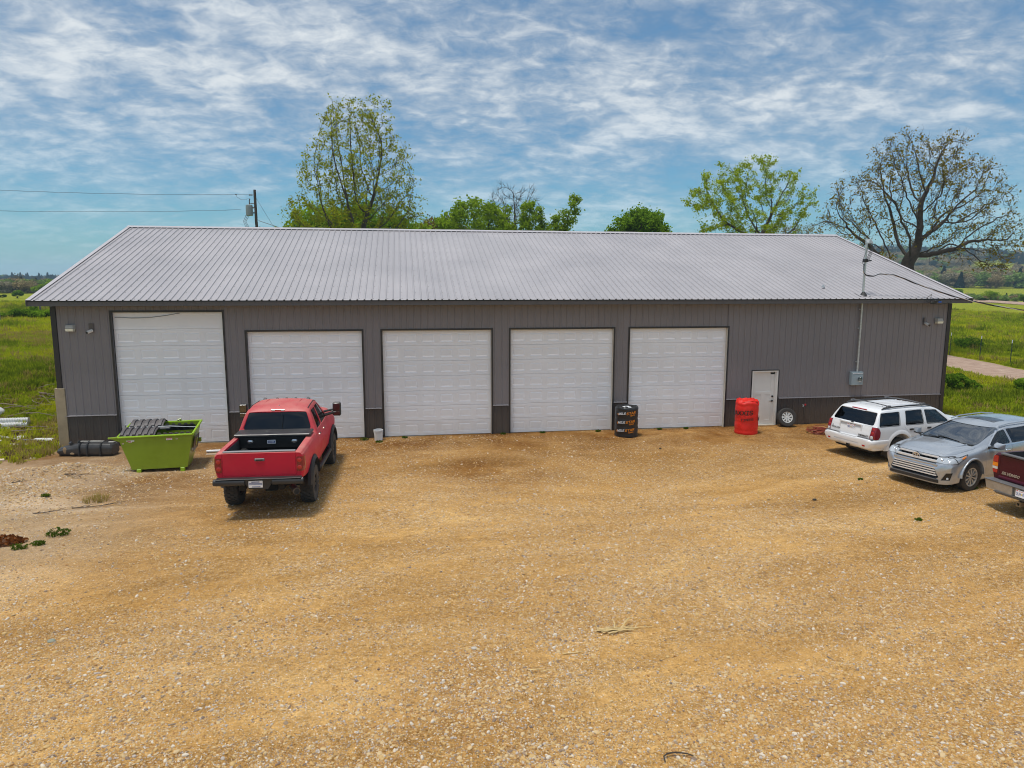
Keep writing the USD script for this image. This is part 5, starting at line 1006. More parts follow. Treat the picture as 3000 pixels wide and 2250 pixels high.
def lid(x0, x1, y0, y1, z0, z1, arch, ribs=6, dent=None):
    """ribbed plastic lid between y0 and y1, z along y from z0 to z1 with an arch in the middle"""
    ys = np.linspace(y0, y1, 9); t = np.linspace(0, 1, 9); zs = z0 + (z1 - z0) * t + arch * 4 * t * (1 - t); out = []
    def strip(a, b, lift, th):
        for (ya, za), (yb, zb) in zip(zip(ys[:-1], zs[:-1]), zip(ys[1:], zs[1:])): out.append(hull([(x, y, z + d) for y, z in ((ya, za), (yb, zb)) for x, d in ((a, 0), (b, 0), (a + .018, lift), (b - .018, lift))]))
    strip(x0, x1, .014, .02); w = (x1 - x0) / ribs
    for k in range(ribs): strip(x0 + (k + .14) * w, x0 + (k + .80) * w, .055, .05)
    return join(out)
obj('lid', lid(-.17, .74, .00, .60, rimz(0) + .02, 1.165, .05), M_lid, dp)
obj('lid', lid(-.10, .80, .72, D, 1.165, rimz(D) + .03, .10, 5), M_lid, dp)
obj('lid', lid(.77, 1.66, .00, .20, rimz(0) + .025, 1.00, .02), M_lid, dp)
obj('lid', lid(.77, 1.64, .20, .62, .95, .66, -.05), M_lid, dp)
obj('lid', lid(.84, 1.66, .70, .92, 1.20, 1.00, .0, 5), M_lid, dp)
obj('lid_rod', tube([(-.20, .66, 1.185), (1.0, .66, 1.185), (1.68, .66, 1.13)], .014, 6), M_galv, dp)
obj('refuse', hull([(x, y, z) for x in (.3, 1.45) for y in (.15, 1.15) for z in (.45, .66)]), M_under, dp)
# --- black plastic fuel tank lying by the wall
tk = thing('fuel_tank', 'black plastic fuel tank with straps lying in front of the left wall corner', 'tank', (1.18, -1.12, 0.0), math.radians(-8))
tp_ = [(-.82, -.20, .22), (-.74, -.26, .26), (-.45, -.27, .33), (-.05, -.27, .40), (.35, -.27, .41), (.78, -.25, .40), (.84, -.20, .36)]
ks = [(a, .02, .20, .12, .24, h_ * .7, .24, h_, .20, .06, .01) for a, b_, h_ in tp_]
ks[0] = (-.84, .05, .12, .10, .16, .16, .16, .22, .12, .05, .0); ks[-1] = (.85, .04, .17, .12, .21, .27, .21, .36, .17, .06, .0)
M_tank = paint('tank_plastic', (0.020, 0.022, 0.026), 0.42, vary=.3, scale=5, bump=.1, bscale=12, dirt=(.20, .15, .09), dirt_amt=.10)
obj('shell', tm(loft(ks, 40)), M_tank, tk)
for xx in (-.12, .12, .52): obj('strap', tube([(xx, -.262, .04), (xx, -.258, .30), (xx, -.20, .405), (xx, .20, .405), (xx, .258, .30), (xx, .262, .04)], .022, 6), M_blackplastic, tk)
obj('filler_neck', join(tube([(-.42, -.05, .33), (-.46, -.10, .42)], .05, 10), tube([(-.30, .05, .36), (-.25, .05, .44)], .04, 10)), M_tank, tk)
obj('strap_bracket', join(rbox(-.22, .02, .41, .02, .10, .435, .008), rbox(.06, .02, .415, .48, .10, .44, .008), rbox(.66, -.05, .40, .84, .06, .43, .01)), paint('dull_aluminium', (.34, .33, .31), .5, .5, vary=.3), tk)
obj('dried_mud', join(TM(np.asarray(trimesh.creation.icosphere(2, 1.0).vertices) * [.06, .02, .10] + [-.56, -.228, .20], trimesh.creation.icosphere(2, 1.0).faces), TM(np.asarray(trimesh.creation.icosphere(2, 1.0).vertices) * [.07, .015, .035] + [-.34, -.240, .10], trimesh.creation.icosphere(2, 1.0).faces)), paint('mud', (.26, .18, .10), .9, vary=.2), tk)
# --- white bucket
bk = thing('bucket', 'white plastic bucket standing by the grey pier between two overhead doors', 'bucket', (9.93, -.36, 0.0), 0.3)
obj('pail', lathe([(.125, .0), (.130, .005), (.152, .34), (.160, .342), (.160, .365), (.152, .368), (.146, .36), (.122, .02), (.01, .018)], 28), paint('bucket_plastic', (.62, .63, .64), .45, vary=.06, dirt=(.4, .3, .2), dirt_amt=.12), bk)
for z in (.295, .318): obj('rib', lathe([(.149, z), (.160, z + .002), (.160, z + .008), (.150, z + .010)], 28, close=False), paint('bucket_plastic', (.62, .63, .64), .45), bk)
obj('bail', tube([(.160 * math.cos(a), -.162 * abs(math.sin(a)) - .01, .29 - .14 * math.sin(a)) for a in np.linspace(0, PI, 15)], .003, 5), M_galv, bk)
# --- tyre stacks in bags
def bag(r, h, folds, seed, sag, open_top):
    n, mrows = 64, 40; a = np.arange(n) * 2 * PI / n; v = []
    for i in range(mrows + 1):
        t = i / mrows; z = h * t
        P = np.stack([np.cos(a) * 2.2, np.sin(a) * 2.2, np.full(n, t * 3.0)], -1)
        rr = r * (1 + 0.03 * (fbm(P, 3, seed) - .5) * 2 - 0.020 * np.abs(np.sin(t * 4 * PI)) ** 6 + 0.012 * np.sin(a * folds + 3 * fbm(P, 2, seed + 3)) * (0.3 + .7 * abs(2 * t - 1)))
        if t > .93: rr = rr * (1 - .10 * ((t - .93) / .07) ** 2)
        if t < .05: rr = rr * (1 - .05 * (1 - t / .05))
        zz = z + sag * (fbm(np.stack([np.cos(a) * 1.5, np.sin(a) * 1.5, 0 * a], -1), 2, seed + 7) - .5) * t ** 3
        v.append(np.stack([rr * np.cos(a), rr * np.sin(a), zz], 1))
    top = v[-1]
    for s_ in (.86, .66, .42, .2):
        P = np.stack([np.cos(a) * 3 * s_, np.sin(a) * 3 * s_, np.full(n, s_)], -1)
        v.append(np.stack([top[:, 0] * s_, top[:, 1] * s_, top[:, 2] * 0 + h * (1.0 + open_top * (1 - s_)) + .13 * h * (fbm(P * 1.3, 4, seed + 11) - .5)], 1))
    v = np.array(v); k = len(v); q = []
    i, j = np.meshgrid(np.arange(k - 1), np.arange(n), indexing='ij'); jn = (j + 1) % n
    q = np.stack([i * n + j, i * n + jn, (i + 1) * n + jn, (i + 1) * n + j], -1).reshape(-1, 4); V = v.reshape(-1, 3); c = len(V)
    V = np.vstack([V, [0, 0, 0], V[-n:].mean(0)]); f = np.vstack([q[:, [0, 1, 2]], q[:, [0, 2, 3]], [(c, (j_ + 1) % n, j_) for j_ in range(n)], [(c + 1, (k - 1) * n + j_, (k - 1) * n + (j_ + 1) % n) for j_ in range(n)]])
    return TM(V, f)
def wrap_text(text, h, r, ang0, z, rise=0.0, stretch=1.0, slant=0.0, bold=True):
    """lettering bent round a cylinder of radius r, starting at the angle ang0 (seen from outside it reads towards growing angle)"""
    t = text_mesh(text, h, 0.004, bold); v, f = np.array(t.vertices), np.array(t.faces); v, f = trimesh.remesh.subdivide_to_size(v, f, 0.03)
    x = v[:, 0] * stretch + slant * v[:, 1]; a = ang0 + x / r
    return TM(np.stack([(r + v[:, 2]) * np.cos(a), (r + v[:, 2]) * np.sin(a), z + v[:, 1] + rise * x], 1), f), x.max()
def facing(p): return math.atan2(CAM[1] - p[1], CAM[0] - p[0])
M_bagblack = paint('black_bag_plastic', (.012, .012, .013), .38, vary=.2, bump=.12, bscale=14); M_orange = paint('print_orange', (.62, .20, .005), .45); M_printwhite = paint('print_white', (.62, .64, .68), .45)
bp = (18.40, -.92)
bs_ = thing('tyre_stack', 'black wrapped tyre stack with orange and white lettering between two overhead doors', 'tyre stack', (*bp, 0.0))
obj('wrap', bag(.40, 1.06, 9, 41, .10, -.03), M_bagblack, bs_)
obj('wrap_tear', join(rbox(-.16, -.12, 1.0, .08, .02, 1.06, .02), rbox(.0, -.20, .98, .12, -.08, 1.05, .02)), M_printwhite, bs_)
fa = facing(bp)
for i, z in enumerate((.80, .50, .215)):
    a0 = fa - .80 + .05 * (2 - i)
    fl = hull([(.412 * math.cos(a0 - .02 + da), .412 * math.sin(a0 - .02 + da), z + dz) for da, dz in ((-.10, .05), (-.02, .04), (.0, -.03), (-.08, .0))] + [(.424 * math.cos(a0 - .06), .424 * math.sin(a0 - .06), z + .01)]); obj('print_emblem', fl, M_orange, bs_)
    t1, w = wrap_text('MILE', .072, .422, a0, z, .10, 1.10, .10); obj('lettering', t1, M_printwhite, bs_, smooth=False)
    t2, w2 = wrap_text('STAR', .082, .422, a0 + (w + .008) / .422, z + .014, .14, 1.16, .10); obj('lettering', t2, M_orange, bs_, smooth=False)
    t3, _ = wrap_text('TIRES', .040, .422, a0 + (w + .12) / .422, z - .036, .14, 1.2, .12); obj('lettering', t3, M_orange, bs_, smooth=False)
M_bagred = paint('red_bag_fabric', (.62, .012, .004), .5, vary=.10, bump=.12, bscale=10); rp = (22.74, -1.10)
rs_ = thing('tyre_stack', 'bright red bagged tyre stack with black lettering beside the white entry door', 'tyre stack', (*rp, 0.0))
obj('bag', bag(.395, 1.18, 11, 57, .20, .06), M_bagred, rs_)
fa = facing(rp)
t1, w = wrap_text('MAXXIS', .155, .422, fa - 1.62, .66, .08, 1.05, .06); obj('lettering', t1, M_black, rs_, smooth=False)
t2, w = wrap_text('TIRES', .078, .420, fa - .50, .49, .10, 1.45, .05, True); obj('lettering', t2, M_black, rs_, smooth=False)
t3, w = wrap_text('M', .135, .418, fa + 1.12, .50, .07, 1.0, .06); obj('lettering', t3, M_black, rs_, smooth=False)
obj('drawn_mouth', join([tube([(.34 * math.cos(a), .34 * math.sin(a), 1.185 + .03 * math.sin(3 * a)) for a in np.linspace(b0, b0 + 1.5, 9)], [.006, .018, .022, .02, .024, .02, .022, .016, .006], 6) for b0 in (0.2, 1.9, 3.6, 5.0)]), M_bagred, rs_)
# --- loose wheel leaning on the wall
lw = thing('spare_wheel', 'loose car tyre on a ten spoke silver rim leaning on the dark wall', 'wheel', (24.94, -.20, 0.0))
wp = wheel_parts(lw, 0, 0, .345, .215, -1, .205, M_tyre, paint('bright_alloy', (.66, .66, .63), .35, .4, vary=.05), 9, sw=.62, hub=.075, dark=M_under)
lx_ = UsdGeom.Xformable(stage.GetPrimAtPath(lw)); lx_.ClearXformOpOrder(); lx_.AddTranslateOp().Set(Gf.Vec3d(24.70, -.42, .03)); lx_.AddRotateZOp().Set(-8.0); lx_.AddRotateXOp().Set(-16.0)
# --- tap and tangled hose
fc = thing('wall_tap', 'small metal tap with red handle low on the dark wainscot right of the loose wheel', 'tap', (25.52, -.02, .76))
obj('spout', join(tube([(0, .01, 0), (0, -.09, 0)], .016, 8), tube([(0, -.07, .0), (-.05, -.12, -.01), (-.06, -.13, -.06)], .014, 8)), M_galv, fc); obj('handle', join(tube([(.03, -.10, .02), (.05, -.13, .02)], .04, 10)), M_redlens, fc)
M_hose = paint('red_hose', (.22, .035, .018), .5, vary=.2); hp_ = []
for k in range(9):
    cx_, cy_ = rng.normal(0, .10, 2); r1, r2 = rng.uniform(.24, .42), rng.uniform(.20, .36); ph = rng.uniform(0, 6)
    hp_ += [(cx_ + r1 * math.cos(a + ph), cy_ + r2 * math.sin(a + ph), .02 + .022 * k + .02 * math.sin(2 * a + k)) for a in np.linspace(0, 2 * PI * .96, 22)]
hp_ += [(.5, -.1, .02), (.75, .05, .02), (1.0, -.02, .02)]
tag(obj('air_hose', tube(hp_, .013, 6), M_hose, loc=(25.38, -1.45, .0)), 'tangled coil of red hose on the gravel behind the white SUV', 'hose')
# --- wall lamps and cameras
def wall_light(): 
    t = thing('wall_light', 'grey wall pack light with clear lens left of the tall overhead door', 'wall light', (.54, -.02, 3.80), 0, 'wall pack lights at both ends')
    obj('housing', hull([(x, y, z) for x, y, z in ((-.13, .0, .0), (.13, .0, .0), (-.13, .0, .14), (.13, .0, .14), (-.11, -.15, .03), (.11, -.15, .03), (-.10, -.12, .13), (.10, -.12, .13))]), paint('lamp_housing', (.36, .36, .34), .5), t)
    obj('lens', hull([(x, y, z) for x, y, z in ((-.125, -.01, .0), (.125, -.01, .0), (-.115, -.16, .02), (.115, -.16, .02), (-.105, -.14, -.06), (.105, -.14, -.06), (-.115, -.01, -.07), (.115, -.01, -.07))]), paint('lamp_lens_cream', (.60, .58, .46), .25), t)
    return t
w0 = wall_light(); dup(w0, (30.84, -.02, 3.82), 0, 'grey wall pack light with clear lens near the right wall corner')
def camera_(): 
    t = thing('security_camera', 'white security camera under a square plate left of the tall overhead door', 'camera', (1.13, -.02, 3.84), 0, 'security cameras at both ends')
    obj('plate', rbox(-.07, -.02, -.14, .07, .002, .14, .004), paint('plate_dark', (.10, .085, .08), .5), t)
    obj('arm', tube([(0, -.015, -.06), (0, -.07, -.10)], .02, 8), M_white, t)
    obj('barrel', join(tube([(.035, -.05, -.085), (-.06, -.20, -.14)], .05, 14)), M_white, t); obj('lens', tube([(-.058, -.198, -.139), (-.066, -.21, -.144)], .045, 14), M_black, t)
    return t
c0 = camera_(); dup(c0, (30.27, -.02, 3.84), .6, 'white security camera under a square plate near the right wall corner')
# --- electric meter, conduit, mast and service cable
M_meter = paint('meter_grey', (.27, .34, .38), .45, vary=.06)
em_ = thing('electric_meter', 'grey blue electric meter box with glass dial on the wall above the white SUV', 'meter box', (27.57, -.02, 1.48))
mb = obj('box', rbox(-.235, -.16, 0, .235, .0, .50, .012), M_meter, em_); obj('box_lid', rbox(-.225, -.172, .01, .225, -.161, .385, .006), M_meter, mb); obj('lid_top', rbox(-.225, -.172, .395, .225, -.161, .49, .006), M_meter, mb)
obj('box_label', join([box(-.20 + .05 * i, -.1745, .425, -.165 + .05 * i, -.1725, .455) for i in range(8)]), M_plate, mb, smooth=False)
dl = obj('meter_dial', tube([(.08, -.172, .24), (.08, -.185, .24)], .088, 24), M_galv, em_); obj('dial_glass', lathe([(.078, 0), (.078, .06), (.06, .085), (.001, .09)], 24) and moved(TM(np.asarray(lathe([(.078, 0), (.078, .06), (.06, .085), (.001, .09)], 24).vertices)[:, [0, 2, 1]] * [1, -1, 1], lathe([(.078, 0), (.078, .06), (.06, .085), (.001, .09)], 24).faces), (.08, -.185, .24)), M_glassclear, dl)
obj('dial_face', tube([(.08, -.20, .24), (.08, -.205, .24)], .07, 20), M_plate, dl); obj('dial_mark', box(.03, -.212, .235, .13, -.207, .265), M_black, dl, smooth=False); obj('seal', rbox(.05, -.182, .12, .15, -.173, .16, .003), M_plate, em_)
sm = thing('service_mast', 'galvanised conduit and mast rising from the meter through the eave with weatherhead', 'service mast', (27.60, -.12, 0.0))
obj('conduit', tube([(0, .03, 1.97), (0, .03, 4.55)], .034, 12), M_galv, sm)
for z in (2.35, 3.60, 4.30): obj('strap', join(rbox(-.07, .05, z - .02, .07, .10, z + .02, .004), tube([(0, .03, z - .02), (0, .03, z + .02)], .040, 12)), M_galv, sm)
obj('mast', tube([(0, .03, 4.78), (.0, .03, 6.72)], .042, 12), M_galv, sm)
obj('roof_boot', join(lathe([(.15, 4.78), (.12, 4.84), (.06, 4.92), (.045, 4.95)], 16)), M_rubber, sm)
obj('boot_flange', hull([(x, y, 4.838 + .323 * (y - .03) + dz) for x in (-.22, .20) for y in (-.16, .24) for dz in (0, .012)]), M_roof, sm)
obj('weatherhead', join(hull([(x, y, z) for x, y, z in ((-.06, .03, 6.70), (.06, .03, 6.70), (0, -.05, 6.70), (0, .10, 6.70), (-.05, .03, 6.84), (.22, .03, 6.80), (.24, -.02, 6.70), (.24, .08, 6.70), (.10, -.03, 6.86), (.10, .09, 6.86))])), M_galv, sm)
obj('cable_clamp', join(rbox(-.07, -.05, 6.02, .07, .10, 6.14, .01), tube([(.02, .0, 6.06), (.22, .0, 6.08)], .025, 8)), M_blackplastic, sm)
for k, (dx, dy) in enumerate(((.10, .0), (.16, .03), (.22, .05))): obj('mast_wire', tube([(dx, .0 + dy, 6.70), (dx + .06, -.03 + dy, 6.55), (.06 + .05 * k, -.05, 6.30), (-.02 + .05 * k, -.06, 6.10)], .010, 5), M_black, sm)
obj('mast_wire', tube([(.06, .0, 6.68), (-.02, -.05, 6.45), (-.14, -.08, 6.22), (-.20, -.09, 6.02), (-.12, -.08, 5.88)], .008, 5), M_black, sm)
obj('guy_wire', tube([(0, .03, 6.05), (-1.15, .75, 5.20)], .005, 4), M_galv, sm); obj('guy_anchor', hull([(-1.15 + dx, .75 + dy, 5.095 + dz) for dx in (-.05, .05) for dy in (-.04, .04) for dz in (0, .03)] + [(-1.15, .75, 5.22)]), M_galv, sm)
cbp = np.array([(27.52, -.16, 5.95), (27.48, -.20, 5.70), (27.60, -.20, 5.55), (27.85, -.22, 5.52), (28.15, -.24, 5.60), (28.6, -.28, 5.56), (29.6, -.38, 5.22), (30.6, -.56, 4.88), (31.3, -.70, 4.68), (32.2, -.90, 4.48), (34.0, -1.3, 4.20), (37.0, -2.0, 3.88), (41, -3.0, 3.70), (46, -4.2, 3.85), (52, -5.6, 4.6), (58, -7.0, 5.5)])
cs = np.linspace(0, len(cbp) - 1, 240); path = np.stack([PchipInterpolator(np.arange(len(cbp)), cbp[:, k])(cs) for k in range(3)], 1)
cab_ = thing('service_cable', 'twisted black and silver service cable drooping past the right eave corner', 'cable')
wig = np.cumsum(np.linalg.norm(np.diff(path, axis=0, prepend=path[:1]), axis=1))
for k, mt in ((0, M_black), (1, M_black), (2, paint('bare_aluminium', (.62, .62, .62), .3, .8))):
    ph = wig * 4.0 + k * 2.09; obj('strand', tube(path + np.stack([0 * ph, .016 * np.cos(ph), .016 * np.sin(ph)], 1), .0125, 5), mt, cab_)
obj('splice', join(tube([(30.05, -.56, 4.86), (29.82, -.60, 4.74), (29.80, -.62, 4.60), (30.0, -.62, 4.52), (30.4, -.62, 4.50), (30.75, -.62, 4.56), (30.95, -.64, 4.72)], .010, 5), tube([(30.05, -.56, 4.88), (29.95, -.62, 4.70), (29.98, -.62, 4.58)], .010, 5), rbox(29.98, -.65, 4.53, 30.22, -.60, 4.59, .015), rbox(30.12, -.66, 4.60, 30.38, -.61, 4.66, .015)), M_black, cab_)
obj('splice_cap', rbox(30.28, -.665, 4.555, 30.40, -.615, 4.60, .012), paint('blue_cap', (.02, .10, .45), .4), cab_)
# --- poles lying behind the dumpster
tag(obj('white_pipe', tube([(4.70, -1.38, .055), (6.75, -1.25, .055)], .04, 10), M_printwhite), 'white plastic pipe lying between the dumpster and the red pickup', 'pipe')
tag(obj('wooden_board', rbox(4.75, -1.72, .0, 6.35, -1.58, .035, .004), paint('weathered_board', (.40, .31, .22), .8, vary=.2, scale=8)), 'weathered wooden board lying beside the white pipe behind the dumpster', 'board')
# --- rubbish on the grass left of the building
def on(x, y, dz=0.0): return (x, y, gz(x, y) + dz)
M_pvc = paint('dirty_pvc', (.60, .61, .62), .45, vary=.12, dirt=(.3, .25, .15), dirt_amt=.2); M_wood = paint('raw_wood', (.50, .33, .16), .75, vary=.2, scale=9)
def lying(name, a, b, r, mat, label, cat, n=10, sag=.0):
    p = np.array([np.array(a) + (np.array(b) - np.array(a)) * t for t in np.linspace(0, 1, 9)]); z = np.array([gz(x, y) for x, y in p]) + r * .85; z = np.maximum(z, z.max() * .0 + np.linspace(z[0], z[-1], 9))
    return tag(obj(name, tube(np.column_stack([p, z]), r, n), mat), label, cat)
g = gz(-1.0, 1.15)
wt_ = thing('pipe_float', 'rounded white plastic tube with a grey neck lying left of the concrete pier', 'pipe', (-1.05, 1.05, gz(-1.05, 1.05) + .07), -.12)
obj('barrel', lathe([(.02, -.33), (.07, -.31), (.085, -.27), (.085, .27), (.07, .31), (.02, .33)], 16, 'x'), M_pvc, wt_); obj('neck', tube([(-.32, 0, 0), (-.78, .04, .0)], .042, 10), M_greyplastic, wt_)
lying('white_pipe', (-3.4, 2.0), (-1.9, 1.25), .055, M_pvc, 'long white plastic pipe lying in the grass at the left edge', 'pipe')
lying('white_pipe', (-3.6, 1.35), (-2.35, 1.10), .06, M_pvc, 'thick white pipe lying nearest the left edge below the long one', 'pipe')
lying('white_pipe', (-3.8, .45), (-2.5, .55), .05, M_pvc, 'short white pipe lying lowest at the left edge of the rubbish', 'pipe')
cr_ = thing('corrugated_pipe', 'bundle of pale corrugated pipe lying in the grass at the left edge', 'pipe', (-3.15, 2.75, gz(-3.15, 2.75) + .1), .02)
for dy, dz in ((-.10, 0), (.10, .0), (0, .14)): obj('tube', lathe([(.075 if k % 2 else .095, -.85 + k * .0425) for k in range(41)], 12, 'x').apply_translation((0, dy, dz)), M_pvc, cr_)
sk = thing('plastic_drum', 'crumpled white plastic drum at the left edge of the grass', 'drum', (-3.95, 3.65, gz(-3.95, 3.65) + .16), .5)
sp_ = trimesh.creation.icosphere(3, 1.0); vv = np.asarray(sp_.vertices); vv = vv * (1 + .35 * (fbm(vv * 1.6, 3, 4) - .5))[:, None] * [.42, .26, .24]; obj('shell', TM(vv, sp_.faces), M_pvc, sk); obj('cap', tube([(.30, .05, .0), (.44, .08, -.06)], .06, 10), M_greyplastic, sk)
lying('plastic_strip', (-2.9, 1.75), (-1.75, 1.9), .025, M_pvc, 'thin white plastic strip lying above the long white pipe on the left grass', 'plastic strip', 5)
lying('plastic_strip', (-3.3, .95), (-2.2, .80), .025, M_pvc, 'thin white plastic strip lying between the two lower white pipes on the left', 'plastic strip', 5)
lying('plastic_strip', (-2.6, 2.3), (-2.1, 1.5), .022, M_pvc, 'short white plastic strip lying crosswise over the long white pipe on the left', 'plastic strip', 5)
lying('brown_pole', (-3.6, 3.1), (-.9, 3.3), .03, M_wood, 'long thin brown pole lying on the bank behind the corrugated pipes', 'pole', 6)
lying('brown_pole', (-2.4, 5.0), (-.5, 4.4), .025, M_wood, 'short brown pole lying higher on the bank near the concrete pier', 'pole', 6)
for i, (x, y, sx, sy_, a, lb) in enumerate(((-2.2, .15, .26, .16, .3, 'crumpled white sheet scrap lying right of the lowest white pipe'), (-2.0, 1.62, .22, .14, 1.1, 'crumpled white scrap lying on the long white pipe at the left'), (-1.75, .55, .16, .12, 2.0, 'small white scrap in the grass left of the white float tube'))):
    sp_ = trimesh.creation.icosphere(2); vv = np.asarray(sp_.vertices); vv = vv * (1 + .9 * (fbm(vv * 2.5 + i * 7, 3, 50 + i) - .5))[:, None] * [sx, sy_, .06]
    tag(obj('white_scrap', TM(vv, sp_.faces), M_pvc, loc=on(x, y, .04)), lb, 'scrap')
r_ = np.random.default_rng(44)
for i in range(22):
    x, y = r_.uniform(-3.6, -1.3), r_.uniform(-.9, 2.6); sp_ = trimesh.creation.icosphere(1); vv = np.asarray(sp_.vertices); vv = vv * (1 + 1.0 * (fbm(vv * 2.5 + i * 5, 3, 80 + i) - .5))[:, None] * [r_.uniform(.06, .20), r_.uniform(.04, .12), r_.uniform(.02, .05)]
    tag(obj('litter_scrap', TM(vv, sp_.faces), M_pvc if i % 3 else M_wood, loc=on(x, y, .05)), 'small pale scrap among the litter at the left edge of the grass', 'litter', 'pale scraps littering the grass at the left edge')
for i, (x, y, L, w, h, a, lb) in enumerate(((-1.05, 2.1, .62, .16, .08, .22, 'tan split wooden log lying in the grass left of the concrete pier'), (-1.35, -.30, .34, .15, .07, .1, 'pale block of cut wood lying in the weeds above two smaller pieces'), (-1.50, -.62, .20, .13, .07, -.1, 'small square pale offcut just below a longer block in the weeds'), (-.98, -.22, .18, .12, .06, .3, 'pale offcut lying right of the longest block in the weeds'), (-1.45, -1.35, .28, .20, .06, .6, 'flat pale offcut of the group at the left edge of the gravel'), (-1.10, -1.52, .24, .18, .06, .5, 'flat pale offcut lying nearest the gravel at the left edge'), (-.33, -1.25, .22, .12, .05, .1, 'lone pale offcut lying right of the others near the gravel'), (-1.55, -1.0, .30, .05, .05, .2, 'narrow tan wood strip lying in the weeds at the left edge'))):
    tag(obj('wood_offcut', rbox(-L / 2, -w / 2, 0, L / 2, w / 2, h, .01), M_wood if i in (0, 7) else paint('pale_wood', (.60, .50, .36), .7, vary=.15, scale=9), loc=on(x, y, -.005)), lb, 'wood piece')
    UsdGeom.Xformable(stage.GetPrimAtPath('/World/wood_offcut' + (f'_{i:03d}' if i else ''))).AddRotateZOp().Set(math.degrees(a))
tag(obj('plastic_scrap', hull([(-.18, -.03, .03), (.16, .05, .02), (.14, -.09, .02), (.15, -.02, .18), (-.16, .02, .06)]), M_pvc, loc=on(-.28, .35)), 'pointed white plastic scrap at the foot of the concrete pier', 'scrap')
tag(obj('orange_wrapper', TM(np.asarray(trimesh.creation.icosphere(2).vertices) * (1 + .8 * (fbm(np.asarray(trimesh.creation.icosphere(2).vertices) * 3, 3, 8) - .5))[:, None] * [.20, .12, .07], trimesh.creation.icosphere(2).faces), paint('wrapper', (.50, .30, .10), .5, vary=.5, scale=12), loc=on(-.45, 2.2, .05)), 'crumpled tan and orange wrapper beside the concrete pier', 'litter')
tag(obj('paper_scrap', TM(np.asarray(trimesh.creation.icosphere(2).vertices) * (1 + .9 * (fbm(np.asarray(trimesh.creation.icosphere(2).vertices) * 3, 3, 18) - .5))[:, None] * [.11, .07, .03], trimesh.creation.icosphere(2).faces), M_printwhite, loc=(.93, -2.35, lot_z(.93, -2.35) + .02)), 'scrap of white paper on the gravel in front of the black tank', 'litter')
# --- straw, stick, twigs on the open gravel
M_straw = paint('straw', (.55, .40, .18), .7, vary=.2, scale=20)
def lz(x, y): return float(lot_z(np.array([x]), np.array([y]))[0])
def straws(n, L, seed, flat=True):
    r_ = np.random.default_rng(seed); out = []
    for _ in range(n):
        a = r_.normal(.05, .22); l = r_.uniform(.4, 1) * L; c = r_.normal(0, .09, 2) * [1.2, .7]; d = np.array([math.cos(a), math.sin(a)]) * l / 2; z0, z1 = r_.uniform(.006, .05, 2)
        w = r_.uniform(.006, .013); nrm_ = np.array([-d[1], d[0]]) / (l / 2) * w
        q = [(*(c - d - nrm_), z0), (*(c - d + nrm_), z0), (*(c + d + nrm_ * .4), z1), (*(c + d - nrm_ * .4), z1)]; out.append(hull(q + [(x, y, z + .004) for x, y, z in q]))
    return out
st_ = straws(16, .62, 3) + [tube([(-.27, .0, .03), (-.30, .05, .10), (-.31, .07, .17)], .010, 5), tube([(.0, .03, .03), (.02, .10, .08), (.0, .16, .11)], .010, 5), tube([(.10, .02, .03), (.22, .14, .09), (.28, .19, .10)], .012, 5)]
tag(obj('straw_bundle', join(st_), M_straw, loc=(13.95, -14.15, lz(13.95, -14.15))), 'small bundle of dry straw lying alone on the open gravel', 'straw')
tag(obj('dry_stalk', join(straws(1, .30, 9)), M_straw, loc=(12.70, -15.15, lz(12.70, -15.15))), 'longer dry stalk on the gravel furthest left of the straw bundle', 'straw')
tag(obj('dry_stalk', join(straws(1, .22, 21)), M_straw, loc=(12.86, -15.25, lz(12.86, -15.25))), 'short dry stalk on the gravel just right of the longer one', 'straw')
tag(obj('dry_stalk', join(straws(1, .28, 12)), M_straw, loc=(13.05, -14.75, lz(13.05, -14.75))), 'single dry stalk on the gravel nearest the straw bundle', 'straw')
M_twig = paint('dark_twig', (.050, .036, .026), .8, vary=.3)
tag(obj('bent_stick', tube([(-.16, -.06, .01), (-.155, .0, .035), (-.10, .03, .045), (.0, .025, .05), (.12, .0, .04), (.19, -.02, .02)], [.008, .009, .010, .010, .008, .005], 6), M_twig, loc=(13.78, -17.05, lz(13.78, -17.05))), 'bent dark stick on the gravel at the bottom edge', 'stick')
def twig(name, x, y, L, a, seed, label):
    r_ = np.random.default_rng(seed); out = []
    main = np.array([(-L / 2 + L * t, .05 * L * math.sin(5 * t + seed), .02 + .03 * t) for t in np.linspace(0, 1, 8)]); out.append(tube(main, np.linspace(.012, .004, 8), 5))
    for k in range(5):
        p = main[1 + k]; d = np.array([r_.uniform(.1, .4) * L, r_.uniform(-.18, .18) * L, r_.uniform(0, .06)]); out.append(tube([p, p + d * .5 + [0, .02, .01], p + d], [.007, .005, .003], 4))
    c, s_ = math.cos(a), math.sin(a); t = join(out); v = np.asarray(t.vertices); v = np.stack([c * v[:, 0] - s_ * v[:, 1], s_ * v[:, 0] + c * v[:, 1], v[:, 2]], 1)
    return tag(obj(name, TM(v, t.faces), M_twig, loc=(x, y, gz(x, y))), label, 'twig')
twig('twig', 1.9, -4.1, 1.5, -.18, 1, 'long forked twig lying on the pale gravel heap in front of the black tank')
twig('twig', 3.6, -6.55, 1.1, .25, 2, 'brown twig lying on the gravel below the dumpster')
twig('twig', 2.7, -6.9, .7, .1, 3, 'short forked twig left of the brown one below the dumpster')
twig('twig', 1.2, -5.2, .5, .55, 6, 'small dark twig low on the pale gravel heap at the left edge')
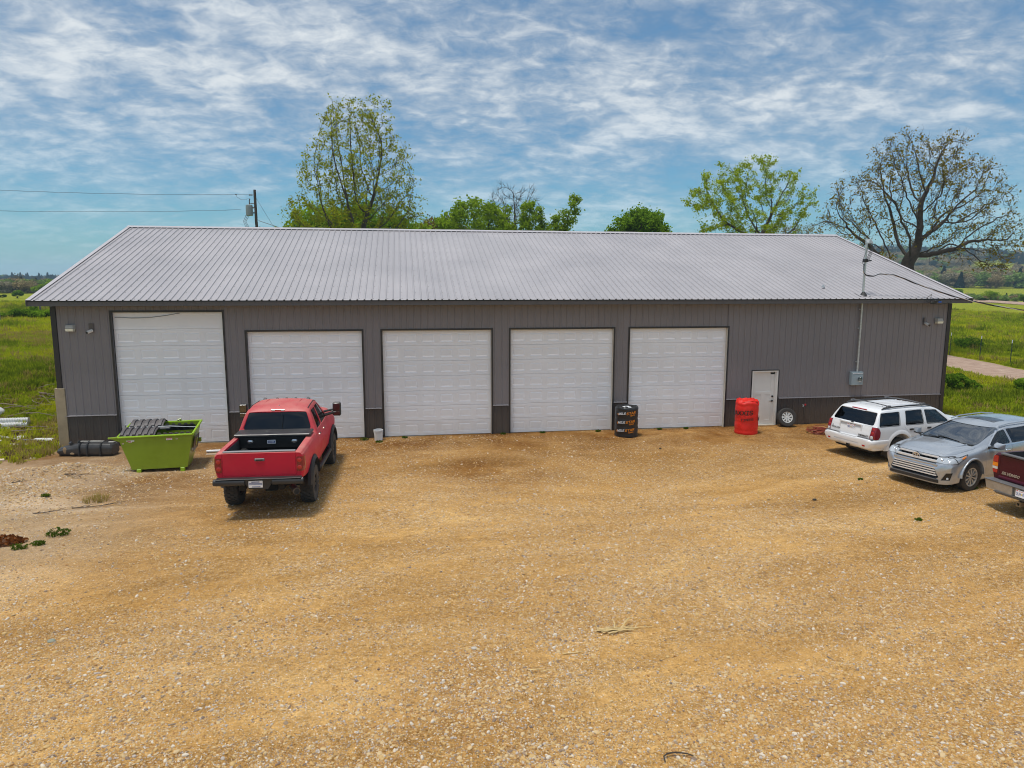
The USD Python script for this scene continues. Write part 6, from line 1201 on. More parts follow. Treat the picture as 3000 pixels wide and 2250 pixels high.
# --- stones
def rock(name, x, y, s, mat, label, seed):
    i = trimesh.creation.icosphere(2, 1.0); v = np.asarray(i.vertices); v = v * (1 + .5 * (fbm(v * 1.3 + seed, 3, seed) - .5))[:, None] * np.array([s, s * .8, s * .5])
    return tag(obj(name, TM(v, i.faces), mat, loc=(x, y, gz(x, y) + s * .2)), label, 'stone')
rock('dark_stone', 20.75, -8.55, .055, M_under, 'small black lump on the open gravel in front of the white SUV', 3)
rock('grey_stone', 5.55, -13.2, .055, paint('stone_grey', (.22, .23, .18), .8, vary=.2), 'grey green stone on the gravel at the left below the red pickup', 4)
rock('pale_stone', 11.75, -14.35, .045, paint('stone_pale', (.42, .38, .33), .7, vary=.1), 'pale flat stone on the gravel left of the straw bundle', 6)
rock('black_lump', 18.9, -2.9, .045, M_under, 'tiny black lump on the gravel below the black tyre stack', 9)
# ------------------------------------------------------------------ trees
def leaf_mat(name, c0, c1, c2, trans=0.5):
    return usdkit.material(stage, LOOK + name, {'g': ('geometry', {}), 'n': ('noise_texture', {'scale': 0.9, 'detail': 3.0}), 'w': ('white_noise_texture', {'dimensions': '1D'}), 'a': ('math', {'math_type': 'multiply_add', 'value2': 0.55}), 'h': ('math', {'math_type': 'multiply', 'value2': 0.6}),
        'r': ('rgb_ramp', {'ramp': [(0.22, c0), (0.55, c1), (0.88, c2)]}), 'p': ('principled_bsdf', {'roughness': 0.7, 'specular_ior_level': 0.06}), 't': ('translucent_bsdf', {}), 'm': ('mix_closure', {'fac': trans})},
        [('g.position', 'n.vector'), ('g.random_per_island', 'h.value1'), ('n.fac', 'a.value1'), ('h.value', 'a.value3'), ('a.value', 'r.fac'), ('r.color', 'p.base_color'), ('r.color', 't.color'), ('p.BSDF', 'm.closure1'), ('t.BSDF', 'm.closure2')], surface='m.closure')
M_bark = paint('bark_brown', (0.055, 0.043, 0.034), 0.9, vary=.35, scale=5, bump=.4, bscale=18); M_barkgrey = paint('bark_grey', (0.10, 0.095, 0.09), 0.9, vary=.3, scale=5)
L_maple = leaf_mat('leaf_olive', (0.228, 0.254, 0.012), (0.532, 0.532, 0.024), (0.620, 0.620, 0.050)); L_locust = leaf_mat('leaf_lime', (0.265, 0.354, 0.011), (0.566, 0.620, 0.023), (0.620, 0.620, 0.057))
L_oak = leaf_mat('leaf_bronze', (0.188, 0.146, 0.015), (0.341, 0.252, 0.021), (0.504, 0.378, 0.045)); L_green = leaf_mat('leaf_green', (0.112, 0.205, 0.013), (0.334, 0.515, 0.022), (0.620, 0.620, 0.048)); L_fresh = leaf_mat('leaf_fresh', (0.189, 0.284, 0.016), (0.416, 0.567, 0.028), (0.620, 0.620, 0.060))
L_dark = leaf_mat('leaf_dark', (0.030, 0.066, 0.012), (0.084, 0.165, 0.020), (0.210, 0.330, 0.040)); L_tan = leaf_mat('leaf_tan', (0.160, 0.120, 0.035), (0.272, 0.200, 0.064), (0.384, 0.304, 0.112)); L_cedar = leaf_mat('leaf_cedar', (0.015, 0.024, 0.012), (0.033, 0.051, 0.021), (0.060, 0.083, 0.033), .15)
def colonize(attr, start, step=0.35, di=2.2, dk=0.55, grav=0.0, iters=260, rng=None, jit=0.12):
    pts = [np.array(p, float) for p in start]; par = [-1] + list(range(len(start) - 1)); P = np.array(pts); alive = np.array(attr, float)
    for _ in range(iters):
        if not len(alive): break
        tree_ = cKDTree(P); d, k = tree_.query(alive); ok = d < di
        if not ok.any():
            j = np.argmin(d); ok = np.zeros(len(alive), bool); ok[j] = True
        dirs = alive[ok] - P[k[ok]]; dirs /= np.linalg.norm(dirs, axis=1, keepdims=True) + 1e-9
        acc = np.zeros_like(P); np.add.at(acc, k[ok], dirs); ids = np.unique(k[ok]); v = acc[ids]; v += rng.normal(0, jit, v.shape) * np.linalg.norm(v, axis=1, keepdims=True); v[:, 2] += grav
        v /= np.linalg.norm(v, axis=1, keepdims=True) + 1e-9; new = P[ids] + v * step
        dd, _k = tree_.query(new); keep = dd > step * 0.45
        if not keep.any():
            alive = alive[d > dk * 1.2]; 
            if not ok.any(): break
            alive = alive[rng.random(len(alive)) > .05]; continue
        par += list(ids[keep]); P = np.vstack([P, new[keep]])
        d2, _k = cKDTree(P).query(alive); alive = alive[d2 > dk]
    return P, np.array(par)
def skeleton_mesh(P, par, tip=0.012, power=2.3, r_root=None):
    n = len(P); kids = [[] for _ in range(n)]
    for i, p in enumerate(par):
        if p >= 0: kids[p].append(i)
    A = np.zeros(n)
    for i in range(n - 1, -1, -1): A[i] = sum(A[c] for c in kids[i]) if kids[i] else tip ** power
    R_ = A ** (1 / power)
    if r_root: R_ = tip + (r_root - tip) * np.clip((R_ - tip) / max(R_[0] - tip, 1e-6), 0, 1) ** 1.2
    chains, stack = [], [(0, -1)]
    while stack:
        i, p = stack.pop(); ch = [p, i] if p >= 0 else [i]
        while kids[i]:
            ks_ = sorted(kids[i], key=lambda c: -R_[c]); stack += [(c, i) for c in ks_[1:]]; i = ks_[0]; ch.append(i)
        chains.append(ch)
    out = []
    for ch in chains:
        if len(ch) < 2: continue
        r = R_[ch].copy(); r[0] = min(r[0], r[1] * 1.3); sides = 8 if r.max() > .12 else 5 if r.max() > .035 else 3
        out.append(tube(P[ch], r, sides, cap=False))
    return join(out), R_, kids
def leaf_quads(C, size, rng, droop=0.0, aspect=0.6):
    n = len(C); d = rng.normal(size=(n, 3)); d[:, 2] -= droop; d /= np.linalg.norm(d, axis=1, keepdims=True); e = rng.normal(size=(n, 3)); e -= d * (e * d).sum(1, keepdims=True); e /= np.linalg.norm(e, axis=1, keepdims=True)
    s_ = size * rng.uniform(.6, 1.3, (n, 1)); a, b = d * s_ * .5, e * s_ * aspect * .5
    v = np.stack([C - a, C + b - a * .1, C + a, C - b - a * .1], 1).reshape(-1, 3); i = np.arange(n)[:, None] * 4
    return TM(v, np.vstack([i + [0, 1, 2], i + [0, 2, 3]]))
def blob_points(blobs, n, rng, shell=0.0):
    vol = np.array([b[3] * b[4] * b[5] for b in blobs]); k = rng.choice(len(blobs), n, p=vol / vol.sum()); d = rng.normal(size=(n, 3)); d /= np.linalg.norm(d, axis=1, keepdims=True)
    r = (shell + (1 - shell) * rng.random(n)) ** (1 / 3); B = np.array(blobs)[k]; return B[:, :3] + d * r[:, None] * B[:, 3:6]
def tree(name, label, base, blobs, n_attr, leaves, leaf, seed, trunk_h, r_root, bark=None, cluster=.28, per=5, step=.38, di=2.4, dk=.6, aspect=.6, tip=.012, cat='tree', group=None, top_r=.03, starts=None, droop=0.0, jit=.14, twigs=0, twig_len=.6):
    """blobs: crown ellipsoids relative to base. Branches grow towards points spread through them; leaves hang in clusters on the thin wood."""
    rng = np.random.default_rng(seed); base = np.array(base, float); t = thing(name, label, cat, base, 0, group)
    attr = blob_points(blobs, n_attr, rng, .12); n0 = max(3, int(trunk_h / step)); start = [np.array([.06 * math.sin(k * 1.3 + seed), .06 * math.cos(k * 1.7 + seed), -.2 + (trunk_h + .2) * k / (n0 - 1)]) for k in range(n0)]
    P, par = colonize(attr, start, step, di, dk, .06, rng=rng, jit=jit); mesh, R_, kids = skeleton_mesh(P, par, tip, 2.3, r_root); tips_ = None
    if twigs:       # fine twigs on the thin wood
        th = np.where((R_ < tip * 3.2) & (np.arange(len(P)) > n0))[0]; pk = rng.choice(th, twigs); d = P[pk] - P[np.maximum(par[pk], 0)]; d /= np.linalg.norm(d, axis=1, keepdims=True) + 1e-9; d = d + rng.normal(0, .55, d.shape) + [0, 0, .12]; d /= np.linalg.norm(d, axis=1, keepdims=True); L = twig_len * rng.uniform(.4, 1.1, (twigs, 1))
        a, c = P[pk], P[pk] + d * L; b_ = (a + c) / 2 + rng.normal(0, .08, a.shape) * L; tips_ = np.vstack([c, b_]); r0 = tip * .75
        e1 = np.cross(d, rng.normal(size=d.shape)); e1 /= np.linalg.norm(e1, axis=1, keepdims=True); e2 = np.cross(d, e1); V = np.stack([a + e1 * r0, a - e1 * .5 * r0 + e2 * .8 * r0, a - e1 * .5 * r0 - e2 * .8 * r0, b_ + e1 * r0 * .7, b_ - e1 * .35 * r0 + e2 * .6 * r0, b_ - e1 * .35 * r0 - e2 * .6 * r0, c], 1).reshape(-1, 3)
        F = np.array([(0, 1, 4), (0, 4, 3), (1, 2, 5), (1, 5, 4), (2, 0, 3), (2, 3, 5), (3, 4, 6), (4, 5, 6), (5, 3, 6)]); mesh = join(mesh, TM(V, (np.arange(twigs)[:, None, None] * 7 + F[None]).reshape(-1, 3)))
    obj('trunk', mesh, bark or M_bark, t, smooth=50)
    if leaves:
        thin = np.where((R_ < max(top_r, tip * 1.9)) & (np.arange(len(P)) > n0))[0]
        w = np.array([3.0 if not kids[i] else 1.0 for i in thin]); pick = rng.choice(thin, max(1, leaves // per), p=w / w.sum()); C = P[pick]
        if tips_ is not None: C = np.where(rng.random((len(C), 1)) < .75, tips_[rng.integers(0, len(tips_), len(C))], C)
        C = (C[:, None] + rng.normal(0, cluster, (len(C), per, 3))).reshape(-1, 3); obj('crown', leaf_quads(C, leaf[1], rng, droop, aspect), leaf[0], t, smooth=False)
    return t
def bush(name, label, base, blobs, leaves, leaf, seed, group=None, cat='bush', stems=9, bark=None):
    rng = np.random.default_rng(seed); base = np.array(base, float); t = thing(name, label, cat, base, 0, group)
    sub = []
    for b in blobs:
        for _ in range(max(3, int(9 * (b[3] * b[5]) ** .5))):
            d = rng.normal(size=3); d /= np.linalg.norm(d); d[2] = abs(d[2]) * .9 - .15; c = np.array(b[:3]) + d * np.array(b[3:6]) * rng.uniform(.35, .85); s_ = rng.uniform(.22, .45); sub.append((*c, b[3] * s_, b[4] * s_, b[5] * s_ * .8))
    C = blob_points(sub, leaves, rng, .35); obj('crown', leaf_quads(C, leaf[1], rng), leaf[0], t, smooth=False)
    st = []
    for k in range(stems):
        b = sub[rng.integers(len(sub))]; p0 = np.array([rng.normal(0, .12), rng.normal(0, .12), -.1]); p2 = np.array(b[:3]); st.append(tube([p0, (p0 + p2) / 2 + rng.normal(0, .12, 3) * [1, 1, .3], p2], [.045, .03, .012], 4, cap=False))
    obj('trunk', join(st), bark or M_bark, t, smooth=50); return t
def G(x, y): return (x, y, gz(x, y))
# the tall airy tree behind the left half of the ridge
b = G(7.55, 30)
tree('tall_tree', 'tall upright tree with airy olive leaves above the left part of the roof', b, [(.1, 0, 14.0, 3.0, 2.6, 4.3), (.3, .3, 10.6, 3.8, 3.0, 3.2), (-1.5, 0, 12.6, 2.6, 2.2, 3.2), (2.2, 0, 12.6, 2.5, 2.2, 3.4), (-3.0, .2, 10.0, 2.3, 2, 1.6), (3.1, -.3, 9.9, 2.0, 1.8, 2.2), (-.8, 0, 16.4, 1.9, 1.6, 1.9), (1.3, 0, 16.2, 1.8, 1.6, 2.1), (0, 0, 8.0, 2.6, 2.2, 1.6)], 2300, 16500, (L_maple, .165), 11, 3.2, .30, step=.34, di=2.4, dk=.55, cluster=.13, per=5, jit=.06, tip=.011, twigs=2600, twig_len=.7)
# the low green trees round its foot
for i, (x, y, sx, h, n, lf, lb) in enumerate(((3.2, 46, 3.4, 12.9, 4400, L_fresh, 'broad fresh green tree low behind the ridge left of the tall airy tree'), (7.1, 44, 2.6, 12.9, 3800, L_green, 'rounded green tree directly behind the trunks of the tall airy tree'), (10.1, 46, 2.4, 12.3, 3400, L_green, 'rounded green tree low behind the ridge right of the tall airy tree'), (12.6, 48, 1.7, 11.7, 1900, L_fresh, 'small green tree low behind the ridge left of the tan trees'))):
    tree('green_tree', lb, G(x, y), [(0, 0, h - 3.1, sx, 3.0, 2.9), (-.4 * sx, 0, h - 4.2, sx * .7, 2.6, 2.6), (.45 * sx, 0, h - 4.0, sx * .65, 2.6, 2.4)], 420, n * 2, (lf, .34), 100 + i, 3.0, .24, cluster=.42, per=8, step=.5, di=3.2, dk=1.0, top_r=.06)
for i, (x, y, sx, h, lb) in enumerate(((14.1, 52, 1.2, 12.1, 'small bronze tan tree behind the ridge right of the tall airy tree'), (16.1, 54, 2.0, 12.6, 'wider bronze tan tree behind the ridge left of the bare grey tree'))):
    tree('tan_tree', lb, G(x, y), [(0, 0, h - 2.6, sx, 2, 2.5)], 380, 3400, (L_tan, .26), 130 + i, 3.4, .20, cluster=.30, per=6, step=.45, di=3, dk=.8)
tree('green_tree', 'green tree with drooping limbs left of the bare grey tree behind the ridge', G(18.0, 42), [(-.4, 0, 10.6, 3.0, 2.4, 2.2), (1.6, 0, 10.2, 2.1, 2, 2.3), (-2.6, 0, 10.0, 1.8, 1.6, 1.4)], 560, 9500, (L_fresh, .26), 141, 3.6, .26, cluster=.26, per=7, step=.42, di=2.8, dk=.75)
tree('bare_tree', 'bare grey tree with fine leafless twigs behind the middle of the ridge', G(21.4, 43), [(0, 0, 11.4, 2.4, 1.8, 2.4), (-1.1, 0, 12.7, 1.4, 1.1, 1.7), (1.3, 0, 12.5, 1.4, 1.1, 1.6)], 620, 0, None, 142, 4.2, .17, M_barkgrey, step=.34, di=2.6, dk=.5, tip=.014, jit=.10, twigs=1600, twig_len=.8)
tree('leaning_tree', 'green tree with one long limb leaning right behind the middle of the ridge', G(23.0, 41), [(-.5, 0, 10.8, 1.2, 1.2, 1.9), (1.6, 0, 9.8, 1.6, 1.2, 1.2), (2.8, 0, 10.9, 1.1, 1.0, 1.1), (3.9, 0, 12.3, .85, .8, 1.1)], 480, 7000, (L_fresh, .22), 143, 4.6, .22, cluster=.18, per=8, step=.36, di=2.4, dk=.6)
tree('round_tree', 'dense dark green tree just clearing the ridge right of its middle', G(32.6, 40), [(0, 0, 9.9, 2.4, 2.2, 2.0), (-1.5, 0, 9.2, 1.6, 1.5, 1.7), (1.7, 0, 9.3, 1.6, 1.5, 1.5)], 480, 11000, (L_green, .27), 144, 2.8, .22, cluster=.26, per=9, step=.4, di=2.6, dk=.7)
# honey locust
b = G(37.2, 28)
tree('locust_tree', 'spreading lime green tree with flat layered sprays behind the right part of the roof', b, [(-3.4, 0, 11.6, 1.9, 2.0, 1.5), (-1.6, .2, 12.6, 2.1, 2, 1.9), (.4, 0, 13.2, 2.0, 2, 1.6), (2.4, 0, 12.3, 2.3, 2, 1.7), (4.0, 0, 11.0, 1.5, 1.6, 1.4), (0, 0, 10.2, 3.3, 2.6, 1.7), (-2.6, 0, 9.3, 1.6, 1.6, 1.2), (2.6, 0, 9.2, 2.0, 1.8, 1.3)], 760, 13000, (L_locust, .18), 15, 4.0, .26, step=.36, di=2.8, dk=.75, cluster=.12, per=12, aspect=.5, jit=.07, twigs=900, twig_len=.7)
tree('brown_shrub_tree', 'low brownish twiggy tree behind the ridge between lime tree and big oak', G(43.6, 34), [(0, 0, 8.2, 3.0, 2.0, 2.2), (-2.0, 0, 7.6, 1.6, 1.5, 1.6)], 520, 2200, (L_oak, .17), 151, 2.6, .16, step=.4, di=2.6, dk=.62, cluster=.2, per=5, twigs=1400, twig_len=.7)
# the big oak at the right
b = G(46.5, 22)
tree('oak_tree', 'huge spreading oak with bare dark limbs and bronze buds behind the right roof corner', b, [(.2, 0, 12.6, 3.4, 3.0, 3.0), (-3.4, 0, 10.6, 3.0, 2.6, 2.4), (-5.4, .3, 8.4, 2.4, 2.2, 1.9), (3.6, 0, 11.6, 3.2, 2.8, 2.8), (6.0, .2, 9.6, 2.6, 2.4, 2.2), (6.4, -.2, 7.2, 2.4, 2.0, 1.2), (-3.6, -.4, 7.2, 2.6, 2.0, 1.3), (1.6, 0, 8.6, 3.0, 2.6, 2.0), (-1.0, 0, 14.2, 2.0, 1.8, 1.7), (2.2, 0, 14.0, 1.9, 1.8, 1.7), (-6.6, 0, 7.0, 1.5, 1.5, 1.2), (7.8, 0, 8.2, 1.4, 1.5, 1.2)], 2500, 9500, (L_oak, .16), 17, 6.0, .50, step=.36, di=2.5, dk=.60, cluster=.13, per=5, tip=.013, jit=.15, top_r=.024, twigs=3800, twig_len=.9)
# ------------------------------------------------------------------ utility pole and lines
up_ = thing('utility_pole', 'wooden utility pole with grey transformer can behind the left end of the roof', 'utility pole', (.95, 28, 0))
zp = 11.45; obj('pole', tube([(0, 0, -.3), (0.02, 0, 6), (-.02, 0, zp)], [.125, .11, .085], 12), M_bark, up_)
obj('transformer', lathe([(.20, 9.70), (.235, 9.72), (.235, 10.35), (.20, 10.42), (.06, 10.46)], 18).apply_translation((-.42, -.05, 0)), paint('transformer_grey', (.20, .23, .23), .5, vary=.15), up_)
obj('transformer_bracket', join(rbox(-.25, -.05, 10.2, .0, .05, 10.28, .01), rbox(-.25, -.05, 9.85, .0, .05, 9.93, .01), tube([(-.40, 0, 10.42), (-.40, 0, 10.72), (-.36, 0, 10.85)], .035, 8), rbox(-.36, -.03, 10.50, 0, .03, 10.55, .008)), M_greyplastic, up_)
obj('insulator', join(lathe([(.02, 0), (.06, .05), (.03, .10), (.06, .15), (.03, .20), (.05, .24)], 10, 'x').apply_translation((-.42, 0, zp - .35)), tube([(-.18, 0, zp - .35), (.0, 0, zp - .35)], .015, 6), tube([(-.42, 0, zp - .35), (-1.25, 0, zp - .34)], .012, 5), rbox(-1.3, -.03, zp - .38, -1.2, .03, zp - .31, .01)), M_greyplastic, up_)
for k in range(3): obj('lead_wire', tube([(-.58 + .12 * k, -.05, 9.9), (-.85 + .08 * k, -.05, 9.3), (-.72 + .1 * k, -.05, 8.95), (-.2, -.05, 8.85 - .12 * k), (.05, -.05, 8.95 - .15 * k)], .016, 5), M_greyplastic, up_)
obj('jumper_wire', tube([(-1.25, 0, zp - .36), (-1.2, 0, 10.95), (-.9, 0, 10.75), (-.40, 0, 10.85)], .010, 4), M_greyplastic, up_)
def wire(label, a, b, sag, r=.012, n=24):
    a, b = np.array(a, float), np.array(b, float); t = np.linspace(0, 1, n)[:, None]; p = a + (b - a) * t; p[:, 2] -= sag * 4 * (t[:, 0] * (1 - t[:, 0])); return tag(obj('power_line', tube(p, r, 5), M_greyplastic), label, 'power line')
wire('upper power line running left from the top of the utility pole', (-.30, 28, zp - .34), (-46, 29, 13.6), .9); wire('lower power line running left from the transformer on the utility pole', (-.05, 28, 10.1), (-46, 29, 11.6), .9)
wire('upper service line dropping right from the utility pole behind the ridge', (1.1, 28, 9.38), (12, 22, 6.2), .15, .02); wire('lower service line dropping right from the utility pole behind the ridge', (1.1, 28, 8.98), (10, 22, 6.0), .15, .017)
wire('thin guy wire slanting down right from the top of the utility pole', (1.0, 28, 10.9), (3.4, 28.5, 6.5), .0, .009, 3)
# ------------------------------------------------------------------ gravel road and far track on the right
def strip(name, pts, w, mat, label=None, lift=.03, seed=0):
    p = np.array(pts, float); s_ = np.linspace(0, len(p) - 1, 160); q = np.stack([PchipInterpolator(np.arange(len(p)), p[:, k])(s_) for k in range(2)], 1); t = np.gradient(q, axis=0); t /= np.linalg.norm(t, axis=1, keepdims=True); nn = np.stack([-t[:, 1], t[:, 0]], 1)
    rows = []
    for u, dz in ((-1.12, -.25), (-1.0, .0), (-.5, .02), (-.25, .035), (0, .05), (.25, .035), (.5, .02), (1.0, .0), (1.12, -.25)):
        ed = q + nn * (w / 2 * (u + (.10 * np.sin(s_ * 9 + seed + 3 * u) if abs(u) > .9 else 0)))[..., None] if np.ndim(u) else q + nn * (w / 2 * (u + (.08 * (fbm(np.column_stack([q * .5, q[:, 0] * 0 + u]), 3, seed) - .5) * 2 if abs(u) > .9 else 0 * s_)))[:, None]
        rows.append(np.column_stack([ed, ground_z(ed[:, 0], ed[:, 1]) + lift + dz]))
    r_ = np.array(rows); return obj(name, grid_mesh(r_[..., 0], r_[..., 1], r_[..., 2]), mat, smooth=True, kind='structure')
road_mat = usdkit.material(stage, LOOK + 'road_gravel', {'g': ('geometry', {}), 'n': ('noise_texture', {'scale': 1.3, 'detail': 9.0, 'roughness': 0.75}), 'r': ('rgb_ramp', {'ramp': [(0.3, (.21, .135, .095)), (0.5, (.33, .225, .165)), (0.72, (.43, .325, .25))]}), 'v': ('voronoi_texture', {'scale': 16.0}), 'b': ('bump', {'strength': .6, 'distance': .03}), 'p': ('principled_bsdf', {'roughness': .9})},
    [('g.position', 'n.vector'), ('g.position', 'v.vector'), ('n.fac', 'r.fac'), ('r.color', 'p.base_color'), ('v.distance', 'b.height'), ('b.normal', 'p.normal')], surface='p.BSDF')
strip('gravel_road', [(44, -40), (44.6, -10), (45.2, 10.4), (47.4, 18.3), (48.2, 30), (47, 46), (42, 70)], 4.2, road_mat, seed=2)
strip('far_road', [(120, 160), (163, 147), (158, 132), (151.8, 118), (142, 90)], 4.0, road_mat, lift=.3, seed=5) if False else strip('far_road', [(205, 186), (180, 166), (164, 147), (158, 132), (152, 118), (144, 96)], 5.0, road_mat, lift=.35, seed=5)
# ------------------------------------------------------------------ fence posts
M_post = paint('weathered_post', (.13, .105, .085), .9, vary=.3, scale=8)
def wood_post(x, y, h, lean, label, seed):
    t = thing('fence_post', label, 'fence post', G(x, y), seed * 1.1); obj('post', tube([(0, 0, -.3), (lean * .5, 0, h * .5), (lean, .02, h)], [.095, .09, .08], 9), M_post, t); obj('staples', join([tube([(lean * z / h - .085, -.02, z), (lean * z / h - .10, .02, z)], .012, 4) for z in (.5, .9, 1.3)]), M_galv, t); return t
wood_post(-20.3, 36.7, 1.95, -.12, 'leaning wooden fence post at the left edge of the field', 1); wood_post(-25.5, 54.2, 1.9, -.25, 'leaning wooden fence post in the field below the left eave', 2)
tp0 = thing('steel_post', 'white tipped steel fence post by the gravel road, leftmost of three in view', 'fence post', G(49.9, 21.3), 0, 'steel fence posts along the gravel road')
M_tgreen = paint('post_green', (.03, .05, .03), .6)
obj('stem', join(rbox(-.025, -.005, -.3, .025, .005, 1.45, .002), rbox(-.005, 0, -.3, .005, .04, 1.45, .002)), M_tgreen, tp0, smooth=False); obj('tip', join(rbox(-.028, -.008, 1.451, .028, .008, 1.66, .002), rbox(-.007, .0, 1.451, .007, .043, 1.66, .002)), M_printwhite, tp0, smooth=False)
dup(tp0, G(49.9, 18.6), 0, 'white tipped steel fence post by the gravel road, middle of three in view'); dup(tp0, G(49.4, 15.6), 0, 'white tipped steel fence post by the gravel road, nearest the right edge')
# ------------------------------------------------------------------ hedges, bushes and far woods
bush('hedge_clump', 'wild shrubby growth along the old fence at the left edge', G(-21.8, 43), [(-.8, 0, .6, 1.2, .9, .8), (.7, .3, .7, 1.3, .9, .9), (2.0, 0, .55, 1.0, .8, .75)], 5200, (L_green, .22), 201)
bush('hedge_clump', 'leafy shrub beside the leaning post just left of the building corner', G(-20.6, 47), [(0, 0, 1.0, .9, .9, 1.4), (.9, .2, .8, .9, .8, 1.1)], 3000, (L_fresh, .2), 202)
bush('field_bush', 'small round green bush alone in the left field', G(-71, 143), [(0, 0, .9, 1.0, 1.0, 1.0)], 1500, (L_green, .5), 203)
bush('field_bush', 'low dark shrub at the left edge of the field', G(-75.5, 146), [(0, 0, .35, .9, .8, .5)], 900, (L_dark, .4), 204)
bush('field_bush', 'olive thicket showing under the left slope of the roof', G(-91, 196), [(0, 0, 1.5, 2.2, 2, 1.8), (3, 0, 2.2, 2.4, 2, 2.4)], 3200, (L_fresh, .6), 205)
tree('bare_tree', 'large bare tree standing at the far edge of the left field', G(-116, 236), [(0, 0, 4.5, 2.5, 2.3, 2.2)], 420, 300, (L_tan, .25), 206, 2.0, .25, M_barkgrey, step=.4, di=2.5, dk=.7, tip=.03, cluster=.25)
tree('bare_tree', 'smaller bare tree right of the large bare one at the far field edge', G(-108, 230), [(0, 0, 3.6, 1.8, 1.6, 1.7)], 260, 200, (L_tan, .25), 207, 1.6, .2, M_barkgrey, step=.4, di=2.5, dk=.7, tip=.03, cluster=.25)
for i, (x, y, w, h, lf, lb) in enumerate(((-120, 237, 1.6, 1.9, L_cedar, 'dark cedar shrub at the far edge of the left field, left of the bare tree'), (-108.5, 226, 1.3, 2.3, L_cedar, 'dark cedar shrub at the far field edge right of the large bare tree'))):
    bush('cedar_bush', lb, G(x, y), [(0, 0, h * .45, w, w * .7, h * .55)], 1300, (lf, .5), 208 + i)
# bushes along the far hedge on the right
for i, (x, y, w, h, lf, lb) in enumerate(((191, 184, 2.2, 3.4, L_green, 'round green tree at the far field edge nearest the roof corner'), (166, 143.5, 2.9, 3.1, L_fresh, 'wide flat topped bright green tree in the far hedge on the right'), (164, 131, 1.3, 2.2, L_green, 'smaller green bush in the far hedge right of the wide bright tree'), (169, 130.5, 1.3, 2.5, L_green, 'taller green bush in the far hedge near the right edge'), (160.5, 115, 2.2, 2.4, L_fresh, 'yellow green bush in the far hedge at the right edge'), (160, 139, 1.2, 1.1, L_dark, 'low dark shrub in front of the wide bright tree in the far hedge'))):
    bush('hedge_tree', lb, G(x, y), [(0, 0, h * .52, w, w * .8, h * .48), (w * .4, 0, h * .42, w * .7, w * .6, h * .4)], 2600, (lf, .26), 220 + i, group=None)
rng = np.random.default_rng(77)
def clump_points(c, s, n, rng): 
    out = []
    for _ in range(16):
        d = rng.normal(size=3); d /= np.linalg.norm(d); d[2] = abs(d[2]) - .2; out.append((*(c + d * s * rng.uniform(.4, .8)), *(s * rng.uniform(.25, .5) * np.ones(3))))
    return blob_points(out, n, rng, .4)
def forest_proto(seed, kind):
    rng = np.random.default_rng(seed)
    if kind == 'cedar': z = rng.random(700) ** 1.5; r = (1 - z) * .30 + .02; a = rng.uniform(0, 2 * PI, 700); C = np.column_stack([r * np.cos(a) * rng.random(700) ** .3, r * np.sin(a) * rng.random(700) ** .3, .08 + z * .92]); return leaf_quads(C, .11, rng)
    C = np.vstack([clump_points(np.array([0, 0, .50]), np.array([.38, .38, .40]), 850, rng), clump_points(np.array([0, 0, .20]), np.array([.34, .34, .20]), 350, rng)]); C[:, 2] = np.abs(C[:, 2]); return leaf_quads(C, .085, rng)
L_f1 = leaf_mat('far_leaf_tan', (0.274, 0.211, 0.103), (0.400, 0.316, 0.150), (0.527, 0.421, 0.206), .2); L_f2 = leaf_mat('far_leaf_green', (0.158, 0.235, 0.059), (0.283, 0.395, 0.083), (0.441, 0.535, 0.118), .2); L_f3 = leaf_mat('far_leaf_grey', (0.274, 0.242, 0.160), (0.379, 0.327, 0.215), (0.505, 0.443, 0.290), .2); L_f4 = leaf_mat('far_cedar', (0.013, 0.032, 0.027), (0.028, 0.059, 0.044), (0.048, 0.086, 0.061), .1)
protos = [(forest_proto(1, 'b'), L_f1), (forest_proto(2, 'b'), L_f2), (forest_proto(3, 'b'), L_f3), (forest_proto(4, 'cedar'), L_f4), (forest_proto(5, 'b'), L_f4), (forest_proto(6, 'b'), L_f2)]
def polar(b, d): return CAM[0] + d * np.sin(b), CAM[1] + d * np.cos(b)
def wood(name, b0, b1, d0, d1, n, mix, hs, seed, label):
    rng = np.random.default_rng(seed); b = rng.uniform(b0, b1, n); d = np.sqrt(rng.uniform(d0 ** 2, d1 ** 2, n)); x, y = polar(b, d); keep = fbm(np.stack([x / 90, y / 90, 0 * x], -1), 3, seed) > .40; x, y = x[keep], y[keep]; n = len(x)
    s_ = rng.uniform(hs[0], hs[1], n); idx = rng.choice(6, n, p=mix); ws_ = np.where(idx == 3, 1.0, rng.uniform(1.0, 1.5, n)); z = land(x, y) - .3
    instancer(name, protos, np.column_stack([x, y, z]), rand_quat(rng, n, .03), np.column_stack([s_ * ws_, s_ * ws_, s_]), idx, label=label, cat='woodland')
wood('hill_wood', .50, .92, 900, 1400, 4200, [.08, .14, .08, .20, .46, .04], (9, 13), 301, 'dark blue green wood covering the distant hill on the right')
wood('valley_wood', .56, .92, 420, 900, 2200, [.34, .14, .36, .03, .03, .10], (7, 11), 302, 'pale tan and green wood across the valley below the hill')
wood('hedge_wood', .56, .92, 222, 262, 330, [.12, .40, .10, .04, .08, .26], (1.2, 2.6), 303, 'low tangled hedge growth along the far field edge on the right')
wood('far_wood', -.56, -.36, 268, 350, 520, [.36, .26, .34, .02, .02, .0], (3.2, 5.8), 304, 'pale tan and green wood beyond the left field')
wood('horizon_wood', -.62, -.2, 900, 2200, 2600, [.05, .10, .05, .20, .60, .0], (9, 12), 305, 'dark blue wood along the far left horizon')
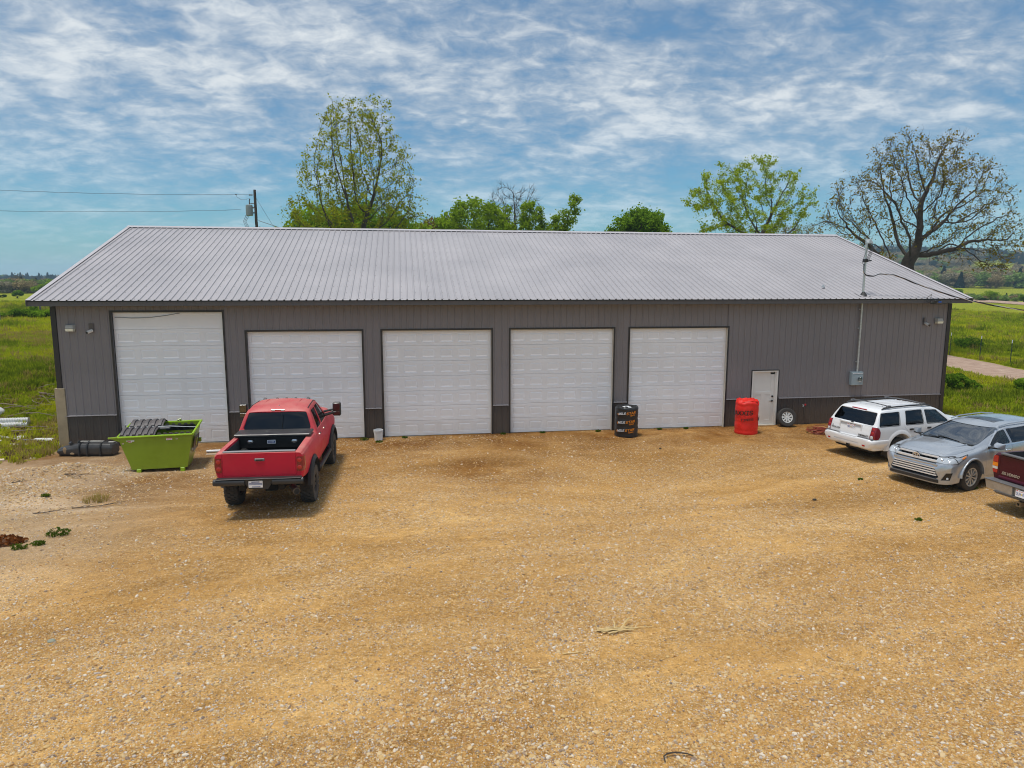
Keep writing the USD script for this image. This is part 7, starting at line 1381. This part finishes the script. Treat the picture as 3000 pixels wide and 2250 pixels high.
# ------------------------------------------------------------------ small far house
fh = thing('far_house', 'small distant grey roofed house just beyond the right roof corner', 'house', (*polar(.712, 455), float(land(*[np.array([v]) for v in polar(.712, 455)])[0])), -.5)
obj('wall', box(-6, -4, 0, 6, 4, 3.0), paint('house_tan', (.30, .26, .22), .8), fh, smooth=False); obj('roof', prism([(-4.6, 2.9), (4.6, 2.9), (0, 5.4)], -6.5, 6.5, 'x'), paint('house_roof', (.16, .14, .14), .8), fh, smooth=False)
for x in (-4, -1, 3.5): obj('window', box(x - .6, -4.06, 1.1, x + .6, -4.01, 2.2), M_black, fh, smooth=False)
obj('door', box(.9, -4.06, 0, 1.8, -4.01, 2.1), M_white, fh, smooth=False)
# ------------------------------------------------------------------ grass and weeds
def blade_tuft(seed, n, h, spread, w=.012, bend=.5):
    rng = np.random.default_rng(seed); V, F = [], []
    for k in range(n):
        a = rng.uniform(0, 2 * PI); r = spread * math.sqrt(rng.random()); p = np.array([r * math.cos(a), r * math.sin(a), 0]); b_ = rng.uniform(0, 2 * PI); hh = h * rng.uniform(.55, 1.25); d = np.array([math.cos(b_), math.sin(b_), 0]) * bend * hh * rng.uniform(.2, 1); sd = np.array([-math.sin(b_), math.cos(b_), 0]) * w
        m1 = p + d * .35 + [0, 0, hh * .6]; tip_ = p + d + [0, 0, hh * .95]; i = len(V); V += [p - sd, p + sd, m1 + sd * .8, m1 - sd * .8, tip_]; F += [(i, i + 1, i + 2), (i, i + 2, i + 3), (i + 3, i + 2, i + 4)]
    return TM(V, F)
def grass_mat(name, c0, c1, c2):
    return leaf_mat(name, c0, c1, c2, .45)
Gm = [grass_mat('grass_yellow', (0.36, 0.38, 0.014), (0.58, 0.57, 0.022), (0.64, 0.6, 0.05)), grass_mat('grass_green', (0.27, 0.33, 0.014), (0.46, 0.51, 0.02), (0.58, 0.6, 0.034)), grass_mat('grass_dry', (0.286, 0.218, 0.060), (0.420, 0.336, 0.108), (0.571, 0.470, 0.168)), grass_mat('grass_deep', (0.13, 0.18, 0.01), (0.25, 0.32, 0.016), (0.38, 0.44, 0.026))]
gp_ = [(blade_tuft(1, 26, .20, .16), Gm[0]), (blade_tuft(2, 26, .22, .16), Gm[1]), (blade_tuft(3, 20, .24, .18, bend=.8), Gm[2]), (blade_tuft(4, 30, .26, .15), Gm[3]), (leaf_quads(blob_points([(0, 0, .07, .18, .18, .08)], 60, np.random.default_rng(9), .2), .07, np.random.default_rng(9)), Gm[1]), (leaf_quads(blob_points([(0, 0, .06, .18, .18, .07)], 60, np.random.default_rng(10), .2), .06, np.random.default_rng(10)), Gm[0])]
def scatter_grass(name, x, y, seed, label, sc_=(0.7, 1.3), pdry=.10):
    rng = np.random.default_rng(seed); n = len(x); f1 = fbm(np.stack([x / 4.5, y / 4.5, 0 * x], -1), 4, 51); f2 = fbm(np.stack([x / 1.2, y / 1.2, 0 * x], -1), 3, 52); u = rng.random(n)
    idx = np.where(f1 + .25 * (f2 - .5) > .54, np.where(u < .6, 0, 5), np.where(f1 > .38, np.where(u < .55, 1, 4), np.where(u < .5, 3, 1))); idx = np.where(rng.random(n) < pdry * (f2 > .5) * 2, 2, idx)
    s_ = rng.uniform(sc_[0], sc_[1], n) * (.75 + .7 * f2); instancer(name, gp_, np.column_stack([x, y, ground_z(x, y) - .01]), rand_quat(rng, n, .12), np.column_stack([s_, s_, s_ * rng.uniform(.7, 1.2, n)]), idx, label=label, cat='grass')
rng = np.random.default_rng(90)
def region(n, x0, x1, y0, y1): return rng.uniform(x0, x1, n), rng.uniform(y0, y1, n)
x, y = region(30000, -16, 0.0, -2.2, 30); k = (lot_inside(x, y) < -.05) & ~((x > -.15) & (y > -.1)) & (rng.random(len(x)) < .35 + .65 * sstep(y, 0, 9)) & (x > -3 - .62 * (y + 8)); scatter_grass('bank_grass', x[k], y[k], 1, 'yellow green grass on the bank left of the building', (.7, 1.25), .16)
x, y = region(26000, -46, -6, 26, 90); k = x < -3 - .30 * y; scatter_grass('bank_grass', x[k], y[k], 2, 'yellow green grass of the field behind the left bank', (1.3, 2.2), .05)
x, y = region(42000, 31.6, 62, -1.5, 44); k = (lot_inside(x, y) < -.05) & (np.abs((x - 46.2) + .25 * (y - 14) * 0) > 0) & ~((np.abs(x - np.interp(y, [-40, -10, 10.4, 18.3, 30, 44], [44, 44.6, 45.2, 47.4, 48.2, 47.2])) < 2.5)) & (y < (x - 28) * 1.9 + 4); scatter_grass('meadow_grass', x[k], y[k], 3, 'green meadow grass right of the building and along the gravel road', (.8, 1.5), .06)
x, y = region(26000, 48, 110, 20, 110); k = (y > x * .9 - 45) & (y < x * 1.6 - 40) & (np.abs(x - 48) > 3); scatter_grass('meadow_grass', x[k], y[k], 4, 'green pasture grass beyond the gravel road on the right', (1.4, 2.4), .05)
M_weed = leaf_mat('weed_green', (.06, .10, .008), (.13, .19, .012), (.24, .30, .03), .4)
def weed(label, x, y, s, seed, mat=None, dry=False, blades=True):
    rng = np.random.default_rng(seed); t = thing('weed', label, 'weed', G(x, y)); mt = mat or M_weed
    C = blob_points([(0, 0, .10 * s, .34 * s, .22 * s, .12 * s), (.14 * s, .02, .09 * s, .22 * s, .18 * s, .10 * s)], int(170 * s + 40), rng, .3); obj('leaves', leaf_quads(C, .085 * max(s, .6), rng), mt, t, smooth=False)
    b = blade_tuft(seed, 14, .20 * s, .16 * s); obj('blades', b, mt, t, smooth=False); return t
weed('low green weed clump alone on the gravel at the left below the pale heap', 3.53, -8.45, .72, 1); weed('green weed touching the rust brown leaf pile at the left edge', 3.14, -9.15, .5, 2); weed('small green weed right of the rust brown pile', 3.40, -8.98, .42, 3)
weed('tiny green weed on the pale gravel heap at the left edge', 2.15, -5.9, .3, 4); weed('green weed growing at the base of the wall left of the white bucket', 9.45, -.35, .45, 5); weed('green weed in front of the white bucket', 9.95, -.75, .35, 6); weed('weed sprouting in front of the tall door right of the dumpster', 5.35, -.30, .55, 7); weed('green weed under the front of the silver SUV', 23.0, -7.1, .2, 8)
weed('low green weed on the gravel left of the maroon pickup bumper', 22.2, -10.3, .26, 9); weed('green weed growing behind the front wheel of the silver SUV', 25.3, -8.35, .4, 10)
for i, (x, y) in enumerate(((14.2, -.15), (15.6, -.12), (17.6, -.18), (19.9, -.14), (20.9, -.16), (10.8, -.2))): weed(['weed at the foot of the fourth door near its left jamb', 'weed at the foot of the fourth door under its middle', 'weed at the foot of the fourth door near the black tyre stack', 'weed at the foot of the fifth door left of its middle', 'weed at the foot of the fifth door right of its middle', 'weed at the foot of the third door near its left jamb'][i], x, y, .3, 30 + i)
rp_ = thing('leaf_pile', 'rust brown pile of dead leaves on the gravel at the left edge', 'leaf pile', G(2.72, -8.82)); rr_ = np.random.default_rng(8)
obj('leaves', leaf_quads(blob_points([(0, 0, .06, .30, .22, .11), (.18, .05, .04, .22, .15, .07)], 700, rr_, .2), .07, rr_), leaf_mat('dead_leaf', (.16, .05, .012), (.32, .12, .03), (.46, .24, .10), .15), rp_, smooth=False); obj('heap', TM(np.asarray(trimesh.creation.icosphere(2).vertices) * [.28, .20, .09], trimesh.creation.icosphere(2).faces), paint('dead_heap', (.12, .05, .02), .9), rp_)
dr_ = thing('dry_clump', 'tan clump of dry grass on the gravel below the pale heap', 'dry grass', G(3.35, -6.05)); obj('blades', blade_tuft(61, 130, .16, .30, .008, 1.2), Gm[2], dr_, smooth=False)
for i, (x, y, s, lb) in enumerate(((34.2, 5.4, 1.5, 'leafy green weed clump behind the white SUV right of the building corner'), (37.2, 5.8, 1.3, 'rounded green weed clump in the grass right of the building corner'), (40.6, 5.0, 1.2, 'broad green weed clump in the grass near the right edge'), (53.6, 24.0, 1.6, 'dark green bush in the meadow by the left steel post'), (35.6, 9.2, 1.0, 'small green weed in the grass beside the building corner'))):
    bush('meadow_bush', lb, G(x, y), [(0, 0, .38 * s, .7 * s, .6 * s, .48 * s), (.5 * s, .1, .28 * s, .5 * s, .5 * s, .36 * s), (-.4 * s, 0, .25 * s, .4 * s, .4 * s, .3 * s)], 1100, (L_green, .15), 400 + i, cat='bush', stems=6)
x, y = region(1500, -7, 3, -3.4, .6); k = (np.abs(lot_inside(x, y)) < .8) & ~((x > -.2) & (y > -.3)) & (rng.random(len(x)) < .5 * np.exp(-(lot_inside(x, y) / .5) ** 2) + .05); scatter_grass('edge_grass', x[k], y[k], 5, 'sparse grass tufts where the gravel meets the grass on the left', (.5, 1.0), .2)
x, y = region(1600, 31.6, 42, -4.2, .5); k = (np.abs(lot_inside(x, y)) < .9) & (rng.random(len(x)) < .6 * np.exp(-(lot_inside(x, y) / .5) ** 2)); scatter_grass('edge_grass', x[k], y[k], 6, 'sparse grass tufts where the gravel meets the meadow on the right', (.5, 1.0), .2)
x, y = region(2600, -9, -.3, -1.6, 6); k = (lot_inside(x, y) < .1) & (fbm(np.stack([x / 1.6, y / 1.6, 0 * x], -1), 3, 71) > .46); n = int(k.sum()); rr_ = np.random.default_rng(72); instancer('leaf_litter', [(blade_tuft(71, 22, .09, .20, .012, 1.8), Gm[2]), (leaf_quads(blob_points([(0, 0, .02, .2, .2, .03)], 40, np.random.default_rng(73), .1), .06, np.random.default_rng(73)), leaf_mat('litter_brown', (.12, .075, .035), (.22, .15, .075), (.32, .23, .12), .2))], np.column_stack([x[k], y[k], ground_z(x[k], y[k]) + .03]), rand_quat(rr_, n, .2), np.repeat(rr_.uniform(.7, 1.4, (n, 1)), 3, 1), rr_.integers(0, 2, n), label='brown dead stalks and leaf litter on the bank left of the building', cat='leaf litter')
# brushwood on the bank
br_ = thing('brush_pile', 'grey brown dead branches lying on the bank behind the white pipes', 'branches', G(-1.9, 4.2)); rr_ = np.random.default_rng(31); sticks = []
for _ in range(46):
    c = rr_.normal(0, 1, 2) * [1.3, 1.1]; a = rr_.normal(.1, .55); L = rr_.uniform(.6, 2.2); d = np.array([math.cos(a), math.sin(a)]) * L / 2; zz = [gz(-1.9 + q[0], 4.2 + q[1]) - gz(-1.9, 4.2) for q in (c - d, c, c + d)]; sticks.append(tube([(*(c - d), zz[0] + rr_.uniform(.03, .2)), (*(c + rr_.normal(0, .06, 2)), zz[1] + rr_.uniform(.08, .25)), (*(c + d), zz[2] + rr_.uniform(.03, .35))], [.016, .013, .005], 4))
obj('branches', join(sticks), paint('dead_branch', (.20, .155, .115), .9, vary=.3), br_)
# ------------------------------------------------------------------ loose stones on the gravel
def stone_proto(seed):
    i = trimesh.creation.icosphere(1, 1.0); v = np.asarray(i.vertices); r_ = np.random.default_rng(seed); v = v * (1 + .55 * (fbm(v * 1.1 + seed * 3, 2, seed) - .5))[:, None] * r_.uniform([.8, .6, .4], [1.2, .9, .62]); return TM(v, i.faces)
cols = [(.46, .28, .10), (.50, .36, .19), (.34, .18, .06), (.40, .34, .29), (.58, .50, .40), (.27, .19, .12), (.20, .14, .10), (.48, .32, .13)]
sp = [(stone_proto(i), paint(f'stone_{"abcdefgh"[i]}', c, .8, vary=.2, scale=30)) for i, c in enumerate(cols)]
rng = np.random.default_rng(123)
N = 260000; dd = 6.2 * np.exp(rng.random(N) * math.log(24 / 6.2)); bb = rng.uniform(-.56, .86, N); x, y = polar(bb, dd); f = .65 * fbm(np.stack([x / 1.9, y / 1.9, 0 * x], -1), 4, 61) + .35 * fbm(np.stack([x / .35, y / .35, 0 * x], -1), 2, 62)
k = (lot_inside(x, y) > .02) & (y < -.12) & (rng.random(N) < np.clip((f - .36) * 5.0, .06, 1)); x, y, dd = x[k], y[k], dd[k]; n = len(x)
s_ = np.clip(rng.lognormal(math.log(.0086), .5, n), .004, .032); nn_ = np.stack([x, y, 0 * x], -1)
idx = rng.choice(8, n, p=[.20, .17, .14, .13, .09, .08, .06, .13])
instancer('loose_gravel', sp, np.column_stack([x, y, lot_z(x, y) + s_ * .12]), rand_quat(rng, n, .35), np.column_stack([s_ * rng.uniform(.8, 1.3, n), s_, s_ * rng.uniform(.8, 1.2, n)]), idx, label='loose brown, tan and grey stones strewn over the lot', cat='gravel')
# coarser pale stones on the heaps
M_ = 30000; x = rng.uniform(-5, 4.5, M_); y = rng.uniform(-8.2, -2.4, M_); hh_ = lot_height(x, y); k = (lot_inside(x, y) > 0) & (rng.random(M_) < np.clip((hh_ - .02) * 9, .12, 1)); x, y = x[k], y[k]; n = len(x); s_ = np.clip(rng.lognormal(math.log(.0145), .4, n), .006, .035)
idx = rng.choice(8, n, p=[.26, .26, .10, .14, .10, .03, .02, .09])
instancer('heap_gravel', sp, np.column_stack([x, y, lot_z(x, y) + s_ * .12]), rand_quat(rng, n, .5), np.column_stack([s_ * rng.uniform(.8, 1.3, n), s_, s_ * rng.uniform(.8, 1.2, n)]), idx, label='coarse pale stones of the spread heaps at the left edge', cat='gravel')
# ------------------------------------------------------------------ air
haze_mat = usdkit.material(stage, LOOK + 'haze_air', {'v': ('principled_volume', {'color': (0.60, 0.82, 1.0), 'density': 0.00024, 'anisotropy': 0.2})}, [], volume='v.volume')
obj('haze', box(-3600, -90, -4, 3650, 4150, 75), haze_mat, smooth=False, kind='stuff')
